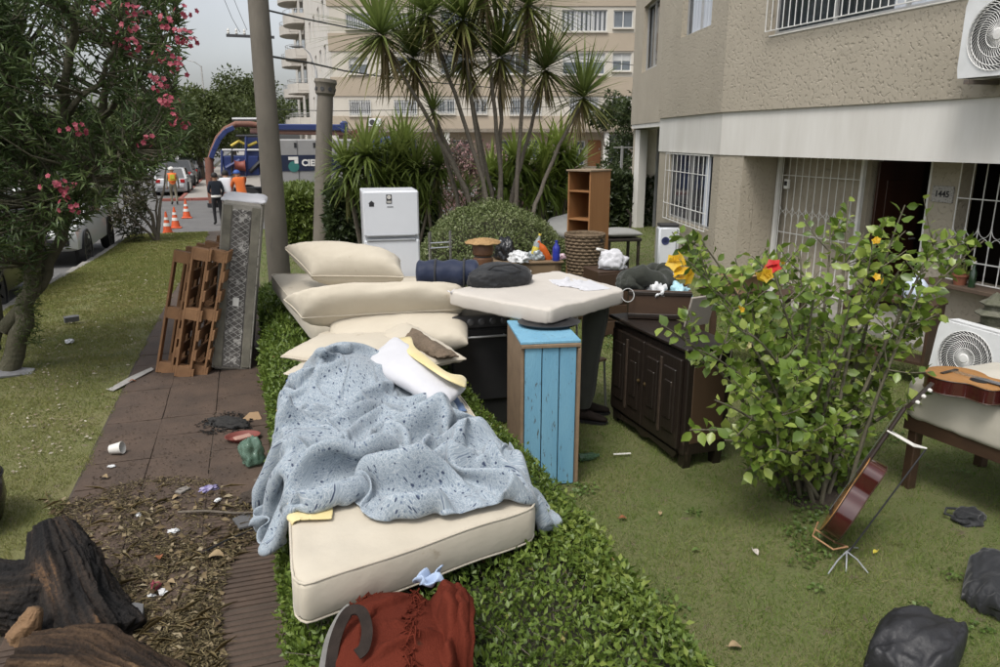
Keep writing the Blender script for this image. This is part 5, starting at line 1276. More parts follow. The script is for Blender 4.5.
def gather(top, right, bottom, left, nu, nv, zplane, excess, hfn, steps, seed, nanch=44, z0=1.06, amp=.02):
    """a flat sheet larger than the outline is drawn together at scattered points, buckles into folds and settles"""
    r2 = np.random.default_rng(seed); us, vs = np.linspace(0, 1, nu), np.linspace(0, 1, nv); I = np.zeros((nv, nu, 2))
    T = np.array([poly_at(top, u) for u in us]); Bt = np.array([poly_at(bottom, u) for u in us]); Lf = np.array([poly_at(left, v) for v in vs]); Rt = np.array([poly_at(right, v) for v in vs])
    for j, v in enumerate(vs):
        I[j] = (1 - v) * T + v * Bt + ((1 - us)[:, None] * Lf[j] + us[:, None] * Rt[j]) - ((1 - us)[:, None] * ((1 - v) * T[0] + v * Bt[0]) + us[:, None] * ((1 - v) * T[-1] + v * Bt[-1]))
    Tg = np.array([[tuple(G(I[j, i, 0], I[j, i, 1], zplane))[:2] for i in range(nu)] for j in range(nv)])
    c = Tg.reshape(-1, 2).mean(0); S0 = c + (Tg - c) * excess; P = np.concatenate([S0, np.full((nv, nu, 1), z0)], -1)
    f3 = P.reshape(-1, 3); P[..., 2] += (amp * (vnoise(f3, 3.5, seed) + .5 * vnoise(f3, 8, seed + 1))).reshape(nv, nu)
    ln = lambda d: np.linalg.norm(d, axis=-1, keepdims=True); EU, EV, E1, E2 = ln(P[:, 1:] - P[:, :-1]), ln(P[1:] - P[:-1]), ln(P[1:, 1:] - P[:-1, :-1]), ln(P[1:, :-1] - P[:-1, 1:]); du, dv = EU.mean(), EV.mean()
    aj, ai = r2.integers(6, nv - 6, nanch), r2.integers(6, nu - 6, nanch)
    ring = [(j, i) for i in list(range(0, nu, 5)) + [nu - 1] for j in (0, nv - 1)] + [(j, i) for j in range(5, nv - 3, 5) for i in (0, nu - 1)]
    AJ = np.concatenate([aj, [q[0] for q in ring]]).astype(int); AI = np.concatenate([ai, [q[1] for q in ring]]).astype(int)
    wz = np.where(np.arange(len(AJ)) < nanch * .5, 0, 1.0)
    jit = r2.normal(size=(len(AJ), 2)) * .06; jit[nanch:] *= .25; V = np.zeros_like(P)
    def con(A, B, L_, k):
        d = B - A; l = np.linalg.norm(d, axis=-1, keepdims=True) + 1e-9; q = d * ((l - L_) / l * .5 * k); A += q; B -= q
    def stiff(A, B, L_, k):
        d = B - A; l = np.linalg.norm(d, axis=-1, keepdims=True) + 1e-9; q = np.where(l < L_, d * ((l - L_) / l * .5 * k), 0); A += q; B -= q
    for s in range(steps):
        Q = P.copy(); t = min(1, s / (steps * .62)); t = t * t * (3 - 2 * t); V[..., 2] -= .0003 if t < 1 else .0011; P = P + V
        for it in range(6):
            tg = S0[AJ, AI] * (1 - t) + (Tg[AJ, AI] + jit) * t; P[AJ, AI, :2] += (tg - P[AJ, AI, :2]) * .6; hz_a = hfn(P[AJ, AI, 0], P[AJ, AI, 1]) + .012; P[AJ, AI, 2] += (np.maximum(hz_a, .55) - P[AJ, AI, 2]) * (.25 * t) * wz
            for o in (0, 1):
                n1 = P[:, o + 1::2].shape[1]; con(P[:, o:-1:2][:, :n1], P[:, o + 1::2], EU[:, o::2][:, :n1], 1); n2 = P[o + 1::2].shape[0]; con(P[o:-1:2][:n2], P[o + 1::2], EV[o::2][:n2], 1)
                a, e = P[o:-1:2][:n2], P[o + 1::2]; con(a[:, :-1], e[:, 1:], E1[o::2][:n2], .3); con(a[:, 1:], e[:, :-1], E2[o::2][:n2], .3)
            for k, lim, st in ((3, .86, .22), (6, .57, .13)):
                stiff(P[:, :-k], P[:, k:], du * k * lim, st); stiff(P[:-k], P[k:], dv * k * lim, st)
        h = hfn(P[..., 0], P[..., 1]) + .008; hit = P[..., 2] < h; P[..., 2] = np.where(hit, h, P[..., 2]); fr_ = .25 if t < 1 else .9
        P[..., :2] = np.where(hit[..., None], Q[..., :2] + (P[..., :2] - Q[..., :2]) * (1 - fr_), P[..., :2])
        V = (P - Q) * .80; mv = np.linalg.norm(V, axis=-1, keepdims=True); V *= np.minimum(1, .012 / np.maximum(mv, 1e-9))
    B_ = P[..., 2].copy()                      # let the folds stand prouder of the heap
    for _ in range(160): B_[1:-1, 1:-1] = .25 * (B_[2:, 1:-1] + B_[:-2, 1:-1] + B_[1:-1, 2:] + B_[1:-1, :-2])
    uu, vv = np.meshgrid(us, vs); e_ = np.minimum(np.minimum(uu, 1 - uu), np.minimum(vv, 1 - vv)); fv_ = .12 + .88 * ss(vv, .12, .5); k_ = 1.25 * ss(e_, 0, .10) * fv_
    P[..., 2] = np.maximum(P[..., 2] + k_ * (P[..., 2] - B_) + .05 * ss(e_, .02, .25) * fv_, hfn(P[..., 0], P[..., 1]) + .008)
    for _ in range(2):
        S = P.copy(); S[1:-1, 1:-1] = .5 * P[1:-1, 1:-1] + .125 * (P[2:, 1:-1] + P[:-2, 1:-1] + P[1:-1, 2:] + P[1:-1, :-2]); P = S
    return P
PS = gather(top, right, bottom, left, 150, 128, .82, 1.66, pile_h, 110, 5, 78)
cloth_obj('patterned_sheet', PS, sheetmat(), .004, 'crumpled light blue sheet with small dark print spread over the front mattress', 'bed sheet', (2.0, 1.7), arc=True)
# plain blue cloth under it
m_den = fabric('denim_blue_cotton', (.105, .17, .30), (.085, .14, .26), .9, .004, 12)
PB = drape([(289, 374), (306, 367), (326, 361)], [(326, 361), (316, 380), (306, 402)], [(287, 408), (296, 408), (306, 402)], [(289, 374), (286, 392), (287, 408)], 44, 44, .80, 1.25, lambda x, y: pile_h(x, y) - .01, .05, 60, 33)
cloth_obj('blue_cloth', PB, m_den, .004, 'plain denim blue cloth bunched under the left side of the patterned sheet', 'cloth')
PB = drape([(430, 408), (450, 398), (462, 396)], [(462, 396), (464, 405), (456, 420)], [(432, 428), (445, 424), (456, 420)], [(430, 408), (430, 418), (432, 428)], 24, 24, .80, 1.25, lambda x, y: pile_h(x, y) - .01, .03, 50, 35)
cloth_obj('blue_cloth', PB, m_den, .004, 'corner of plain blue cloth under the white pillow', 'cloth')
PY = drape([(286, 505), (300, 503), (330, 503)], [(330, 503), (332, 512), (330, 516)], [(288, 522), (305, 518), (330, 516)], [(286, 505), (285, 512), (288, 522)], 24, 16, .78, 1.15, pile_h, .02, 40, 36)
cloth_obj('yellow_cloth', PY, fabric('yellow_print', (.58, .47, .20), (.66, .58, .36)), .004, 'small yellow and lilac cloth edge peeking out below the patterned sheet', 'cloth')
# --- rust red blanket on the near end of the hedge, fringed, with a leather strap
RC = G(388, 632, .55)
def red_h(x, y):
    h = np.where((x > 0.0) & (x < 1.5), .46, 0.)
    q = G(392, 625, .62); q2 = G(456, 618, .6)
    b1 = .53 + .12 * np.sqrt(np.maximum(0, 1 - ((x - q.x) / .24) ** 2 - ((y - q.y + .02) / .30) ** 2)); b1 = np.where(((x - q.x) / .24) ** 2 + ((y - q.y + .02) / .30) ** 2 < 1, b1, 0)
    b2 = np.where(((x - q2.x) / .10) ** 2 + ((y - q2.y) / .20) ** 2 < 1, .54 + .15 * np.sqrt(np.maximum(0, 1 - ((x - q2.x) / .10) ** 2 - ((y - q2.y) / .20) ** 2)), 0)
    return np.maximum(h, np.maximum(b1, b2))
m_red = fabric('rust_red_wool', (.115, .024, .014), (.082, .018, .011), 1.0, .004, 160, dirt=(.065, .025, .016)); m_red.node_tree.nodes['Principled BSDF'].inputs['Sheen Weight'].default_value = 0; m_red.node_tree.nodes['Principled BSDF'].inputs['Specular IOR Level'].default_value = .05
PR = drape([(352, 606), (385, 586), (415, 578), (445, 586), (470, 590)], [(470, 590), (474, 625), (468, 670), (462, 690)], [(325, 690), (380, 705), (430, 705), (462, 690)], [(352, 606), (336, 640), (325, 690)], 96, 96, .60, 1.1, red_h, .010, 12, 41, wl=(8, 17), grav=.0011, fric=.95, fxy=lambda x, y: 1.3 * ridges(x, y, [([G(*p, .66) for p in pl], w, h) for pl, w, h in (([(352, 640), (375, 610), (420, 588)], .03, .05), ([(345, 667), (400, 640), (440, 622)], .03, .045), ([(440, 590), (448, 625), (440, 690)], .025, .06), ([(455, 592), (462, 630), (458, 680)], .02, .05), ([(350, 690), (410, 668), (438, 655)], .03, .04), ([(385, 600), (410, 630), (415, 660)], .03, .03))], 9, .03))
rd = cloth_obj('red_blanket', PR, m_red, .010, 'rust red woollen blanket bundled on the near end of the hedge', 'blanket')
fr = MB()
for i in range(46):
    for side in (0, 1):
        j = int(4 + i * 1.6) if side == 0 else 0
        p = Vector(PR[min(j, 79), 52]) if side == 0 else Vector(PR[0, min(int(i * 1.7), 79)])
        for k in range(2):
            q = p + Vector((random.gauss(0, .012), random.gauss(0, .012), .008)); fr.tube([q, q + Vector((random.gauss(.006, .01), random.gauss(-.006, .01), .012)), q + Vector((random.gauss(.012, .014), random.gauss(-.012, .014), -.012))], .0035, 4)
ob = fr.build('fringe', m_red, rd, world=True, fixn=False); stuff(ob)
# leather handle strap
m_lea = M('dark_worn_leather', (.016, .012, .010), (.030, .022, .018), 14, .8, .003, 60, spec=.15)
st = thing('leather_strap', 'dark leather strap and buckle lying against the red blanket', 'strap', tuple(G(345, 640, .55)))
b = MB(); pts = [G(330, 672, .56), G(334, 645, .62), G(342, 622, .68), G(351, 611, .71), G(362, 613, .72), G(367, 630, .70), G(364, 648, .67), G(357, 655, .66)]
def ribbon(b, pts, w, th_, up):
    pts = [Vector(p) for p in pts]; sm = []
    for i in range(len(pts) - 1):
        p0, p1, p2, p3 = pts[max(i - 1, 0)], pts[i], pts[i + 1], pts[min(i + 2, len(pts) - 1)]
        for s in (0, .2, .4, .6, .8): sm.append(.5 * ((2 * p1) + (p2 - p0) * s + (2 * p0 - 5 * p1 + 4 * p2 - p3) * s * s + (3 * p1 - p0 - 3 * p2 + p3) * s ** 3))
    sm.append(pts[-1]); up = Vector(up).normalized(); vs = []
    for i, p in enumerate(sm):
        d = (sm[min(i + 1, len(sm) - 1)] - sm[max(i - 1, 0)]).normalized(); x = d.cross(up).normalized(); z = x.cross(d)
        vs += [p - x * w / 2, p + x * w / 2, p + x * w / 2 + z * th_, p - x * w / 2 + z * th_]
    b.add(vs, [[4 * i + k, 4 * i + (k + 1) % 4, 4 * i + 4 + (k + 1) % 4, 4 * i + 4 + k] for i in range(len(sm) - 1) for k in range(4)])
ribbon(b, pts, .040, .008, (0, -.5, .8))
b.build('strap', m_lea, st, world=True, smooth=40)
b = MB(); pts = [G(322, 668, .56), G(328, 640, .62), G(340, 616, .67), G(350, 606, .70)]
ribbon(b, pts, .022, .006, (0, -.5, .8))
b.build('trim', M('worn_metal_trim', (.16, .155, .14), (.09, .085, .08), 20, .5), st, world=True)
# pale blue scrap between mattress and blanket
b = MB(); c = G(430, 578, .70); b.grid(lambda u, v: (c.x + .10 * (u - .5) + .02 * math.sin(7 * v), c.y + .07 * (v - .5), c.z + .03 * math.sin(9 * u + 2) * math.sin(5 * v)), 14, 12)
o = tag(b.build('cloth_scrap', fabric('pale_blue_cotton', (.36, .45, .60), (.30, .38, .52)), origin=tuple(c), fixn=False, smooth=180), 'pale blue scrap of cloth behind the red blanket', 'cloth'); md = o.modifiers.new('t', 'SOLIDIFY'); md.thickness = .006
# ================================================================== furniture and belongings on the lawn
m_black = M('black_plastic', (.02, .02, .022), None, 9, .4)
m_dwood = M('dark_stained_wood', (.020, .013, .009), (.011, .008, .006), 6, .45, .003, 40, stretch=(1, 1, .2), c3=(.05, .035, .024), s3=9, t3=.62)
m_pine = M('pine_wood', (.30, .145, .055), (.23, .105, .038), 5, .55, .002, 50, stretch=(2, 2, .15))
m_oak = M('worn_oak', (.20, .135, .075), (.15, .10, .055), 6, .7, .002, 50, stretch=(.3, 2, 2))
m_raw = M('raw_plywood', (.24, .165, .10), (.17, .115, .07), 8, .8, .002, 60)
# --- refrigerator
fr0 = AT(390, 190, Y=8.4); frz = fr0.z
fx0_, fx1_ = AT(362, 190, Y=8.4).x, AT(418, 190, Y=8.4).x; FW = fx1_ - fx0_
m_frw = M('fridge_white', (.60, .62, .65), (.55, .57, .60), 1.5, .35, c3=(.44, .45, .46), s3=7, t3=.70)
fr = thing('refrigerator', 'white two door refrigerator standing behind the cream cushions', 'refrigerator', ((fx0_ + fx1_) / 2, 8.4, 0), -.10)
hz = frz - .0; dz = AT(390, 238, Y=8.4).z
b = MB(); b.box((0, .33, hz / 2), (FW, .56, hz - .02), bev=.012); b.build('cabinet', m_frw, fr)
b = MB(); b.box((0, .018, (hz + dz) / 2 + .005), (FW - .006, .06, hz - dz - .03), bev=.018); d1 = b.build('freezer_door', m_frw, fr)
b = MB(); b.box((0, .018, dz / 2 + .02), (FW - .006, .06, dz - .08), bev=.018); d2 = b.build('door', m_frw, fr)
m_fgrey = M('grey_trim', (.28, .29, .30), (.22, .23, .24), 5, .4)
for zz_, par in ((dz + .03, d1), (dz - .022, d2)):
    b = MB(); b.box((-.01, -.016, zz_), (FW * .88, .02, .022), bev=.006); b.build('handle', m_fgrey, par)
m_stk = M('black_sticker', (.02, .02, .024), None, 9, .5)
b = MB(); b.prism([(-.045, -.05), (.045, -.05), (.045, .01), (.058, .01), (0, .06), (-.058, .01), (-.045, .01)], 0, .002, lambda a, c, d: (-FW / 2 + .10 + a * .6, -.0125 - d, hz - .15 + c * .6)); b.build('house_sticker', m_stk, d1)
b = MB(); b.box((-.02, -.014, hz - .10), (.062, .003, .10)); b.build('energy_sticker', m_stk, d1)
b = MB(); b.lathe([(.012, 0), (.022, 0), (.022, .002), (.012, .002), (.012, 0)], n=18, mat=Matrix.Translation((-.02, -.0158, hz - .078)) @ Matrix.Rotation(R(90), 4, 'X')); b.box((-.02, -.0165, hz - .125), (.046, .002, .008)); b.box((-.02, -.0165, hz - .138), (.046, .002, .006)); b.build('sticker_print', m_band, d1)
b = MB(); b.box((-.01, -.0135, hz - .185), (.07, .003, .013)); b.build('badge', m_fgrey, d1)
# --- cooker (black, with knobs)
ox, oy_ = 1.74, 5.72
ck = thing('cooker', 'black cooker with round knobs under the off-white mattress', 'cooker', (ox, oy_, 0), -.06)
m_ckb = M('cooker_black', (.018, .018, .02), (.03, .03, .03), 4, .3); W_ = .50
b = MB(); b.box((0, .28, .50), (W_, .54, .98), bev=.008); b.build('body', m_ckb, ck)
b = MB(); b.box((0, -.004, .94), (W_ - .01, .03, .10), bev=.006); pn = b.build('control_panel', M('cooker_steel', (.10, .10, .105), (.07, .07, .075), 6, .35, metal=.5), ck)
for i in range(5):
    b = MB(); b.lathe([(.030, 0), (.028, .006), (.021, .008), (.019, .03), (.0001, .031)], n=16, mat=Matrix.Translation((-.19 + .095 * i, -.019, .94)) @ Matrix.Rotation(R(90), 4, 'X')); b.build('knob', M('cooker_knob', (.16, .16, .165), (.12, .12, .125), 9, .35, metal=.4), pn)
b = MB(); b.box((0, -.006, .56), (W_ - .012, .03, .62), bev=.008); od = b.build('oven_door', m_ckb, ck)
b = MB(); b.tube([(-.2, -.06, .82), (.2, -.06, .82)], .010, 8); b.tube([(-.19, -.06, .82), (-.19, -.01, .82)], .008, 6); b.tube([(.19, -.06, .82), (.19, -.01, .82)], .008, 6); b.build('handle', m_alu, od)
# --- blue planked cupboard standing on end
bl = thing('blue_cupboard', 'upright wooden cupboard with worn light blue planks beside the hedge', 'cupboard', (1.86, 4.47, 0), R(-10.5))
m_blue = M('worn_blue_paint', (.125, .30, .43), (.165, .355, .475), 3, .7, .003, 40, stretch=(3, 3, .6), c3=(.075, .08, .07), s3=16, t3=.60)
BW, BD, BH = .415, .62, 1.055
b = MB()
b.box((-BW / 2 + .012, BD / 2 + .03, BH / 2), (.024, BD, BH), bev=.002); b.build('side_board', m_raw, bl)
b = MB(); b.box((BW / 2 - .012, BD / 2 + .03, BH / 2), (.024, BD, BH), bev=.002); b.build('side_board', m_raw, bl)
b = MB(); b.box((0, BD / 2 + .03, BH + .010), (BW + .004, BD + .01, .020), bev=.003); b.build('top_board', m_blue, bl)
b = MB(); b.box((0, BD + .02, BH / 2), (BW - .05, .02, BH - .02)); b.build('back_board', m_raw, bl)
pw = (BW - .05) / 3
for i in range(3):
    b = MB(); b.box((-BW / 2 + .025 + pw * (i + .5), .030 + random.uniform(-.002, .002), BH / 2 - .005), (pw - .007, .018, BH - .03), bev=.003); b.build('plank', m_blue, bl)
b = MB(); b.box((0, .018, BH - .012), (BW, .03, .022), bev=.002); b.build('edge_trim', m_raw, bl)
b = MB(); b.box((BW / 2 - .010, .016, BH / 2 - .015), (.02, .03, BH - .04), bev=.002); b.build('edge_trim', m_raw, bl)
# --- off-white mattress lying on cooker and cupboard
mz = 1.145
soft_slab('mattress', 'off-white mattress laid over the cooker and the blue cupboard', 'mattress', [G(549, 318, mz), G(626, 296, mz), G(556, 276, mz + .02), G(446, 298, mz + .01)], .14, 9, 40, .010, m_grey_f, seed=12, wr=.005, sag=.012)
Pw = drape([(548, 281), (560, 276), (572, 274)], [(572, 274), (590, 280), (606, 288)], [(572, 287), (592, 290), (606, 288)], [(548, 281), (560, 285), (572, 287)], 30, 30, 1.22, 1.2, lambda x, y: np.full_like(x, 1.205), .03, 50, 51)
cloth_obj('white_sheet', Pw, m_white_f, .006, 'small rumpled white sheet at the far edge of the off-white mattress', 'bed sheet')
tr = thing('black_tray', 'black baking tray squeezed between the off-white mattress and the blue cupboard', 'tray', tuple(G(549, 325, 1.075)), R(-12))
b = MB(); b.lathe([(.16, .0), (.20, .006), (.235, .028), (.225, .030), (.19, .012), (.0001, .010)], n=28, sy=.8); b.build('tray', m_black, tr, smooth=40)
# --- bundles on it
def blob(name, label, cat, c, rad, mat, seed=1, amp=.18, freq=2.2, ridge=.06, rz=0, sub=5, flat=.35, parent=None, tilt=0):
    bm = bmesh.new(); bmesh.ops.create_icosphere(bm, subdivisions=sub, radius=1); off = Vector((seed * 7.3, seed * 3.1, seed * 1.7)); Rz = Matrix.Rotation(rz, 3, 'Z') @ Matrix.Rotation(tilt, 3, 'X')
    for v in bm.verts:
        d = v.co.normalized(); k = 1 + amp * mn.noise(d * freq + off) + ridge * (1 - abs(mn.noise(d * freq * 2.7 + off)) * 4) * .5 + ridge * .4 * mn.noise(d * freq * 7 + off)
        p = Vector((d.x * rad[0], d.y * rad[1], d.z * rad[2])) * k
        if p.z < -rad[2] * flat: p.z = -rad[2] * flat + (p.z + rad[2] * flat) * .08
        v.co = Rz @ p
    mnz = min(v.co.z for v in bm.verts)
    for v in bm.verts: v.co.z -= mnz
    me = bpy.data.meshes.new(name); bm.to_mesh(me); bm.free(); me.materials.append(mat); me.polygons.foreach_set('use_smooth', [True] * len(me.polygons))
    o = link(name, me, parent, c)
    if label: tag(o, label, cat)
    return o
m_navy = fabric('navy_nylon', (.016, .024, .055), (.011, .017, .04), .6, .006, 22)
m_blk_f = fabric('black_nylon', (.014, .015, .017), (.022, .023, .025), .6, .006, 26)
c = G(448, 286, 1.20)
sb = thing('navy_bedroll', 'rolled navy blue sleeping bag on the left of the off-white mattress', 'sleeping bag', tuple(c), R(-18))
b = MB(); b.grid(lambda u, v: (-.26 + .52 * v, math.cos(u * 6.283) * (.115 + .008 * math.sin(v * 21)) * min(1, 8 * v + .75, 8 * (1 - v) + .75), .112 + math.sin(u * 6.283) * (.108 + .008 * math.sin(v * 21 + u * 9)) * min(1, 8 * v + .75, 8 * (1 - v) + .75)), 28, 30, True)
b.build('roll', m_navy, sb, smooth=180)
for sx in (-.1, .14):
    b = MB(); b.tube([(sx, math.cos(t) * .124, .112 + math.sin(t) * .118) for t in np.linspace(0, 6.283, 25)], .008, 6); b.build('tie_strap', m_blk_f, sb)
for sx, n_ in ((-.262, -1), (.262, 1)):
    b = MB(); b.lathe([(.0001, 0), (.05, .004), (.085, -.004)], n=24, mat=Matrix.Translation((sx, 0, .112)) @ Matrix.Rotation(R(90) * n_, 4, 'Y')); b.build('rolled_end', m_navy, sb, smooth=60)
bg = blob('black_bag', 'black cloth bag slumped on the off-white mattress beside the navy roll', 'bag', tuple(G(500, 286, 1.20)), (.30, .17, .13), m_blk_f, 4, .14, 1.6, .05, R(12), 5, .5)
b = MB(); b.tube([(-.15, -.10, .15), (-.10, -.15, .20), (.05, -.16, .21), (.14, -.12, .16)], .009, 6); b.build('handle', m_blk_f, bg)
b = MB(); cz_ = G(460, 294, 1.21); b.tube([G(448 + 3.2 * t, 291 + 1.6 * math.sin(t * 2.1), 1.212) for t in range(9)], .006, 5); tag(b.build('thin_rope', m_white_f, origin=tuple(cz_)), 'thin white rope lying in front of the navy roll', 'rope')
# --- grey-green trousers hanging under the mattress, and a boot
m_trs = fabric('grey_green_trousers', (.055, .058, .048), (.04, .042, .035), .9, .012, 12)
hp = G(597, 400, .0); tb = Vector((2.62, 5.55, 0))
ts = thing('work_trousers', 'grey green work trousers hanging down behind the blue cupboard', 'trousers', (tb.x, tb.y, .0))
for k, (dx, dy, x1, y1) in enumerate(((0, 0, -.06, .02), (.10, .16, .06, .18))):
    b = MB(); pr = [(.06, .14), (.075, .2), (.07, .45), (.085, .7), (.105, .9), (.10, 1.04)]
    b.grid(lambda u, v: (lambda q: (x1 * 0 + dx + .10 * (q[1] - .14) + math.cos(u * 6.283) * q[0] * (1 + .10 * math.sin(u * 18 + v * 14)), dy + math.sin(u * 6.283) * q[0] * (1 + .08 * math.sin(u * 12 - v * 19)), q[1]))(pr[min(5, int(v * 5.001))] if True else 0), 22, 6, True)
    o = b.build('trouser_leg', m_trs, ts, smooth=180); md = o.modifiers.new('s', 'SUBSURF'); md.levels = md.render_levels = 2
def boot(label, loc, rz):
    t = thing('black_boot', label, 'boot', loc, rz)
    b = MB(); st_ = [(-.11, .04, .10), (-.06, .048, .11), (0, .045, .10), (.06, .046, .075), (.12, .048, .058), (.16, .038, .045), (.175, .015, .03)]
    b.grid(lambda u, v: (lambda s: (s[0], math.cos(u * 6.283) * s[1], .02 + (math.sin(u * 6.283) * .5 + .5) * s[2]))(st_[round(v * 6)]), 18, 7, True); o = b.build('upper', m_lea, t, smooth=180); md = o.modifiers.new('s', 'SUBSURF'); md.levels = md.render_levels = 1
    b = MB(); b.lathe([(.048, .08), (.052, .14), (.056, .22), (.050, .22), (.046, .10)], (-.07, 0, 0), 18); b.build('shaft', m_lea, t, smooth=50)
    b = MB(); b.prism([(-.125, -.035), (-.02, -.042), (.09, -.052), (.165, -.035), (.185, 0), (.165, .035), (.09, .052), (-.02, .042), (-.125, .035), (-.14, 0)], 0, .024, lambda a, c, d: (a, c, d)); b.build('sole', m_black, t)
    return t
boot('black leather boot below the hanging trousers on the lawn', (tb.x + .03, tb.y - .02, 0), R(-35))
boot('second black boot behind, half hidden by the trousers', (tb.x + .14, tb.y + .16, 0), R(-20))
ch = thing('metal_chair', 'plain metal framed chair beside the hanging trousers', 'chair', (2.72, 5.95, 0), R(20))
for (x, y) in ((-.2, -.2), (.2, -.2), (-.2, .2), (.2, .2)):
    b = MB(); b.tube([(x, y, 0), (x * .9, y * .9, .45), (x * .9, y * .95, .45 if y < 0 else .85)], .011, 8); b.build('leg', m_alu, ch)
b = MB(); b.box((0, 0, .46), (.40, .40, .025), bev=.01); b.build('seat', m_raw, ch)
b = MB(); b.box((0, .19, .78), (.36, .018, .14), bev=.006); b.build('backrest', m_raw, ch)
# --- dark sideboard
n0 = Vector((2.90, 4.42, 0)); n1 = Vector((2.92, 5.55, 0)); dv = (n1 - n0); SL = dv.length; rz_sb = math.atan2(dv.y, dv.x)
sbd = thing('sideboard', 'low dark carved wooden sideboard with two doors on the lawn', 'sideboard', tuple(n0), rz_sb + .04)   # local x along the front, -y is depth
SD_, SH = .38, .95
b = MB(); b.box((SL / 2, -SD_ / 2 - .01, .50), (SL, SD_, .78), bev=.006); b.build('carcass', m_dwood, sbd)
b = MB(); b.box((SL / 2, -SD_ / 2, SH - .015), (SL + .06, SD_ + .06, .03), bev=.008); b.build('top', m_dwood, sbd)
for i in range(2):
    x0 = .04 + i * (SL - .08) / 2; w = (SL - .08) / 2 - .012
    b = MB(); b.box((x0 + w / 2 + .006, .008, .50), (w, .03, .70), bev=.005); dd = b.build('door', m_dwood, sbd)
    for sx in (0, 1):
        for sz in (0,):
            b = MB(); cx = x0 + w * (.27 + .48 * sx); cz2 = .51; ww, hh2 = w * .32, .50
            b.box((cx, .026, cz2), (ww, .02, hh2), bev=.008); b.box((cx, .034, cz2), (ww * .6, .02, hh2 * .6), bev=.008)
            b.build('raised_panel', m_dwood, dd)
    b = MB(); b.lathe([(.012, 0), (.018, .012), (.0001, .024)], n=12, mat=Matrix.Translation((x0 + (w - .04 if i == 0 else .05), .024, .52)) @ Matrix.Rotation(R(-90), 4, 'X')); b.build('knob', M('aged_brass', (.16, .11, .05), (.10, .07, .035), 12, .4, metal=.7), dd)
    b = MB()
    b.box((x0 + w / 2 + .006, .026, .51), (.03, .012, .60), bev=.004)
    b.build('door_stile', M('scratched_carving', (.028, .019, .013), (.06, .042, .03), 26, .5), dd)
for x, y in ((.05, -.06), (SL - .05, -.06), (.05, -SD_ + .05), (SL - .05, -SD_ + .05)):
    b = MB(); b.prism([(-.05, .12), (.05, .12), (.03, 0), (-.035, 0)], -.03, .03, lambda a, c, d: (x + a, y + d, c)); b.build('leg', m_dwood, sbd)
b = MB(); b.prism([(.06, .12), (SL - .06, .12), (SL - .10, .06), (SL * .6, .085), (SL * .5, .05), (SL * .4, .085), (.10, .06)], -.02, .005, lambda a, c, d: (a, d, c)); b.build('apron', m_dwood, sbd)
b = MB(); b.box((.006, -SD_ / 2 - .01, .5), (.02, SD_ - .1, .6), bev=.004); b.build('side_panel', M('brown_side_panel', (.075, .045, .024), (.05, .03, .017), 6, .5, stretch=(1, 1, .2)), sbd)
# box of drawers on top
q = G(628, 318, SH + .01); q2 = G(690, 320, SH + .01); dr_ = thing('wooden_drawer_box', 'dark brown wooden drawer box resting on the sideboard', 'drawer', tuple((q + q2) / 2), math.atan2(q2.y - q.y, q2.x - q.x)); w = (q2 - q).length
m_dbrown = M('dark_brown_wood', (.060, .033, .018), (.040, .022, .013), 6, .5, stretch=(.3, 1, 2), c3=(.10, .07, .045), s3=14, t3=.66)
for nm, cc, sz in (('front_panel', (0, 0, .12), (w, .02, .24)), ('back_panel', (0, .34, .12), (w, .02, .24)), ('side_panel', (-w / 2 + .01, .17, .12), (.02, .32, .236)), ('side_panel', (w / 2 - .01, .17, .12), (.02, .32, .236)), ('bottom_panel', (0, .17, .012), (w - .03, .32, .016))):
    b = MB(); b.box(cc, sz, bev=.003); b.build(nm, m_dbrown, dr_)
b = MB(); b.box((0, -.014, .215), (w + .01, .012, .03), bev=.004); b.box((0, -.014, .03), (w + .01, .012, .03), bev=.004); b.build('moulding', m_dwood, dr_)
# crumpled white and blue papers and dark jacket in it
def crumple(name, label, cat, c, rad, mat, seed, amp=.5): return blob(name, label, cat, c, rad, mat, seed, amp, 2.6, .16, seed, 4, .3)
dq = lambda t, u, z: tuple(q.lerp(q2, t) + Vector((-(q2 - q).y, (q2 - q).x, 0)).normalized() * u + Vector((0, 0, z)))
m_bagw = M('white_plastic_bag', (.62, .63, .63), (.52, .53, .54), 9, .35, .006, 30)
m_olive = fabric('dark_olive_quilt', (.030, .033, .026), (.020, .022, .018), .85, .02, 14)
crumple('crumpled_paper', 'crumpled white paper sticking out of the drawer box', 'paper', dq(.45, .12, .15), (.13, .08, .10), m_bagw, 61)
crumple('blue_plastic_sheet', 'pale blue plastic sheet in the right end of the drawer box', 'plastic', dq(.82, .10, .15), (.09, .07, .09), M('pale_blue_plastic', (.28, .48, .55), (.35, .54, .6), 8, .35), 62)
jk = thing('quilted_jacket', 'dark olive quilted jacket coiled on top of the drawer box', 'jacket', dq(.30, .25, .20))
b = MB(); b.grid(lambda u, v: (lambda a, r: ((.17 + r * math.cos(u * 6.283)) * math.cos(a), (.11 + r * math.cos(u * 6.283) * .8) * math.sin(a), .10 + r * math.sin(u * 6.283) + .03 * math.sin(a * 2)))(v * 6.283, .085 * (1 + .12 * math.sin(v * 50) + .15 * math.sin(v * 19 + u * 6))), 20, 64, True); b.build('coiled_body', m_olive, jk, smooth=180)
blob('collar', None, None, (-.14, -.02, .02), (.14, .11, .10), m_olive, 8, .3, 2, .1, 0, 4, .4, parent=jk)
b = MB(); b.tube([tuple(Vector(dq(-.02 + .1 * math.cos(t), -.03 + .03 * math.sin(t), .20 + .05 * math.sin(t)))) for t in np.linspace(0, 6.283, 22)], .005, 5); tag(b.build('grey_cable', M('grey_cable', (.32, .32, .31), None, 8, .5), origin=dq(0, 0, .2)), 'loop of grey cable hanging over the drawer box corner', 'cable')
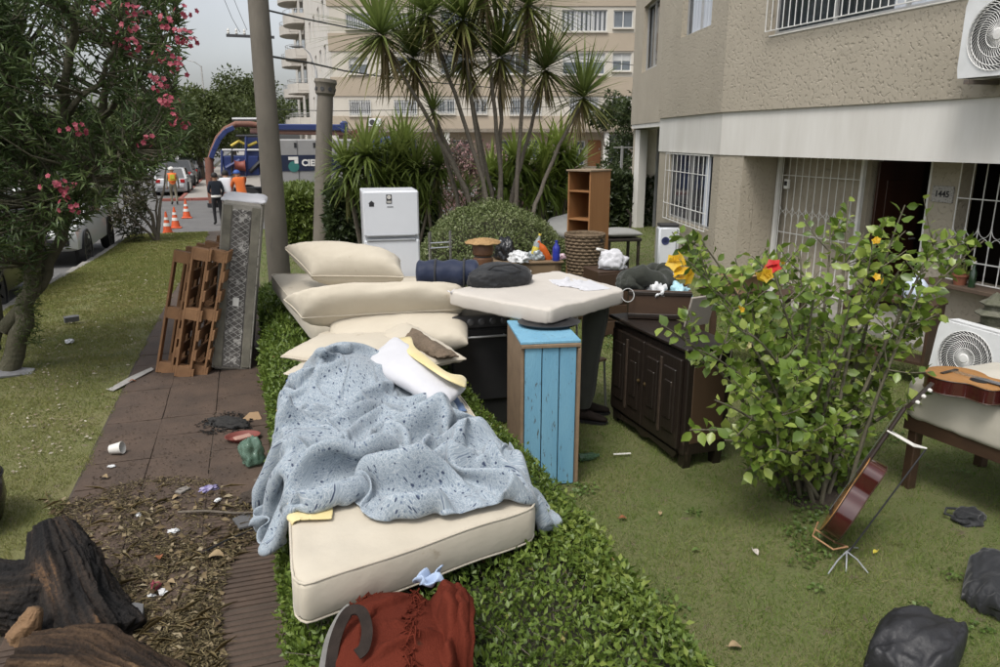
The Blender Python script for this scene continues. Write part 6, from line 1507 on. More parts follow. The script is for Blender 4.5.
cb = G(690, 300, 1.0); b = MB(); b.box((0, 0, .13), (.26, .02, .26), bev=.004, rot=(.25, 0, .2)); tag(b.build('grey_board', M('grey_card', (.32, .29, .25), (.26, .23, .2), 5, .85), origin=None), 'grey cardboard sheet behind the hibiscus leaves', 'cardboard').location = (3.33, 4.95, SH)
# --- items behind: bookcase, basket, desk, stand, chrome frame
bk = AT(591, 168, Y=10.0)
bc = thing('bookcase', 'tall narrow pine bookcase turned sideways with open shelves to the left', 'bookcase', (AT(575, 200, Y=10).x, 10.0, 0), 0)
fxl, fxr, fxn = AT(573, 200, Y=10.0).x, AT(611, 200, Y=10).x, AT(590, 200, Y=10).x
bh = AT(595, 171, Y=10).z
pL = Vector((AT(573, 168, Y=10.35).x, 10.35)); pN = Vector((AT(591, 170, Y=9.75).x, 9.75)); pR = Vector((AT(611, 170, Y=10.0).x, 10.0))
wdir = (pN - pL); sdir = (pR - pN); wv = .40; sv = sdir.length
bc.location = (pN.x, pN.y, 0); bc.rotation_euler = (0, 0, math.atan2(sdir.y, sdir.x))
# local: x along the visible solid side (depth sv); the open front faces -x and runs along +y
for nm, cc, sz in (('side_board', (sv / 2, .012, bh / 2), (sv, .024, bh)), ('side_board', (sv / 2, wv - .012, bh / 2), (sv, .024, bh)), ('back_board', (sv - .01, wv / 2, bh / 2), (.014, wv - .05, bh - .04)), ('top_board', (sv / 2 - .01, wv / 2, bh + .012), (sv + .04, wv + .03, .024))):
    b = MB(); b.box(cc, sz, bev=.003); b.build(nm, m_pine if nm != 'top_board' else M('faded_pine_top', (.25, .19, .13), (.2, .15, .1), 5, .7), bc)
for k in range(5):
    b = MB(); b.box((sv / 2 - .01, wv / 2, .06 + (bh - .1) * k / 4.6), (sv - .02, wv - .05, .022), bev=.002); b.build('shelf', m_pine, bc)
m_wick = M('wicker', (.19, .135, .080), (.095, .066, .04), 30, .85, .012, 90, stretch=(1, 1, 2))
bs0 = AT(584, 270, Y=9.3)
bsk = thing('wicker_basket', 'brown woven laundry basket in front of the pine bookcase', 'basket', (bs0.x, 9.3, .42)); bt = AT(584, 234, Y=9.3).z - .42
b = MB()
for k in range(16):
    z = .02 + (bt - .04) * k / 15; r = .20 + .06 * k / 15
    b.tube([(math.cos(t) * (r + .007 * (1 if (i + k) % 2 else -1)), math.sin(t) * (r + .007 * (1 if (i + k) % 2 else -1)), z) for i, t in enumerate(np.linspace(0, 6.283, 37))], bt / 30, 5)
b.build('weave', m_wick, bsk, smooth=60)
b = MB(); b.tube([(math.cos(t) * .268, math.sin(t) * .268, bt) for t in np.linspace(0, 6.283, 33)], .018, 8); b.build('rim', m_wick, bsk, smooth=60)
b = MB(); b.lathe([(.195, 0), (.25, bt - .03), (.0001, bt - .02)], n=24); b.build('lining', m_wick, bsk)
b = MB(); b.box((.13, -.235, bt - .07), (.07, .02, .035), rz=.5); b.build('hand_hole', m_black, bsk)
cr = thing('wooden_crate', 'brown slatted crate under the wicker basket', 'crate', (bs0.x + .02, 9.32, 0), .1)
for k in range(4):
    for s in (-1, 1):
        b = MB(); b.box((0, s * .27, .06 + .10 * k), (.58, .014, .08), bev=.002); b.build('slat', m_dbrown, cr)
        b = MB(); b.box((s * .285, 0, .06 + .10 * k), (.014, .52, .08), bev=.002); b.build('slat', m_dbrown, cr)
b = MB(); b.box((0, 0, .408), (.58, .54, .014)); b.build('lid', m_dbrown, cr)
# desk
dx0, dx1 = AT(490, 262, Y=9.0).x, AT(562, 262, Y=9.0).x; dzt = AT(530, 262, Y=9.0).z
dk = thing('small_desk', 'small oak desk with a drawer holding bottles and plastic bags', 'desk', ((dx0 + dx1) / 2, 9.0, 0), -.12); dw = dx1 - dx0
b = MB(); b.box((0, .25, dzt - .012), (dw, .54, .024), bev=.004); b.build('top', m_oak, dk)
b = MB(); b.box((0, .03, dzt - .11), (dw - .06, .03, .17), bev=.003); b.build('front_rail', m_oak, dk)
b = MB(); b.box((dw * .18, .008, dzt - .11), (dw * .42, .02, .12), bev=.004); d_ = b.build('drawer_front', m_oak, dk)
b = MB(); b.lathe([(.010, 0), (.016, .014), (.0001, .024)], n=12, mat=Matrix.Translation((dw * .05, -.002, dzt - .12)) @ Matrix.Rotation(R(90), 4, 'X')); b.build('knob', m_band, d_)
for x in (-dw / 2 + .05, dw / 2 - .05):
    for y in (.04, .46): b = MB(); b.box((x, y, (dzt - .03) / 2), (.05, .05, dzt - .03), bev=.004); b.build('leg', m_oak, dk)
b = MB(); b.box((0, .48, dzt - .2), (dw - .12, .02, .35)); b.build('back_panel', m_oak, dk)
def bottle(label, px, py, Y, h, r, body, cap, tilt=(0, 0, 0), z=None):
    c = AT(px, py, Y=Y); z = dzt if z is None else z
    t = thing('plastic_bottle', label, 'bottle', (c.x, Y, z), rot=tilt)
    b = MB(); b.lathe([(r * .9, 0), (r, .012), (r, h * .60), (r * .9, h * .68), (r * .35, h * .86), (r * .33, h * .92)], n=18); b.build('body', body, t, smooth=40)
    b = MB(); b.lathe([(r * .4, h * .92), (r * .4, h), (.0001, h + .001)], n=14); b.build('cap', cap, t)
    b = MB(); b.lathe([(r * 1.01, h * .22), (r * 1.01, h * .5)], n=18); b.build('wrapper', cap, t)
m_ora = M('orange_plastic', (.65, .13, .02), None, 9, .35); m_bluep = M('blue_plastic', (.03, .045, .32), (.02, .03, .25), 9, .3); m_yelp = M('yellow_plastic', (.62, .50, .08), None, 9, .35); m_cl = clearmat('clear_plastic', (.42, .45, .47))
bottle('yellow and clear bottle leaning on the desk clutter', 533, 258, 9.15, .36, .05, m_cl, m_yelp, (0, R(16), 0))
bottle('bright orange bottle tipped against the yellow one', 549, 258, 9.12, .30, .05, m_ora, m_ora, (0, R(-32), 0))
bottle('dark blue detergent bottle at the right end of the desk', 556, 262, 8.98, .27, .05, m_bluep, m_bluep)
c = AT(518, 262, Y=9.1); crumple('plastic_bag', 'white striped plastic bag crumpled on the left of the desk', 'plastic bag', (c.x, 9.1, dzt), (.18, .11, .10), m_bagw, 71, .4)
c = AT(538, 262, Y=9.12); crumple('clear_bag', 'clear grey plastic bag in the middle of the desk', 'plastic bag', (c.x, 9.16, dzt), (.11, .09, .11), M('clear_grey_plastic', (.30, .34, .35), (.22, .25, .26), 12, .2), 72, .4)
c = AT(563, 262, Y=9.05); crumple('pink_wrapper', 'small pink and white wrapper beside the blue bottle', 'wrapper', (c.x + .01, 9.12, dzt), (.07, .05, .05), M('pink_white_plastic', (.6, .3, .38), (.65, .6, .62), 20, .4), 73, .4)
c = AT(506, 250, Y=9.25); crumple('black_plastic_bag', 'black plastic bag between the straw hat and the desk', 'plastic bag', (c.x, 9.3, dzt), (.17, .12, .22), M('black_bin_bag', (.012, .013, .015), (.02, .02, .022), 9, .25, .008, 25), 74, .35)
# wooden stand with straw hat
c = AT(483, 255, Y=7.9); hz_ = AT(483, 243, Y=7.9).z
sd_ = thing('wooden_stand', 'carved brown wooden stand under the straw hat', 'stand', (c.x, 7.9, 0))
b = MB(); b.lathe([(.20, 0), (.20, .04), (.06, .08), (.055, hz_ - .35), (.10, hz_ - .30), (.115, hz_ - .24), (.115, hz_ - .17), (.10, hz_ - .155), (.10, hz_ - .135), (.115, hz_ - .12), (.12, hz_ - .02), (.11, hz_)], n=20); b.build('turned_body', M('reddish_wood', (.16, .075, .035), (.11, .05, .025), 8, .5, stretch=(1, 1, .4)), sd_, smooth=35)
b = MB(); b.lathe([(.101, hz_ - .153), (.101, hz_ - .137)], n=20); b.build('groove_band', m_black, sd_)
ht = thing('straw_hat', 'flat woven straw hat on top of the wooden stand', 'hat', (c.x, 7.9, hz_)); m_straw = M('straw', (.42, .27, .12), (.28, .17, .075), 34, .85, .008, 90)
b = MB()
for k in range(14): r = .01 + .185 * (k + 1) / 14; b.tube([(math.cos(t) * r, math.sin(t) * r, .045 - .035 * (r / .19) ** 2 + .004 * math.sin(t * 9 + k)) for t in np.linspace(0, 6.283, 41)], .010, 5)
b.build('woven_brim', m_straw, ht, smooth=60)
b = MB(); b.lathe([(.185, .008), (.1, .03), (.0001, .04)], n=24); b.build('crown', m_straw, ht)
# chrome folding frame
c = AT(441, 250, Y=8.6); zt2 = AT(441, 232, Y=8.6).z
cf = thing('chrome_frame', 'folded chrome tube frame standing in front of the boxwood mound', 'frame', (c.x, 8.6, 0), .1); m_chr = M('chrome', (.62, .62, .62), (.5, .5, .5), 6, .22, metal=.9)
for x, y in ((-.15, 0), (-.10, .1), (.12, .0), (.16, .09)):
    b = MB(); b.tube([(x * 1.2, y, 0), (x, y, zt2 * .6), (x * .97, y, zt2)], .013, 8); b.build('tube', m_chr, cf)
for z in (zt2 - .13, zt2 - .19, zt2 - .6): b = MB(); b.tube([(-.145, .02, z), (.14, .02, z)], .011, 8); b.build('crossbar', m_chr, cf)
# grey padded bench and armchair behind bookcase
gb = AT(556, 222, Y=12.6)
soft_slab('grey_pad', 'grey foam pad lying behind the bookcase', 'cushion', [AT(545, 232, Y=12.4), AT(572, 238, Y=12.2), AT(574, 214, Y=13.6), AT(548, 222, Y=13.4)], .16, 6, 20, .01, fabric('grey_foam', (.26, .26, .25), (.22, .22, .21)), seed=14)
ac_ = thing('cushioned_chair', 'dark wooden chair with grey cushion right of the bookcase', 'chair', (AT(619, 240, Y=11.4).x, 11.4, tz(11.4)), R(-8)); ctop = AT(619, 232, Y=11.2).z
for x in (-.26, .26):
    for y in (-.25, .25): b = MB(); b.box((x, y, (ctop - .1) / 2), (.045, .045, ctop - .1), bev=.004); b.build('leg', m_dwood, ac_)
b = MB(); b.box((0, 0, ctop - .10), (.60, .60, .05), bev=.01); b.build('seat_frame', m_dwood, ac_)
soft_slab('cushion', '', '', [Vector((ac_.location.x - .31, 11.10, ctop + tz(11.4) - .0)), Vector((ac_.location.x + .31, 11.10, ctop + tz(11.4))), Vector((ac_.location.x + .31, 11.7, ctop + tz(11.4))), Vector((ac_.location.x - .31, 11.7, ctop + tz(11.4)))], .13, 3, 18, .01, MATS['grey_foam'], parent=ac_, seed=15)
b = MB(); b.tube([(.27, .25, ctop - .1), (.29, .25, ctop + .25), (.22, .27, ctop + .36)], .02, 8); b.build('back_post', m_dwood, ac_)
# broom with red handle, white bags
bm0 = AT(603, 283, Y=8.2); br = thing('red_broom', 'thin red pole with white tip leaning beside the basket', 'pole', (bm0.x, 8.2, 0))
b = MB(); t0_ = AT(603, 252, Y=8.4); b.tube([(0, 0, 0), (t0_.x - bm0.x, .2, t0_.z)], .014, 8); b.build('handle', M('red_paint', (.33, .03, .035), None, 5, .45), br)
b = MB(); b.box((t0_.x - bm0.x, .2, t0_.z + .02), (.22, .06, .035), rot=(0, .25, .4), bev=.008); b.build('head', m_band, br)
c = AT(620, 268, Y=8.0); bx = thing('low_crate', 'dark crate holding a white bundle behind the drawer box', 'crate', (c.x, 8.1, 0))
b = MB(); b.box((0, .2, .42), (.5, .45, .84), bev=.01); b.build('body', m_dbrown, bx)
for k in range(4): b = MB(); b.box((0, -.03, .12 + .2 * k), (.5, .016, .17), bev=.003); b.build('slat', m_dbrown, bx)
crumple('white_bundle', 'white cloth bundle on the dark crate behind the olive jacket', 'cloth', (c.x, 8.2, .84), (.17, .12, .17), m_white_f, 75, .35)
# white air purifier tower by the wall
hp_ = AT(666, 262, Y=11.5); ztp = AT(666, 224, Y=11.5).z; fzb = AT(666, 266, Y=11.5).z
pf = thing('white_appliance', 'white upright appliance with dark lid against the barred window wall', 'appliance', (hp_.x, 11.5, 0), -.35)
b = MB(); b.box((0, 0, ztp / 2 - .02), (.36, .30, ztp - .04), bev=.03); b.build('casing', m_frw, pf, smooth=40)
b = MB(); b.box((0, 0, ztp - .015), (.34, .29, .05), bev=.02); b.build('lid', m_black, pf)
b = MB(); b.lathe([(.04, 0), (.07, .004), (.07, 0)], n=20, mat=Matrix.Translation((-.06, -.152, ztp - .28)) @ Matrix.Rotation(R(90), 4, 'X')); b.build('emblem', M('dark_blue_print', (.03, .04, .12), None, 9, .5), pf)
b = MB(); b.box((.13, -.153, ztp / 2), (.02, .006, ztp * .7)); b.build('seam', m_fgrey, pf)
# --- clutter seen through the hibiscus
def at6(px, py, Y=6.3): return AT(px, py, Y=Y)
tbx = at6(752, 300, 6.4)
lt_ = thing('low_table', 'low brown table with odds and ends behind the hibiscus', 'table', (tbx.x, 6.4, 0), R(-20)); tzt = at6(752, 290, 6.4).z
b = MB(); b.box((0, 0, tzt - .02), (1.0, .55, .04), bev=.006); b.build('top', m_dbrown, lt_)
for x in (-.45, .45):
    for y in (-.22, .22): b = MB(); b.box((x, y, (tzt - .04) / 2), (.06, .06, tzt - .04), bev=.005); b.build('leg', m_dbrown, lt_)
c = at6(745, 268, 6.4); cbx = thing('cardboard_box', 'open brown cardboard box on the low table', 'box', (c.x, 6.45, tzt), R(15))
for cc, sz, nm in (((0, -.14, .09), (.36, .006, .18), 'wall'), ((0, .14, .09), (.36, .006, .18), 'wall'), ((-.18, 0, .09), (.006, .27, .18), 'wall'), ((.18, 0, .09), (.006, .27, .18), 'wall'), ((0, 0, .004), (.35, .27, .006), 'base'), ((0, -.21, .2), (.36, .14, .005), 'flap')):
    b = MB(); b.box(cc, sz); b.build(nm, M('cardboard', (.30, .20, .11), (.25, .165, .09), 5, .85), cbx)
c = at6(770, 258, 6.35); b = MB(); b.lathe([(.05, 0), (.06, .01), (.055, .12), (.062, .17), (.058, .17), (.05, .015), (.0001, .012)], n=18); tag(b.build('white_jar', m_band, smooth=40), 'white jar on the low table behind the red blossom', 'jar').location = (c.x, 6.3, tzt)
c = at6(915, 290, 5.6); jz = AT(915, 296, Y=5.6).z
jg = thing('plastic_jug', 'pale bluish white plastic jug near the dark doorway', 'jug', (c.x, 5.6, jz - .02)); m_jug = M('pale_blue_white', (.52, .58, .68), (.45, .51, .62), 5, .4)
b = MB(); b.lathe([(.10, 0), (.11, .02), (.11, .14), (.07, .19), (.035, .21), (.035, .24)], n=20); b.build('body', m_jug, jg, smooth=40)
b = MB(); b.lathe([(.04, .24), (.04, .265), (.0001, .266)], n=14); b.build('cap', m_band, jg)
stl = thing('wooden_shelf_unit', 'low wooden shelf unit under the plastic jug behind the hibiscus', 'shelf', (c.x - .1, 5.75, 0), R(-70))
b = MB(); b.box((0, 0, jz - .04), (.9, .35, .035), bev=.005); b.build('top', m_dbrown, stl)
for x in (-.42, .42): b = MB(); b.box((x, 0, (jz - .06) / 2), (.03, .33, jz - .06), bev=.004); b.build('side_board', m_dbrown, stl)
b = MB(); b.box((0, 0, .25), (.82, .32, .025)); b.build('shelf', m_dbrown, stl)
# pots, bottle and pagoda lantern on the ledge / low shelf by the wall
lz = .725
def pot(label, y, r, h, mat, X=XR - .20):
    t = thing('flower_pot', label, 'pot', (X, y, lz)); b = MB(); b.lathe([(r * .7, 0), (r * .95, h * .8), (r * 1.08, h * .8), (r * 1.08, h), (r * .9, h), (r * .8, h * .7), (.0001, h * .7)], n=20); b.build('body', mat, t, smooth=35)
    P = rng.normal(size=(60, 3)) * .04 + np.array([0, 0, h + .03]); D = rng.normal(size=(60, 3)) + np.array([0, 0, 1.0]); foliage('plant', P, D, .08, .02, T_LANCE, m_cly, t, world=False)
m_terra = M('terracotta', (.24, .085, .045), (.19, .07, .04), 6, .85)
pot('small terracotta pot on the wall ledge left of the green bottle', AT(955, 312, X=XR - .2).y, .09, .13, m_terra)
gbl = AT(967, 312, X=XR - .22); t = thing('wine_bottle', 'dark green glass bottle on the wall ledge', 'bottle', (XR - .22, gbl.y, lz)); b = MB(); b.lathe([(.037, 0), (.038, .02), (.038, .18), (.014, .23), (.014, .29)], n=16); b.build('body', M('green_glass', (.02, .045, .02), None, 5, .1, spec=.8), t, smooth=40); b = MB(); b.lathe([(.016, .28), (.016, .31), (.0001, .311)], n=12); b.build('cap', m_band, t)
pg = AT(988, 322, X=XR - .45); t = thing('stone_lantern', 'grey mossy stone lantern ornament with tiered roof at the right edge', 'ornament', (XR - .45, pg.y - .05, AT(988, 332, X=XR - .45).z)); m_stone = M('mossy_stone', (.15, .145, .115), (.09, .095, .06), 8, .95, .012, 40)
for k, pr in enumerate(([(.15, 0), (.16, .08), (.14, .09)], [(.10, .09), (.12, .14), (.12, .20)], [(.18, .20), (.19, .215), (.13, .26)], [(.10, .26), (.10, .32)], [(.15, .32), (.155, .335), (.08, .38), (.03, .44), (.0001, .46)])):
    b = MB(); b.lathe(pr, n=6 if k in (2, 4) else 16); b.build(['base', 'drum', 'lower_roof', 'lamp_chamber', 'upper_roof'][k], m_stone, t)
b = MB(); b.box((XR - .5, pg.y - .1, AT(988, 332, X=XR - .45).z / 2 - .005), (.34, .34, AT(988, 332, X=XR - .45).z - .01), bev=.01); tag(b.build('stone_plinth', m_stone, origin=(XR - .5, pg.y - .1, 0)), 'square stone block under the lantern ornament', 'plinth')
# --- white bed base on the right with two guitars and the second air conditioner
bz_ = .70
b0 = G(905, 400, bz_ - .05); b1 = G(1000, 432, bz_ - .05)
d1_ = (b1 - b0).normalized(); nn = Vector((-d1_.y, d1_.x, 0)); nn = nn if nn.x > 0 else -nn
e0 = b0 - d1_ * .02; e1 = b0 + d1_ * 1.75
bed = thing('upholstered_bed_base', 'dirty white upholstered bed base on wooden legs by the house wall', 'bed base', (e0.x, e0.y, 0))
m_up = fabric('dirty_white_vinyl', (.50, .47, .40), (.43, .40, .33), .6, .004, 9, dirt=(.26, .22, .16))
BWd = 1.0
soft_slab('upholstered_top', '', '', [e0 + Vector((0, 0, .02)), e1 + Vector((0, 0, .02)), e1 + nn * BWd + Vector((0, 0, .02)), e0 + nn * BWd + Vector((0, 0, .02))], .32, 9, 40, .02, m_up, parent=bed, seed=16, wr=.006)
for t_, s in ((.08, .08), (1.6, .08), (.08, .9), (1.6, .9)):
    p = e0 + d1_ * t_ + nn * s; b = MB(); b.box((p.x, p.y, (bz_ - .2) / 2), (.07, .07, bz_ - .2), bev=.006); b.build('leg', m_dbrown, bed, world=True)
b = MB(); b.beam(e0 + d1_ * .02 + nn * .04 + Vector((0, 0, -.16)), e1 + nn * .04 + Vector((0, 0, -.16)), .03, .10); b.build('side_rail', m_dbrown, bed, world=True)
b = MB(); b.beam(e0 + d1_ * .04 + nn * .06 + Vector((0, 0, -.16)), e0 + d1_ * .04 + nn * (BWd - .05) + Vector((0, 0, -.16)), .03, .10); b.build('side_rail', m_dbrown, bed, world=True)
# guitars
m_gside = M('guitar_mahogany', (.060, .012, .010), (.038, .009, .008), 5, .18, stretch=(1, 1, .3), coat=.6)
m_gtop = M('spruce_top', (.42, .21, .07), (.36, .17, .055), 8, .25, coat=.4, stretch=(6, .5, 1))
m_fret = M('rosewood_neck', (.030, .018, .013), (.02, .013, .01), 8, .4)
GP = [(0, .0), (.06, .012), (.13, .05), (.178, .12), (.188, .19), (.165, .255), (.130, .30), (.122, .335), (.132, .385), (.140, .42), (.130, .46), (.09, .485), (.03, .49)]
def guitar(label, T, tail=True):
    """local: x across, y from tail to neck, z front face up; 1.0 m long"""
    t = thing('acoustic_guitar', label, 'guitar', T.translation[:], rot=T.to_euler()[:])
    full = GP + [(-x, y) for x, y in GP[::-1][0:] if x > 0] ; out = [(x, y) for x, y in GP] + [(-x, y) for x, y in reversed(GP[1:])]
    n = len(out); sm = []
    for i in range(n):                                  # catmull-rom outline
        p0, p1, p2, p3 = [Vector(out[(i + k - 1) % n]) for k in range(4)]
        for s in (0, .33, .66): sm.append(.5 * ((2 * p1) + (p2 - p0) * s + (2 * p0 - 5 * p1 + 4 * p2 - p3) * s * s + (3 * p1 - p0 - 3 * p2 + p3) * s ** 3))
    b = MB(); b.prism([tuple(p) for p in sm], -.05, .046, lambda a, c, d: (a, c, d)); b.build('body', m_gside, t, smooth=35)
    b = MB(); b.prism([tuple(p * 1.008) for p in sm], .0462, .050, lambda a, c, d: (a, c, d)); tp = b.build('soundboard', m_gtop, t, smooth=35)
    for z in (-.048, .044):
        b = MB(); b.tube([(p.x * 1.006, p.y * 1.002, z) for p in sm + sm[:1]], .0035, 5); b.build('binding', m_dbrown, t)
    b = MB(); b.lathe([(.046, .0508), (.046, .0515), (.0001, .0516)], (0, .33, 0), 24); b.build('sound_hole', m_black, tp)
    b = MB(); b.lathe([(.049, .0505), (.062, .0512), (.062, .0505)], (0, .33, 0), 28); b.build('rosette', m_fret, tp)
    b = MB(); b.box((0, .13, .055), (.17, .024, .010), bev=.003); b.build('bridge', m_fret, tp)
    b = MB(); b.box((0, .65, .045), (.052, .34, .022), bev=.008); b.box((0, .46, .056), (.052, .16, .008), bev=.002); nk = b.build('neck', m_fret, t)
    b = MB(); b.prism([(-.026, .82), (.026, .82), (.036, .86), (.034, .99), (.012, 1.0), (-.012, 1.0), (-.034, .99), (-.036, .86)], .028, .046, lambda a, c, d: (a, c, d - .3 * max(0, c - .82) * .6)); hd_ = b.build('headstock', m_fret, t)
    for k in range(3):
        for s in (-1, 1):
            b = MB(); y_ = .875 + .042 * k; zz3 = .035 - .18 * (y_ - .82); b.tube([(s * .034, y_, zz3 - .012), (s * .052, y_, zz3 - .012)], .004, 6); b.box((s * .060, y_, zz3 - .012), (.016, .018, .022), bev=.005); b.build('tuning_peg', m_band, hd_)
    for k in range(6):
        x = (k - 2.5) * .0085; b = MB(); b.tube([(x * 1.2, .13, .064), (x, .82, .062)], .0009, 4); b.build('string', m_chr, t)
    return t
# leaning guitar on its stand
gb0 = G(828, 535, .10); gh = AT(930, 388, Y=3.02)
ydir = (Vector((gh.x, gh.y, gh.z)) - gb0); print('guitar length', ydir.length)
ydir.normalize()
fdir = Vector((-.70, .82, .20)); fdir = (fdir - ydir * fdir.dot(ydir)).normalized(); xdir = ydir.cross(fdir)
T = Matrix((xdir, ydir, fdir)).transposed().to_4x4(); T.translation = gb0
T = T @ Matrix.Scale(1.08, 4)
gt = guitar('dark red acoustic guitar leaning on a stand on the lawn', T); gt.scale = (1.08,) * 3
gs = thing('guitar_stand', 'thin black metal stand with white clips holding the leaning guitar', 'guitar stand', tuple(G(846, 560, 0)))
s0 = G(846, 556, .05); s1 = gb0 + ydir * .74 - fdir * .16
b = MB(); b.tube([s0, s1], .005, 8); b.build('upright', m_black, gs, world=True)
for px, py in ((858, 548), (846, 572), (868, 573), (828, 574)):
    b = MB(); e = G(px, py, .008); b.tube([s0 + Vector((0, 0, .03)), s0.lerp(e, .5) + Vector((0, 0, .03)), e], .0045, 6); b.build('foot', m_fgrey, gs, world=True)
cr0 = gb0 - fdir * .06 - ydir * .02
for s in (-.09, .09):
    b = MB(); p = cr0 + xdir * s - ydir * .015; b.tube([s0 + Vector((0, 0, .06)), p, p + fdir * .13, p + fdir * .14 + ydir * .05], .006, 6); b.build('cradle_arm', M('cork_pad', (.36, .20, .10), None, 8, .8), gs, world=True)
b = MB(); nk_ = gb0 + ydir * .72; b.tube([s1, nk_ - fdir * .10 + xdir * .05, nk_ + xdir * .045 + fdir * .06], .0055, 6); b.tube([s1, nk_ - fdir * .10 - xdir * .05, nk_ - xdir * .045 + fdir * .06], .0055, 6); b.build('neck_fork', m_band, gs, world=True)
# guitars lying on the bed base
topz = bz_ - .05 + .02 + .15
def lay(px, py, ang, label, flip=1):
    p = G(px, py, topz + .055); y = Vector((math.cos(ang), math.sin(ang), .0)); f = Vector((0, 0, 1)); x = y.cross(f)
    T = Matrix((x, y, f)).transposed().to_4x4(); T.translation = p; return guitar(label, T)
base_ang = math.atan2(d1_.y, d1_.x)
lay(929, 374, base_ang + .05, 'acoustic guitar lying flat on the bed base with its tan top showing')
lay(1004, 388, base_ang - .12, 'second guitar on the bed base, cut off by the right edge')
acq = G(932, 322, .83) - Vector((0, 0, .55))
ac2 = ac_unit('white air conditioner unit with lettering lying on the bed base behind the guitar', (acq + d1_ * .40 + nn * .14)[:], (R(-4), R(3), base_ang), 'PANAVOX', False)
b = MB(); b.box((0, 0, acq.z / 2 - .01), (.8, .3, acq.z - .02), bev=.01); o = tag(b.build('support_box', m_dbrown), 'brown wooden box under the lying air conditioner', 'box'); o.location = ((acq + d1_ * .40 + nn * .16).x, (acq + d1_ * .40 + nn * .16).y, 0); o.rotation_euler = (0, 0, base_ang)
# --- dark bags and pouch on the lawn at lower right
m_bin = M('black_bag_plastic', (.012, .012, .014), (.020, .020, .022), 5, .55, .006, 30)
c = G(912, 655, 0); bgg = soft_slab('black_bag', 'large black gig bag slumped on the lawn at the lower right', 'bag', [G(864, 662, .11), G(944, 690, .11), G(968, 634, .12), G(892, 612, .13)], .27, 2.3, 48, .05, m_bin, seed=31, wr=.05, pinch=-.10)
c = G(990, 590, 0); soft_slab('black_bag', 'smaller black cloth bag on the lawn at the right edge', 'bag', [G(962, 590, .07), G(1010, 618, .07), G(1034, 576, .08), G(975, 556, .08)], .20, 2.2, 44, .05, m_blk_f, seed=32, wr=.05, pinch=-.10)
c = G(968, 520, 0); ph = blob('black_pouch', 'small black pouch with grey label near the guitar', 'pouch', tuple(c), (.12, .08, .05), m_blk_f, 23, .4, 2, .12, .2, 4, .3)
b = MB(); b.box((.02, -.03, .055), (.07, .05, .004), rz=.3, bev=.002); b.build('label', M('grey_label', (.25, .25, .25), (.08, .08, .08), 60, .6), ph)
b = MB(); b.tube([(-.1, .02, .03), (-.14, .06, .04), (-.08, .10, .05), (-.02, .07, .05)], .008, 6); b.build('strap', m_blk_f, ph)
# ================================================================== pavement things, street, people, vehicles
m_pal = M('pallet_wood', (.25, .132, .060), (.165, .085, .039), 5, .8, .004, 40, stretch=(1, 3, 1), c3=(.10, .06, .035), s3=9, t3=.63)
def pallet(label, base, lean, yaw, Lx=1.38, twist=0, dep=1.0, group='wooden pallets leaning on the pavement'):
    """stands on end: local z up, y away, thickness along x"""
    t = thing('wooden_pallet', label, 'pallet', base, rot=(twist, lean, yaw), group=group); th_ = .19
    for i in range(7):
        z = .05 + (Lx - .10) * i / 6; b = MB(); b.box((th_ - .011, dep / 2, z), (.022, dep, .12 if i in (0, 6) else .115), bev=.002); b.build('deck_board', m_pal, t)
    for y in (.05, dep / 2, dep - .05):
        b = MB(); b.box((th_ - .034, y, Lx / 2), (.022, .098, Lx), bev=.002); b.build('stringer_board', m_pal, t)
        b = MB(); b.box((.011, y, Lx / 2), (.022, .098, Lx), bev=.002); b.build('bottom_board', m_pal, t)
        for z in (.06, Lx / 2, Lx - .06): b = MB(); b.box((.0840, y, z), (.123, .098, .12), bev=.002); b.build('block', m_pal, t)
    return t
p0 = G(174, 378, 0); p1 = G(187, 377, 0)
pallet('left of the two near upright pallets, beside the worn box spring', (p0.x, p0.y, .02), R(13.5), R(-13))
pallet('right near pallet touching the worn box spring', (p1.x + .012, p1.y + .03, .02), R(14.5), R(-13), 1.36)
p2 = AT(168, 250, Y=9.3); pallet('farthest pallet standing crooked at the back of the stack', (p0.x - .20, p0.y + .22, .02), R(13.5), R(-12), 1.32, R(-3), .95)
# --- worn box spring
bx = thing('box_spring', 'worn grey box spring standing on end against the utility pole', 'box spring', (G(231, 372, 0).x, 8.1, .0), rot=(R(-1.5), R(8.5), R(-3)))
BT, BHh, BDp = .39, 1.80, .95
m_bs = M('stained_grey_ticking', (.33, .315, .275), (.17, .155, .13), 4, .95, .006, 40, contrast=.7, c3=(.085, .075, .06), s3=7, t3=.56)
m_mesh = M('dark_mesh_fabric', (.14, .13, .12), (.06, .055, .05), 16, .95, .006, 80, c3=(.45, .43, .40), s3=11, t3=.54)
b = MB(); b.box((0, BDp / 2, BHh / 2), (BT, BDp, BHh), bev=.03); b.build('frame_cover', m_bs, bx, smooth=40)
b = MB(); b.box((0, -.004, BHh / 2 - .02), (BT * .46, .012, BHh * .93), bev=.004); fc = b.build('mesh_panel', m_mesh, bx)
m_lat = M('grey_lattice', (.42, .41, .38), (.3, .29, .27), 12, .9)
b = MB(); nlat = 26
for i in range(nlat):
    z = .06 + (BHh - .18) * i / nlat
    for s in (-1, 1): b.beam((-s * BT * .21, -.013, z), (s * BT * .21, -.013, z + .115), .005, .004, up=(0, -1, 0))
stuff(b.build('woven_lattice', m_lat, fc))
for s in (-1, 1):
    b = MB(); b.box((s * BT * .36, -.007, BHh / 2), (.085, .018, BHh * .95), bev=.006); b.build('border_strip', M('olive_border', (.20, .185, .145), (.10, .095, .075), 6, .95, .003, 60), bx)
    b = MB(); b.tube([(s * BT * .485, -.006, .03), (s * BT * .485, -.006, BHh - .03)], .009, 6); b.build('piping', m_bs, bx)
b = MB(); b.box((.0, -.016, BHh * .42), (.06, .004, .09)); b.build('label', m_band, bx)
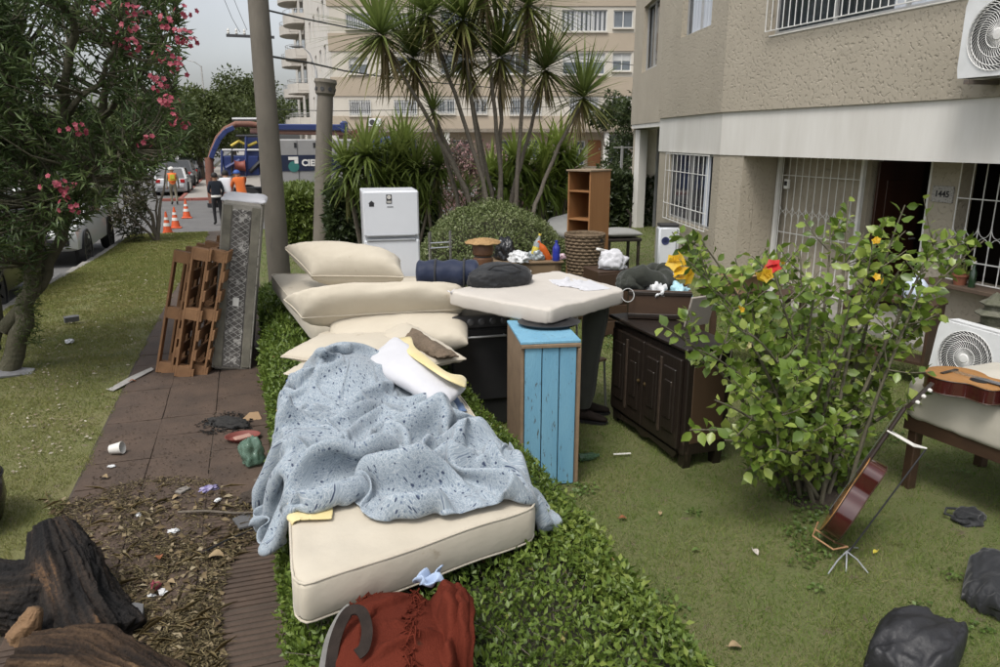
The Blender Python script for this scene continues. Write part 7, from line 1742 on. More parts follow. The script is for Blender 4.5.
soft_slab('torn_cover', '', '', [Vector(bx.location) + Vector(v) for v in ((.05, .03, BHh + .01), (.49, .03, BHh - .04), (.49, .93, BHh - .03), (.05, .93, BHh + .03))], .11, 3, 20, .015, m_white_f, parent=bx, seed=18, wr=.02)
o = [c for c in bx.children if c.name.startswith('torn_cover')][0]; o.matrix_parent_inverse = Matrix.Identity(4); o.rotation_euler = (0, R(-8.5), 0)
# ---------------------------------------------------------------- traffic cones
m_cone = M('orange_cone', (.62, .10, .025), (.52, .08, .02), 6, .5)
def cone(label, px, py):
    p = G(px, py, tz(27) - .11); p = Vector((p.x, p.y, tz(p.y) - .11))
    t = thing('traffic_cone', label, 'traffic cone', tuple(p), group='orange traffic cones')
    b = MB(); b.box((0, 0, .02), (.38, .38, .04), bev=.015); b.build('base', m_cone, t)
    b = MB(); b.lathe([(.15, .04), (.115, .22), (.068, .46), (.03, .68), (.022, .72), (.0001, .722)], n=20); b.build('body', m_cone, t, smooth=50)
    for z0, z1 in ((.26, .36), (.46, .54)):
        b = MB(); f = lambda z: .15 + (.03 - .15) * (z - .04) / .64 + .004
        b.lathe([(f(z0), z0), (f(z1), z1)], n=20); b.build('reflective_band', m_band, t, smooth=60)
cone('nearest orange traffic cone at the end of the grass verge', 168, 234)
cone('middle orange traffic cone just behind the nearest one', 176, 228)
cone('farthest orange traffic cone out on the asphalt', 187, 218)
# ---------------------------------------------------------------- people
m_skin = M('skin_brown', (.30, .165, .10), (.26, .14, .085), 6, .6); m_shoe = M('shoe_dark', (.03, .03, .03), None, 6, .6)
def person(label, loc, rz, J, mats, extra=None, hscale=1.0):
    """J joint positions; mats: shirt, sleeve, forearm, trousers, shoes. One continuous skinned body."""
    t = thing('person', label, 'person', loc, rz); t.scale = (hscale,) * 3
    B_ = {'pel': (0, 0, .95), 'wai': (0, .0, 1.10), 'che': (0, .0, 1.30), 'nek': (0, .0, 1.47), 'hed': (0, .02, 1.58), 'top': (0, .02, 1.68)}
    for s, sg in (('l', -1), ('r', 1)):
        B_.update({s + 'sh': (sg * .17, 0, 1.40), s + 'el': (sg * .24, -.02, 1.13), s + 'wr': (sg * .25, .08, .90), s + 'ha': (sg * .25, .12, .83), s + 'hi': (sg * .09, 0, .90), s + 'kn': (sg * .10, .02, .50), s + 'an': (sg * .10, -.02, .09), s + 'to': (sg * .12, .15, .04)})
    B_.update(J)
    rad = {'pel': .15, 'wai': .135, 'che': .155, 'nek': .058, 'hed': .098, 'top': .085, 'sh': .072, 'el': .046, 'wr': .032, 'ha': .030, 'hi': .092, 'kn': .062, 'an': .045, 'to': .038}
    keys = list(B_); ed = [('pel', 'wai'), ('wai', 'che'), ('che', 'nek'), ('nek', 'hed'), ('hed', 'top')]
    for s in 'lr': ed += [('che', s + 'sh'), (s + 'sh', s + 'el'), (s + 'el', s + 'wr'), (s + 'wr', s + 'ha'), ('pel', s + 'hi'), (s + 'hi', s + 'kn'), (s + 'kn', s + 'an'), (s + 'an', s + 'to')]
    me = bpy.data.meshes.new('skel'); me.from_pydata([B_[k] for k in keys], [(keys.index(a), keys.index(c)) for a, c in ed], [])
    o = bpy.data.objects.new('skel', me); COL.objects.link(o); sk = o.modifiers.new('k', 'SKIN'); sk.use_smooth_shade = True; o.modifiers.new('s', 'SUBSURF').levels = 2
    for i, k in enumerate(keys):
        r = rad.get(k, rad.get(k[1:], .05)); sv_ = me.skin_vertices[0].data[i]; sv_.radius = (r * (1.12 if k in ('che', 'wai', 'pel') else 1), r * (.82 if k in ('che', 'wai', 'pel') else 1)); sv_.use_root = (k == 'pel')
    o.modifiers['s'].render_levels = 2
    dg = bpy.context.evaluated_depsgraph_get(); bme = bpy.data.meshes.new_from_object(o.evaluated_get(dg)); bpy.data.objects.remove(o); bpy.data.meshes.remove(me)
    # fingers, nose and ears grow out of the same mesh
    mb = MB()
    for s in 'lr':
        w, h = Vector(B_[s + 'wr']), Vector(B_[s + 'ha']); d = (h - w).normalized(); sd_ = d.cross(Vector((0, 1, .3))).normalized()
        for k in range(4): q = h + sd_ * (.018 * (k - 1.5)); mb.tube([q, q + d * (.045 + .008 * (1.5 - abs(k - 1.5))), q + d * .075 + Vector((0, .012, 0))], [.010, .009, .006], 6)
        q = w + d * .03 + sd_ * .02; mb.tube([q, q + sd_ * .03 + d * .03, q + sd_ * .035 + d * .06], [.011, .010, .007], 6)
    hd_ = Vector(B_['hed']); fwd = Vector(J.get('face', (0, 1, 0))); fwd.normalize(); sx = fwd.cross(Vector((0, 0, 1))).normalized(); upv = sx.cross(fwd)
    mb.tube([hd_ + fwd * .085 + upv * .03, hd_ + fwd * .118 - upv * .005, hd_ + fwd * .09 - upv * .02], [.008, .016, .012], 8)
    for s in (-1, 1): mb.tube([hd_ + sx * s * .090 + upv * .03, hd_ + sx * s * .108, hd_ + sx * s * .092 - upv * .03], [.010, .016, .010], 6)
    bm = bmesh.new(); bm.from_mesh(bme); n0 = len(bm.faces)
    vs = [bm.verts.new(v) for v in mb.v]
    for f in mb.f: bm.faces.new([vs[i] for i in f])
    bm.to_mesh(bme); bm.free()
    bme.materials.clear(); [bme.materials.append(m) for m in (m_skin, *mats)]
    segs = [(Vector(B_[a]), Vector(B_[c]), a, c) for a, c in ed]
    for i, f in enumerate(bme.polygons):
        c = f.center; best = min(segs, key=lambda s_: (c - s_[0] - (s_[1] - s_[0]) * max(0, min(1, (c - s_[0]).dot(s_[1] - s_[0]) / max((s_[1] - s_[0]).length_squared, 1e-9)))).length)
        a, e = best[2], best[3]; f.use_smooth = True
        if i >= n0: f.material_index = 0
        elif e in ('hed', 'top') or (e == 'nek' and (c - best[1]).length < .06): f.material_index = 0
        elif e[1:] in ('wr',): f.material_index = 3
        elif e[1:] == 'ha': f.material_index = 0
        elif e[1:] == 'el': f.material_index = 2
        elif e[1:] in ('hi', 'kn') or (e == 'wai' and (c - best[0]).length < .04): f.material_index = 4
        elif e[1:] == 'an': f.material_index = 4 if (c - Vector(B_[e])).length > .07 else 5
        elif e[1:] == 'to': f.material_index = 5
        else: f.material_index = 1
    bme.name = 'body'; link('body', bme, t)
    eye = MB()
    for s in (-1, 1):
        p = hd_ + fwd * .088 + sx * s * .034 + upv * .022; eye.tube([p - sx * .012, p + sx * .012], .007, 6)
    eye.build('eyes', m_black, t); mo = MB(); p = hd_ + fwd * .090 - upv * .045; mo.tube([p - sx * .024, p + sx * .024], .006, 6); mo.build('mouth', M('lips', (.25, .09, .07), None, 6, .5), t)
    if extra: extra(t, B_, hd_, fwd, sx, upv)
    return t
def cap_part(t, hd, r, mat, name, fwd, brim=0, zs=1.0, low=-.1):
    b = MB(); b.lathe([(r * math.cos(a), r * zs * math.sin(a)) for a in np.linspace(low, 1.5, 9)] + [(.0001, r * zs)], tuple(hd + Vector((0, 0, .055))), 20); b.build(name, mat, t, smooth=50)
    if brim: b = MB(); sx = fwd.cross(Vector((0, 0, 1))); b.grid(lambda u, v: tuple(hd + Vector((0, 0, .058)) + (fwd * math.cos((u - .5) * 2.2) + sx * math.sin((u - .5) * 2.2)) * (r * .9 + brim * v)), 9, 3); b.build('brim', mat, t, fixn=False)
m_hair = M('dark_hair', (.012, .010, .009), None, 9, .7)
m_vest = M('hi_vis_orange', (.75, .16, .03), (.65, .13, .025), 6, .7); m_vy = M('hi_vis_yellow', (.62, .60, .05), None, 6, .6)
m_khaki = fabric('khaki_cloth', (.20, .18, .13), (.16, .14, .10)); m_navyc = fabric('navy_cloth', (.015, .019, .028), (.011, .014, .021)); m_blkc = fabric('black_cloth', (.012, .012, .013), (.018, .018, .019)); m_whtc = fabric('white_tee', (.62, .63, .66), (.56, .57, .6)); m_orc = fabric('orange_work_cloth', (.62, .15, .03), (.54, .12, .025))
P1 = G(175, 205, tz(38) - .116); yaw0 = .15
def ex1(t, B_, hd, fwd, sx, up):
    cap_part(t, hd, .118, m_band, 'helmet', fwd, .05, 1.05, -.05)
    b = MB(); b.lathe([(.178, 1.08), (.188, 1.2), (.192, 1.32), (.165, 1.42), (.10, 1.475)], n=20, sy=.80); b.build('vest', m_vest, t, smooth=60)
    b = MB(); b.box((0, -.155, 1.30), (.20, .02, .20), bev=.005); b.build('reflective_patch', m_vy, t)
    b = MB(); b.lathe([(.192, 1.14), (.195, 1.18)], n=20, sy=.81); b.build('reflective_band', m_vy, t)
person('worker in orange vest, khaki trousers and white helmet walking by parked cars', (P1.x, P1.y, P1.z), yaw0, {'lkn': (-.10, .10, .50), 'lan': (-.10, .02, .10), 'rkn': (.10, .0, .50), 'ran': (.10, -.14, .12), 'rto': (.12, .02, .04), 'lto': (-.12, .19, .04), 'lwr': (-.26, -.03, .88), 'lha': (-.26, -.02, .81)}, (m_vest, m_khaki, m_khaki, m_khaki, m_shoe), ex1)
P2 = G(219, 225, tz(27.5) - .116)
person('man in navy jacket and black trousers standing with his back turned', (P2.x, P2.y, P2.z), R(12), {'lwr': (-.14, .2, 1.05), 'lha': (-.09, .24, 1.04), 'rwr': (.2, .16, .95)}, (m_navyc, m_navyc, m_navyc, m_blkc, m_shoe), hscale=1.06, extra=
       lambda t, B_, hd, fwd, sx, up: (cap_part(t, hd, .105, m_hair, 'hair', fwd, 0, 1.05, -.5), (lambda b: (b.lathe([(.165, .93), (.172, .98), (.16, 1.0)], n=18, sy=.82), b.build('shirt_hem', m_band, t, smooth=60)))(MB())))
P3 = G(230, 224, tz(28) - .116)
bend = {'wai': (0, .10, 1.08), 'che': (0, .24, 1.22), 'nek': (0, .36, 1.33), 'hed': (0, .43, 1.40), 'top': (0, .47, 1.49), 'lsh': (-.17, .26, 1.28), 'rsh': (.17, .26, 1.28), 'lel': (-.2, .36, 1.04), 'rel': (.2, .36, 1.04), 'lwr': (-.14, .5, .86), 'rwr': (.14, .5, .86), 'lha': (-.12, .55, .81), 'rha': (.12, .55, .81)}
person('man in white t-shirt and orange trousers bending over behind the box spring', (P3.x, P3.y, P3.z), R(5), {**bend, 'che': (0, .12, 1.28), 'wai': (0, .05, 1.1), 'nek': (0, .19, 1.42), 'hed': (0, .24, 1.51), 'top': (0, .27, 1.60), 'lsh': (-.17, .13, 1.37), 'rsh': (.17, .13, 1.37)}, (m_whtc, m_whtc, m_skin, m_orc, m_shoe), lambda t, B_, hd, fwd, sx, up: cap_part(t, hd, .105, m_hair, 'hair', fwd, 0, 1.05, -.5), 1.14)
P4 = G(242, 224, tz(28) - .116)
person('man in orange overalls and blue cap leaning forward by the truck', (P4.x + .1, P4.y, P4.z), R(25), {**bend, 'che': (0, .14, 1.27), 'wai': (0, .06, 1.1), 'nek': (0, .22, 1.41), 'hed': (0, .28, 1.49), 'top': (0, .31, 1.58), 'lsh': (-.17, .15, 1.36), 'rsh': (.17, .15, 1.36)}, (m_orc, m_orc, m_orc, m_orc, m_shoe), lambda t, B_, hd, fwd, sx, up: cap_part(t, hd, .112, M('blue_cap', (.03, .09, .33), None, 6, .6), 'cap', fwd, .08, .95, 0), 1.16)
# ---------------------------------------------------------------- vehicles
m_tyre = M('tyre_rubber', (.018, .018, .018), (.028, .027, .026), 12, .85); m_rim = M('alloy_rim', (.42, .42, .43), (.3, .3, .31), 6, .35, metal=.7); m_carg = glassmat('car_glass', (.015, .018, .02), .05)
m_red_l = M('red_lamp', (.35, .012, .012), None, 5, .2); m_clr_l = M('clear_lamp', (.55, .56, .55), None, 5, .15); m_plate = M('number_plate_white', (.6, .6, .58), None, 5, .5)
def vehicle(name, label, cat, loc, rz, paint, prof, W=1.75, wheels=((1.3, .33), (-1.3, .33)), cabin=None, bed=None, front=1, group='cars parked along the street'):
    """local +Y forward. prof: [(y, z_sill, z_belt)] lower body; cabin: [(y0 base, y0 roof, y1 roof, y1 base, z_belt, z_roof)]"""
    t = thing(name, label, cat, loc, rz, group)
    b = MB(); ring = [(-1, 0), (-1.02, .35), (-1, .72), (-.94, .93), (-.80, 1), (.80, 1), (.94, .93), (1, .72), (1.02, .35), (1, 0), (.85, -.06), (-.85, -.06)]
    n = len(ring); vs = []; hw = W / 2
    for k, (y, zs_, zb_) in enumerate(prof):
        e = .80 if k in (0, len(prof) - 1) else (.94 if k in (1, len(prof) - 2) else 1)
        for a, c in ring: vs.append((a * hw * e, y, zs_ + (zb_ - zs_) * c))
    fs = [[k * n + i, k * n + (i + 1) % n, (k + 1) * n + (i + 1) % n, (k + 1) * n + i] for k in range(len(prof) - 1) for i in range(n)] + [list(range(n)), [(len(prof) - 1) * n + i for i in range(n)]]
    b.add(vs, fs); b.build('body', paint, t, smooth=38)
    yb0, yr0, yr1, yb1, zb_, zr = cabin; i_ = .86
    def cab(y, z, s): f = (z - zb_) / (zr - zb_); return (s * hw * (.95 - .16 * f), y, z)
    b = MB(); q = [cab(yb0, zb_ - .02, -1), cab(yr0, zr, -1), cab(yr1, zr, -1), cab(yb1, zb_ - .02, -1)]; q2 = [(-x, y, z) for x, y, z in q]
    b.add(q + q2, [[0, 1, 2, 3], [7, 6, 5, 4], [1, 5, 6, 2], [0, 4, 5, 1], [3, 2, 6, 7]]); b.build('cabin', paint, t)
    def quad(pts, nm, mat, push): 
        c = MB(); P_ = [Vector(p) for p in pts]; nv_ = (P_[1] - P_[0]).cross(P_[2] - P_[0]).normalized() * push; cen = sum(P_, Vector()) / 4
        P_ = [cen + (p - cen) * .88 + nv_ for p in P_]; P2_ = [p + nv_ * .5 for p in P_]; c.add(P_ + P2_, [[0, 1, 2, 3], [4, 5, 6, 7], [0, 1, 5, 4], [1, 2, 6, 5], [2, 3, 7, 6], [3, 0, 4, 7]]); c.build(nm, mat, t)
    quad([q[0], q2[0], q2[1], q[1]], 'windscreen' if front == -1 else 'rear_window', m_carg, .012 if True else 0)
    quad([q[2], q2[2], q2[3], q[3]], 'windscreen', m_carg, .012)
    for s, qq in ((-1, q), (1, q2)):
        m0 = Vector(qq[0]).lerp(Vector(qq[3]), .5); m1 = Vector(qq[1]).lerp(Vector(qq[2]), .5)
        for A_, B__, C_, D_ in ((qq[0], qq[1], m1, m0), (m0, m1, qq[2], qq[3])):
            pts = [Vector(A_), Vector(B__), Vector(C_), Vector(D_)]; c = MB(); cen = sum(pts, Vector()) / 4; nv_ = Vector((s * .012, 0, .002)); pts = [cen + (p - cen) * .86 + nv_ for p in pts]; c.add(pts + [p + nv_ for p in pts], [[0, 1, 2, 3], [4, 5, 6, 7], [0, 1, 5, 4], [1, 2, 6, 5], [2, 3, 7, 6], [3, 0, 4, 7]]); c.build('side_window', m_carg, t)
    if bed:
        y0, y1, zt_, d = bed; b = MB(); b.box((0, (y0 + y1) / 2, zt_ + .003), (W - .3, y1 - y0 - .12, .012)); b.build('bed_liner', m_black, t)
        for s in (-1, 1): b = MB(); b.box((s * (hw - .09), (y0 + y1) / 2, zt_ + .03), (.12, y1 - y0, .07), bev=.02); b.build('bed_rail', paint, t)
    for (y, r) in wheels:
        for s in (-1, 1):
            Tm = Matrix.Translation((s * (hw - .10), y, r)) @ Matrix.Rotation(R(90) * s, 4, 'Y'); w_ = bpy.data.objects.new('wheel', None); COL.objects.link(w_); w_.parent = t
            c = MB(); c.lathe([(r * .62, -.11), (r * .93, -.11), (r, -.07), (r, .07), (r * .93, .115), (r * .62, .115)], n=26, mat=Tm); c.build('tyre', m_tyre, w_, smooth=40)
            c = MB(); c.lathe([(r * .63, .06), (r * .62, .10), (r * .50, .085), (.0001, .095)], n=26, mat=Tm); c.build('rim', m_rim, w_, smooth=40)
            sp = MB()
            for k in range(6): a = k * math.pi / 3; sp.beam(Tm @ Vector((.05 * math.cos(a), .05 * math.sin(a), .105)), Tm @ Vector((r * .58 * math.cos(a), r * .58 * math.sin(a), .105)), .045, .02, up=(s, 0, 0))
            sp.build('spokes', m_rim, w_)
            c = MB(); c.lathe([(r * 1.06, -.02), (r * 1.18, .112), (r * 1.20, .13), (r * 1.05, .13), (r * 1.04, -.02)], n=26, mat=Tm); c.build('wheel_arch', m_black, t, smooth=40)
    yf, ye = prof[-1][0], prof[0][0]; zl = prof[-2][2] - .16; zr2 = prof[1][2] - .14
    for s in (-1, 1):
        c = MB(); c.box((s * hw * .66, yf - .05, zl), (.34, .14, .15), bev=.03); c.build('headlight', m_clr_l, t)
        c = MB(); c.box((s * hw * .72, ye + .05, zr2), (.24, .14, .20), bev=.03); c.build('taillight', m_red_l, t)
        c = MB(); c.box((s * (hw + .08), yb1 - .25, zb_ + .08), (.16, .10, .13), bev=.03); c.build('mirror', paint, t)
    for y in (yf + .0, ye - .0):
        c = MB(); c.box((0, y, prof[0][1] + .16), (W * .80, .12, .20), bev=.04); bp_ = c.build('bumper', m_black if cat == 'pickup' else paint, t)
        c = MB(); c.box((0, y + (.065 if y > 0 else -.065), prof[0][1] + .2), (.42, .01, .11), bev=.003); c.build('number_plate', m_plate, bp_)
    c = MB(); c.box((0, yf - .0, zl - .02), (W * .38, .10, .13), bev=.02); c.build('grille', m_black, t)
    return t
def paintm(name, c): return M(name, c, tuple(x * .92 for x in c), 1, .3, coat=.5, spec=.6)
hatch = dict(prof=[(-2.0, .35, .80), (-1.9, .25, .92), (-1.0, .22, .95), (.6, .22, .93), (1.3, .24, .88), (1.9, .28, .76), (2.02, .36, .66)], W=1.7, cabin=(-1.85, -1.45, .05, .95, .92, 1.46))
suv = dict(prof=[(-2.2, .42, .95), (-2.1, .32, 1.06), (-1.0, .30, 1.08), (.7, .30, 1.06), (1.4, .32, 1.02), (2.1, .36, .90), (2.25, .45, .78)], W=1.82, wheels=((1.4, .37), (-1.4, .37)), cabin=(-2.1, -1.8, .2, 1.0, 1.06, 1.72))
pick = dict(prof=[(-2.55, .52, .95), (-2.45, .45, 1.08), (-1.0, .42, 1.10), (.8, .42, 1.10), (1.5, .44, 1.08), (2.4, .48, .98), (2.55, .55, .85)], W=1.85, wheels=((1.65, .40), (-1.55, .40)), cabin=(-.85, -.6, .55, 1.25, 1.08, 1.78), bed=(-2.45, -.9, 1.10, .4))
zst = lambda y: tz(y) - .12
vehicle('parked_car', 'black car at the left edge, mostly hidden by the oleander trunk', 'car', (-4.70, 14.4, zst(14.4)), R(180), paintm('black_paint', (.012, .013, .014)), **suv)
vehicle('parked_pickup', 'white pickup truck parked at the verge behind the oleander', 'pickup', (-4.72, 21.6, zst(21.6)), R(180), paintm('white_paint', (.58, .59, .58)), **pick)
vehicle('parked_car', 'silver hatchback parked beyond the cross street behind the worker', 'car', (AT(178, 190, Y=45).x - .3, 46.5, zst(46)), 0, paintm('silver_paint', (.36, .37, .38)), **hatch)
vehicle('parked_car', 'dark grey car parked just ahead of the silver hatchback', 'car', (AT(186, 180, Y=54).x - .2, 53, zst(54)), 0, paintm('dark_grey_paint', (.04, .042, .045)), **suv)
vehicle('parked_car', 'black car third in the row beyond the cross street', 'car', (AT(190, 176, Y=62).x, 61, zst(60)), 0, paintm('black_paint', (.012, .013, .014)), **hatch)
vehicle('parked_pickup', 'white pickup far down the street under the yellowish tree', 'pickup', (AT(193, 170, Y=70).x - .2, 69, zst(70)), 0, paintm('white_paint', (.58, .59, .58)), **pick)
vehicle('parked_car', 'pale car across the street in the far distance', 'car', (AT(158, 170, Y=64).x - 1, 64, zst(64)), R(180), paintm('pale_paint', (.45, .45, .44)), **hatch)
vehicle('parked_car', 'white car seen between the yucca trunks behind the shrubs', 'car', (AT(455, 160, Y=36).x, 36.5, zst(36)), R(90), paintm('white_paint', (.58, .59, .58)), **hatch)
# ---------------------------------------------------------------- vacuum truck
TY = 33.0
def A3(px, py, dy=0): return AT(px, py, Y=TY + dy)
tx0 = A3(262, 190).x; tx1 = A3(356, 190).x; zb0 = A3(300, 192).z; zt0 = A3(300, 139).z
m_tb = paintm('truck_blue', (.020, .035, .13)); m_tg = M('truck_grey_panel', (.27, .265, .255), (.22, .215, .21), 1.2, .5); m_tn = M('truck_navy_band', (.012, .018, .045), None, 3, .4)
m_hose = M('rusty_hose', (.20, .085, .055), (.14, .065, .045), 4, .75)
tk = thing('vacuum_truck', 'blue and grey vacuum truck with hose boom and navy lettering band beyond the poles', 'truck', (tx0, TY, zst(33)))
n = 5; pwid = (tx1 - tx0) / n
b = MB(); b.box(((tx0 + tx1) / 2, TY + 1.26, (zb0 + zt0) / 2), (tx1 - tx0, 2.4, zt0 - zb0), bev=.05); b.build('tank_body', m_tg, tk, world=True)
for i in range(n):
    b = MB(); b.box((tx0 + pwid * (i + .5), TY + .04, (zb0 + zt0) / 2), (pwid - .05, .05, zt0 - zb0 - .1), bev=.012); b.build('side_panel', m_tg, tk, world=True)
    b = MB(); b.box((tx0 + pwid * (i + .5) + .3, TY + .005, zt0 - .25), (.10, .03, .2), bev=.005); b.build('latch', m_black, tk, world=True)
zb1, zb2_ = A3(300, 171).z, A3(300, 155).z
b = MB(); b.box(((tx0 + tx1) / 2, TY + .004, (zb1 + zb2_) / 2), (tx1 - tx0 + .02, .03, zb2_ - zb1)); bd = b.build('lettering_band', m_tn, tk, world=True)
tp = A3(311.5, 163); T = Matrix.Translation(Vector((tp.x, TY - .014, tp.z)) - tk.location) @ Matrix.Rotation(R(90), 4, 'X')
text_mesh('CIEM', .36, m_band, T, 'lettering', bd, .003, .015)
lp = A3(293.5, 163)
b = MB(); b.box((lp.x, TY - .014, lp.z + .19), (.40, .006, .13)); b.box((lp.x + .12, TY - .014, lp.z + .05), (.15, .006, .14)); b.build('logo_white', m_band, bd, world=False).data.transform(Matrix.Translation(-tk.location))
b = MB(); b.lathe([(.0001, 0), (.22, 0), (.22, .004), (.0001, .005)], n=24, mat=Matrix.Translation((lp.x, TY - .012, lp.z - .15)) @ Matrix.Rotation(R(90), 4, 'X')); b.build('logo_green', M('logo_green', (.03, .16, .14), None, 6, .5), bd).data.transform(Matrix.Translation(-tk.location))
ztop = A3(300, 127).z
b = MB(); b.box(((A3(268, 127).x + A3(347, 127).x) / 2, TY + .7, ztop), (A3(347, 127).x - A3(268, 127).x, .34, .26), bev=.04); b.build('boom', m_tb, tk, world=True)
b = MB(); b.box((A3(346, 127).x, TY + .7, ztop + .02), (.30, .5, .5), bev=.08); b.build('boom_pivot', m_tb, tk, world=True)
arc = [A3(270, 127, .7), A3(250, 124, .7), A3(236, 124, .7), A3(226, 129, .7), A3(218, 138, .7), A3(213, 150, .7), A3(210, 160, .7)]
b = MB(); b.tube(arc, .12, 12); b.build('hose_bend', m_hose, tk, smooth=60, world=True)
b = MB(); pts = [A3(234, 127.5, .5), A3(226, 131, .5), A3(219, 139, .5), A3(214, 150, .5), A3(211, 158, .5)]
for i in range(4): b.beam(pts[i], pts[i + 1], .20, .16, up=(0, 1, 0), bev=.02)
b.build('bend_guide', m_tb, tk, world=True)
b = MB(); b.tube([A3(209, 158, .7), A3(210, 180, .7), A3(213, 203, .7)], .17, 14); hh_ = b.build('suction_hose', m_hose, tk, smooth=60, world=True)
b = MB(); e_ = A3(213, 203, .7); b.tube([e_, e_ - Vector((0, 0, .18))], .23, 14); b.build('nozzle', m_black, hh_, world=False).data.transform(Matrix.Translation(-tk.location))
b = MB(); b.tube([A3(250, 131, .9), A3(300, 132, .9), A3(350, 133, .9)], .12, 10); b.build('top_pipe', M('pinkish_pipe', (.36, .20, .16), (.30, .17, .13), 4, .6), tk, smooth=60, world=True)
b = MB(); b.tube([A3(258, 119, 1.2), A3(232, 119, 1.2)], .06, 8); b.build('rail_pipe', m_alu, tk, world=True)
rx0, rx1 = A3(224, 180).x, tx0
b = MB(); b.box(((rx0 + rx1) / 2, TY + 1.2, (A3(240, 176).z + A3(240, 156).z) / 2), (rx1 - rx0 - .05, 2.0, A3(240, 156).z - A3(240, 176).z), bev=.04); b.build('rear_deck', m_tb, tk, world=True)
for i_, (pa, pb_, r_) in enumerate((((222, 176), (222, 150), .05), ((232, 176), (232, 148), .05), ((222, 150), (262, 150), .05), ((246, 176), (246, 136), .06), ((236, 136), (266, 136), .06), ((262, 178), (262, 128), .07), ((226, 168), (240, 160), .08), ((250, 172), (262, 160), .09))):
    b = MB(); b.tube([A3(*pa, .2), A3(*pb_, .2)], r_, 8); b.build('pump_pipe', [m_tb, m_black, m_alu][i_ % 3], tk, world=True)
b = MB(); b.box((A3(256, 150).x, TY + 1.2, A3(256, 148).z), (.8, 1.6, .9), bev=.04); b.build('pump_housing', m_tb, tk, world=True)
b = MB(); dc = A3(240, 166); b.lathe([(.5, -.5), (.62, -.5), (.5, -.4), (.42, 0), (.5, .4), (.62, .5), (.5, .5)], n=24, mat=Matrix.Translation((dc.x, TY + .0, dc.z)) @ Matrix.Rotation(R(90), 4, 'Y') @ Matrix.Scale(.42, 4)); b.build('hose_reel', M('red_reel', (.22, .05, .03), (.16, .04, .03), 5, .6), tk, smooth=40, world=True)
b = MB(); b.tube([A3(231, 146, .3), A3(239, 141, .3), A3(248, 146, .3), A3(257, 142, .3)], .06, 8); b.build('yellow_hose', M('yellow_hose', (.55, .42, .06), (.48, .36, .05), 5, .6), tk, smooth=60, world=True)
b = MB(); b.tube([A3(354, 130, .6), A3(356, 136, .6), A3(358, 142, .6)], .16, 10); b.build('red_outlet', m_hose, tk, world=True)
b = MB(); b.box(((rx0 + tx1 + 3) / 2, TY + 1.2, zst(33) + .85), (tx1 + 3 - rx0, .9, .25)); b.build('chassis', m_black, tk, world=True)
cx = tx1 + 1.6; b = MB(); b.box((cx, TY + 1.25, zst(33) + 1.9), (2.3, 2.4, 2.4), bev=.12); cbb = b.build('cab', m_tb, tk, world=True)
b = MB(); b.box((cx + .2, TY + .035, zst(33) + 2.35), (1.2, .03, .85), bev=.01); b.build('side_window', m_carg, cbb).data.transform(Matrix.Translation(-tk.location))
for x in (rx0 + .9, rx0 + 2.2, tx1 + 1.4):
    for y in (.28, 2.2):
        w_ = bpy.data.objects.new('wheel', None); COL.objects.link(w_); w_.parent = tk
        Tm = Matrix.Translation(Vector((x, TY + y, zst(33) + .52)) - tk.location) @ Matrix.Rotation(R(90) * (1 if y < 1 else -1), 4, 'X')
        c = MB(); c.lathe([(.30, -.15), (.50, -.15), (.52, -.1), (.52, .1), (.50, .15), (.30, .15)], n=24, mat=Tm); c.build('tyre', m_tyre, w_, smooth=40); c = MB(); c.lathe([(.30, .10), (.28, .13), (.10, .05), (.0001, .06)], n=24, mat=Tm); c.build('rim', m_rim, w_, smooth=40)
# ---------------------------------------------------------------- litter on the pavement and the charred stump
def barkmat(name, cols, bump=.012, bs=60, rough=.85):
    m = bpy.data.materials.new(name); m.use_nodes = True; n, l = m.node_tree.nodes, m.node_tree.links; b = n['Principled BSDF']; b.inputs['Roughness'].default_value = rough; b.inputs['Specular IOR Level'].default_value = .25
    a = n.new('ShaderNodeAttribute'); a.attribute_name = 'rnd'; r = n.new('ShaderNodeValToRGB'); e = r.color_ramp.elements; e[0].color = _c(cols[0]); e[1].color = _c(cols[-1])
    for i, c in enumerate(cols[1:-1]): x = e.new((i + 1) / (len(cols) - 1)); x.color = _c(c)
    g_ = n.new('ShaderNodeNewGeometry'); t = n.new('ShaderNodeTexNoise'); t.inputs['Scale'].default_value = bs; t.inputs['Detail'].default_value = 8; l.new(g_.outputs[0], t.inputs['Vector'])
    ma = n.new('ShaderNodeMath'); ma.operation = 'MULTIPLY_ADD'; l.new(t.outputs[0], ma.inputs[0]); ma.inputs[1].default_value = .5; l.new(a.outputs['Fac'], ma.inputs[2]); sb_ = n.new('ShaderNodeMath'); sb_.operation = 'SUBTRACT'; l.new(ma.outputs[0], sb_.inputs[0]); sb_.inputs[1].default_value = .25
    l.new(sb_.outputs[0], r.inputs[0]); l.new(r.outputs[0], b.inputs['Base Color']); bp = n.new('ShaderNodeBump'); bp.inputs['Distance'].default_value = bump; l.new(t.outputs[0], bp.inputs['Height']); l.new(bp.outputs[0], b.inputs['Normal'])
    return m
def put_rnd(o, b):
    a = o.data.attributes.new('rnd', 'FLOAT', 'POINT'); v = b.rn + [.5] * (len(o.data.vertices) - len(b.rn)); a.data.foreach_set('value', v)
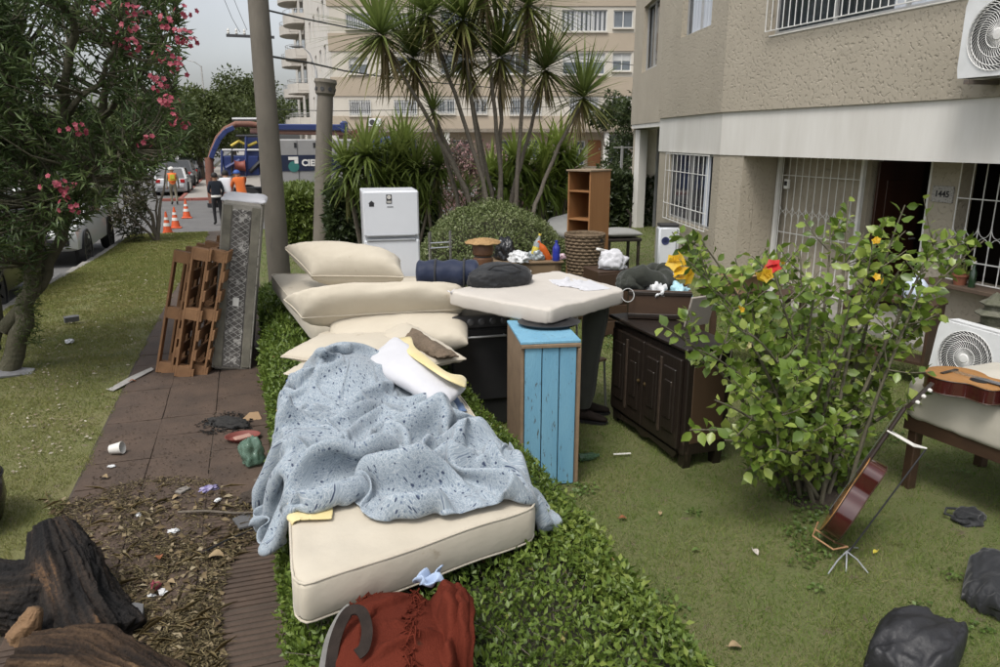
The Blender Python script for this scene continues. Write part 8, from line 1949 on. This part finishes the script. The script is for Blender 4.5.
def logmesh(pts, rads, n=40, seed=3, amp=.12):
    pts = [Vector(p) for p in pts]; b = MB(); b.rn = []; n = n * 2; m = 130; off = Vector((seed * 3.3, seed, 1))
    def at_(t): f = t * (len(pts) - 1); i = min(int(f), len(pts) - 2); k = f - i; return pts[i].lerp(pts[i + 1], k), (pts[i + 1] - pts[i]).normalized(), rads[i] + (rads[i + 1] - rads[i]) * k
    def fn(u, v):
        p, d, r = at_(v); a = d.orthogonal().normalized() if abs(d.z) > .95 else d.cross(Vector((0, 0, 1))).normalized(); c = a.cross(d); e = 1 if .03 < v < .97 else .72
        dirv = a * math.cos(u * 6.2832) + c * math.sin(u * 6.2832); q = Vector((math.cos(u * 6.2832) * 2, math.sin(u * 6.2832) * 2, v * 3)) + off
        st_ = mn.noise(Vector((q.x * 6, q.y * 6, q.z * .7)) + off) * .6 + mn.noise(Vector((q.x * 15, q.y * 15, q.z * 1.6))) * .4; b.rn.append(min(1, max(0, .42 + .55 * mn.noise(q * .9 + off) + .5 * st_)))
        k = 1 + amp * .45 * st_ + amp * mn.noise(q * .8) * 2 + amp * .8 * mn.noise(Vector((q.x * 3.2, q.y * 3.2, q.z * .8))) + amp * .55 * mn.noise(Vector((q.x * 8, q.y * 8, q.z * 1.3))) + amp * .35 * mn.noise(q * 7) + amp * .2 * mn.noise(q * 17)
        return p + dirv * r * k * e
    b.grid(fn, n * 2, m, True)
    for v in (0, 1):
        p, d, r = at_(v); i0 = len(b.v); b.v.append(tuple(p)); base = 0 if v == 0 else (m - 1) * n * 2
        for k in range(n * 2): b.f.append([base + k, base + (k + 1) % (n * 2), i0]); b.mi.append(0)
    return b
m_char = barkmat('charred_bark', [(.005, .005, .005), (.009, .008, .008), (.016, .013, .011), (.034, .024, .018), (.14, .078, .038)]); m_char0 = M('charred_wood', (.010, .009, .008), (.042, .032, .025), 7, .8, .02, 45, contrast=.9, c3=(.15, .08, .038), s3=4.2, t3=.61)
m_log = barkmat('rotten_bark', [(.008, .006, .005), (.022, .014, .009), (.050, .030, .017), (.085, .052, .028), (.24, .15, .075)]); m_log0 = M('rotten_wood', (.085, .050, .028), (.028, .019, .012), 9, .9, .02, 50, contrast=.9, stretch=(1, 1, 1), c3=(.26, .16, .08), s3=5, t3=.64)
sp_ = [G(-10, 560, .12), G(45, 548, .20), G(70, 530, .24)]
stp = thing('charred_stump', 'charred black tree stump at the lower left corner', 'stump', tuple(G(60, 600, 0)))
b = logmesh([G(98, 660, -.08), G(80, 614, .06), G(62, 565, .22), G(50, 524, .38)], [.28, .23, .17, .10], 40, 5, .15); o = b.build('stump', m_char, stp, smooth=180, world=True); put_rnd(o, b)
b = logmesh([G(66, 600, .1), G(20, 600, .12), G(-40, 590, .12)], [.19, .17, .17], 30, 8, .16); o = b.build('root', m_char, stp, smooth=180, world=True); put_rnd(o, b)
lg = thing('rotten_log', 'brown rotten log lying in front of the charred stump at bottom left', 'log', tuple(G(120, 660, 0)))
b = logmesh([G(20, 672, .08), G(90, 678, .09), G(150, 700, .09), G(215, 740, .10)], [.16, .19, .17, .13], 40, 6, .15); o = b.build('trunk', m_log, lg, smooth=180, world=True); put_rnd(o, b)
b = logmesh([G(22, 640, .15), G(30, 622, .24), G(36, 608, .30)], [.07, .05, .03], 14, 9, .14); b.build('branch_stub', M('broken_wood', (.20, .115, .055), (.12, .07, .035), 8, .85, .01, 40), lg, smooth=180, world=True)
tub = thing('black_tub', 'black rounded plastic tub at the far left edge above the stump', 'tub', tuple(G(-46, 532, 0)))
b = MB(); b.lathe([(.20, 0), (.27, .05), (.31, .2), (.30, .36), (.24, .44), (.22, .45), (.21, .40), (.0001, .38)], n=30); b.build('shell', M('glossy_black_plastic', (.012, .012, .013), None, 5, .22), tub, smooth=40)
b = MB(); b.tube([(math.cos(t) * .305, math.sin(t) * .305, .34) for t in np.linspace(0, 6.283, 40)], .008, 6); b.build('rim_band', m_black, tub, smooth=60)
# dry litter
def litter(name, label, poly, n, L_, W_, cols, zmax=.03, tpl=T_LANCE, seed=5, pyr=None):
    r2 = random.Random(seed); P = []; D = []; N = []
    xs = [p[0] for p in poly]; ys = [p[1] for p in poly]
    while len(P) < n:
        px, py = r2.uniform(min(xs), max(xs)), r2.uniform(min(ys), max(ys))
        if not inpoly(px, py, poly): continue
        q = G(px, py, 0); hgt = zmax * (.5 + .5 * mn.noise(Vector((q.x * 5, q.y * 5, seed)))) * r2.random()
        if mn.noise(Vector((q.x * 3.5, q.y * 3.5, seed + .7))) < -.15 and r2.random() < .75: continue
        P.append((q.x, q.y, .010 + hgt)); D.append((r2.gauss(0, 1), r2.gauss(0, 1), r2.gauss(0, .18))); N.append((r2.gauss(0, .5), r2.gauss(0, .5), 1))
    o = foliage(name, P, D, L_ * (.4 + 1.1 * rng.random(n)), W_, tpl, leafmat(name + '_mat', cols, .8, .1, .2), nrm=np.array(N)); tag(o, label, 'litter'); return stuff(o)
pl_ = [(70, 500), (150, 478), (200, 480), (262, 500), (258, 540), (235, 560), (220, 600), (225, 667), (235, 700), (150, 700), (120, 640), (95, 600), (85, 560), (40, 500)]
litter('leaf_litter', 'dry brown clippings and leaf litter spread over the near pavement', pl_, 11500, .030, .007, [(.035, .028, .016), (.08, .065, .034), (.14, .112, .058), (.24, .195, .11)], .03)
litter('leaf_scatter', 'broad dry leaves mixed into the clippings', pl_, 520, .05, .03, [(.05, .035, .02), (.12, .085, .045), (.21, .16, .09), (.32, .27, .18)], .035, T_OVAL, 15)
litter('twig_litter', 'thin dry twigs and straw strewn among the clippings', pl_, 380, .13, .005, [(.12, .09, .045), (.22, .17, .08), (.30, .25, .14)], .045, T_LANCE, 8)
litter('crumb_litter', 'dark crumbs of soil and leaf scattered along the pavement', [(100, 450), (170, 340), (262, 340), (258, 520), (80, 520)], 1500, .016, .011, [(.03, .022, .016), (.07, .05, .035), (.12, .09, .06)], .006, T_OVAL, 9)
litter('verge_litter', 'dry leaves and crumbs lying on the grass verge', [(10, 380), (60, 320), (150, 250), (170, 290), (90, 440), (10, 480)], 380, .035, .02, [(.16, .12, .07), (.28, .24, .17), (.40, .37, .30)], .02, T_OVAL, 10)
def leafthing(label, px, py, s, cols, z=.02, cat='leaf', name='fallen_leaf', grp='single fallen leaves'):
    c = G(px, py, 0); t = thing(name, label, cat, (c.x, c.y, z), random.uniform(0, 6), grp); b = MB()
    b.grid(lambda u, v: ((u - .5) * s * .75 * math.sin(.25 + 2.7 * v), (v - .5) * s, .02 * math.sin(v * 4) * (s / .1) + abs(u - .5) * s * .2), 7, 9); o = b.build('blade', M('leaf_' + cols[0], cols[1], None, 30, .8), t, fixn=False, smooth=180)
    b = MB(); b.tube([(0, -s * .5, .004), (0, -s * .75, .01)], .002, 4); b.build('stalk', M('leaf_' + cols[0], cols[1], None, 30, .8), t)
tan, rust, grn = ('tan', (.30, .22, .12)), ('rust', (.26, .09, .035)), ('green', (.10, .16, .03))
for (px, py, s, cc, lab) in [(160, 560, .08, rust, 'rust brown fallen leaf among the clippings'), (215, 560, .14, tan, 'large curled tan leaf on the clippings by the hedge'), (133, 383, .08, rust, 'rust leaf near the pallet feet on the pavement edge'), (104, 480, .09, tan, 'tan leaf at the edge of the litter below the cup'), (623, 521, .07, rust, 'small rust leaf on the lawn beside the hedge'), (755, 555, .07, ('pale', (.5, .45, .4)), 'pale curled leaf in the middle of the lawn'), (695, 553, .06, grn, 'small green leaf lying on the lawn'), (660, 516, .05, tan, 'small tan leaf on the lawn near the sideboard'), (875, 555, .05, ('yellow', (.5, .42, .05)), 'tiny yellow leaf by the guitar stand'), (735, 650, .09, tan, 'brown leaf on the lawn at the hedge tip'), (176, 500, .07, tan, 'tan leaf beside the white scraps on the litter'), (170, 586, .08, tan, 'tan leaf left of the pink flower')]:
    leafthing(lab, px, py, s * .72, cc)
# cup, dish, scraps
c = G(117, 455, 0); t = thing('white_cup', 'white paper cup tipped over on the pavement', 'cup', (c.x, c.y, .055), rot=(R(80), R(10), R(70)))
b = MB(); b.lathe([(.0001, -.045), (.035, -.045), (.048, .05), (.045, .05), (.033, -.04), (.0001, -.04)], n=22); b.build('cup_wall', m_band, t, smooth=40); b = MB(); b.tube([(math.cos(a) * .047, math.sin(a) * .047, .05) for a in np.linspace(0, 6.283, 25)], .003, 5); b.build('rolled_rim', m_band, t)
c = G(243, 440, 0); t = thing('red_dish', 'shallow red clay dish at the foot of the hedge', 'dish', (c.x, c.y, .008)); b = MB(); b.lathe([(.10, 0), (.135, .035), (.142, .035), (.11, .008), (.0001, .008)], n=26, sy=.75); b.build('bowl', M('red_clay', (.20, .05, .04), (.15, .04, .03), 8, .7), t, smooth=40); b = MB(); b.box((0, 0, .018), (.14, .07, .018), rz=.4, bev=.006); b.build('pale_scrap', M('pale_pink_scrap', (.42, .25, .20), None, 8, .8), t)
blob('green_plastic_bag', 'translucent green plastic bag hanging at the hedge below the sheet', 'plastic bag', tuple(G(253, 462, .02)), (.09, .10, .13), clearmat('green_film', (.16, .26, .20), .45), 81, .4, 2.2, .1, 0, 4, .5)
def shard(label, px, py, w, h, th_, mat, rz=0, name='slate_shard', cat='shard', rot=None):
    c = G(px, py, 0); b = MB(); b.prism([(-w / 2, -h / 2), (w * .4, -h * .45), (w / 2, h * .2), (w * .1, h / 2), (-w * .45, h * .3)], 0, th_, lambda a, e, d: (a, e, d)); o = tag(b.build(name, mat), label, cat); o.location = (c.x, c.y, .012); o.rotation_euler = rot or (random.uniform(-.1, .1), random.uniform(-.1, .1), rz); return o
m_slate = M('grey_slate', (.13, .13, .13), (.09, .09, .095), 8, .7)
shard('grey slate shard by the hedge at the lower pavement', 247, 523, .16, .22, .012, m_slate, .3)
shard('small grey stone flake on the pavement near the litter', 183, 492, .10, .08, .01, M('stone_flake', (.22, .2, .18), None, 8, .8), .8)
shard('grey stone chunk among the clippings', 135, 620, .10, .13, .05, m_slate, .2, 'stone_chunk', 'stone')
shard('cardboard scrap at the foot of the hedge above the red dish', 252, 420, .16, .13, .012, MATS['cardboard'], .5, 'cardboard_scrap', 'cardboard', (.5, -.3, .4))
for i, (px, py, s, lab) in enumerate([(139, 517, .05, 'white scrap on the litter, left of the twig'), (174, 533, .06, 'flat white plastic strip on the clippings'), (218, 502, .05, 'white scrap next to the purple wrapper'), (163, 594, .06, 'pale crumpled paper below the pink flower'), (112, 468, .05, 'pale scrap below the white cup'), (132, 380, .30, 'pale grey plaster smear at the pavement edge by the pallets'), (70, 343, .13, 'white crumpled paper on the grass verge'), (152, 598, .04, 'tiny white chip beside the stone chunk')]):
    if s > .25: shard(lab, px, py, .75, .12, .006, M('plaster_smear', (.36, .35, .33), (.26, .25, .23), 9, .9), 1.1, 'plaster_smear', 'plaster')
    else: crumple('paper_scrap', lab, 'paper', tuple(G(px, py, 0) + Vector((0, 0, .012))), (s * .55, s * .35, s * .18), m_bagw, 90 + i, .5)
crumple('purple_wrapper', 'crumpled purple and white wrapper on the pavement', 'wrapper', tuple(G(209, 492, 0) + Vector((0, 0, .012))), (.06, .035, .025), M('purple_film', (.12, .09, .28), (.35, .33, .45), 25, .4), 101, .5)
flower('petals', tag(bpy.data.objects.new('fallen_flower', None), 'pink fallen flower on the clippings', 'flower'), Vector((0, 0, 0)), .03, m_pink, 5, 3, .012); ff = bpy.data.objects.get('fallen_flower'); COL.objects.link(ff); ff.location = G(155, 585, .05)
crumple('snack_packet', 'yellow and black crumpled packet beside the rotten log', 'packet', tuple(G(34, 660, .08)), (.09, .06, .04), M('yellow_black_film', (.42, .33, .04), (.02, .02, .02), 16, .35, contrast=.15), 102, .4)
crumple('charred_heap', 'small heap of black charred scraps on the pavement by the hedge', 'ash heap', tuple(G(228, 425, 0)), (.20, .10, .035), M('black_ash', (.010, .010, .010), (.03, .028, .026), 30, .95, .01, 60), 103, .5)
litter('ash_litter', 'black ash flakes around the charred heap', [(195, 425), (232, 412), (258, 420), (245, 435), (205, 436)], 260, .03, .02, [(.008, .008, .008), (.025, .024, .022)], .03, T_OVAL, 12)
crumple('wet_soil_clump', 'dark clump of wet soil at the hedge foot near the slate', 'soil', tuple(G(258, 500, 0)), (.12, .10, .05), MATS['bare_soil'], 104, .4)
shard('dark brick fragment on the grass verge', 72, 322, .20, .10, .07, m_slate, .5, 'brick_fragment', 'brick')
c = G(20, 374, 0); shard('grey plastic sheet at the foot of the oleander trunk', 16, 374, .35, .2, .02, M('grey_sheet', (.22, .22, .23), (.12, .12, .12), 12, .5), .3, 'grey_sheet', 'plastic', (.2, .1, .3))
c = G(587, 461, 0); b = MB(); b.lathe([(.03, 0), (.032, .01), (.032, .11), (.014, .15), (.014, .17)], n=14, mat=Matrix.Rotation(R(90), 4, 'Y')); o = tag(b.build('green_bottle', clearmat('green_glass_clear', (.10, .18, .11), .5), smooth=40), 'small green bottle lying on the grass by the blue cupboard', 'bottle'); o.location = (c.x - .07, c.y, .035)
c = G(622, 457, 0); b = MB(); b.box((0, 0, .012), (.14, .018, .008), rz=-.2, bev=.002); tag(b.build('white_stick', m_band), 'thin white stick on the grass in front of the sideboard', 'stick').location = (c.x, c.y, .015)
b = MB(); q = [G(178, 512, .03), G(205, 511, .04), G(235, 513, .04), G(262, 512, .03)]; b.tube(q, [.008, .009, .008, .005], 6); tag(b.build('dry_stick', m_bark, origin=tuple(q[0])), 'long dry stick lying across the pavement litter', 'stick')
b = MB(); q = [G(196, 556, .02), G(225, 541, .03), G(256, 528, .03)]; b.tube(q, [.006, .006, .004], 6); tag(b.build('dark_rod', m_black, origin=tuple(q[0])), 'thin dark rod on the ribbed tiles', 'rod')
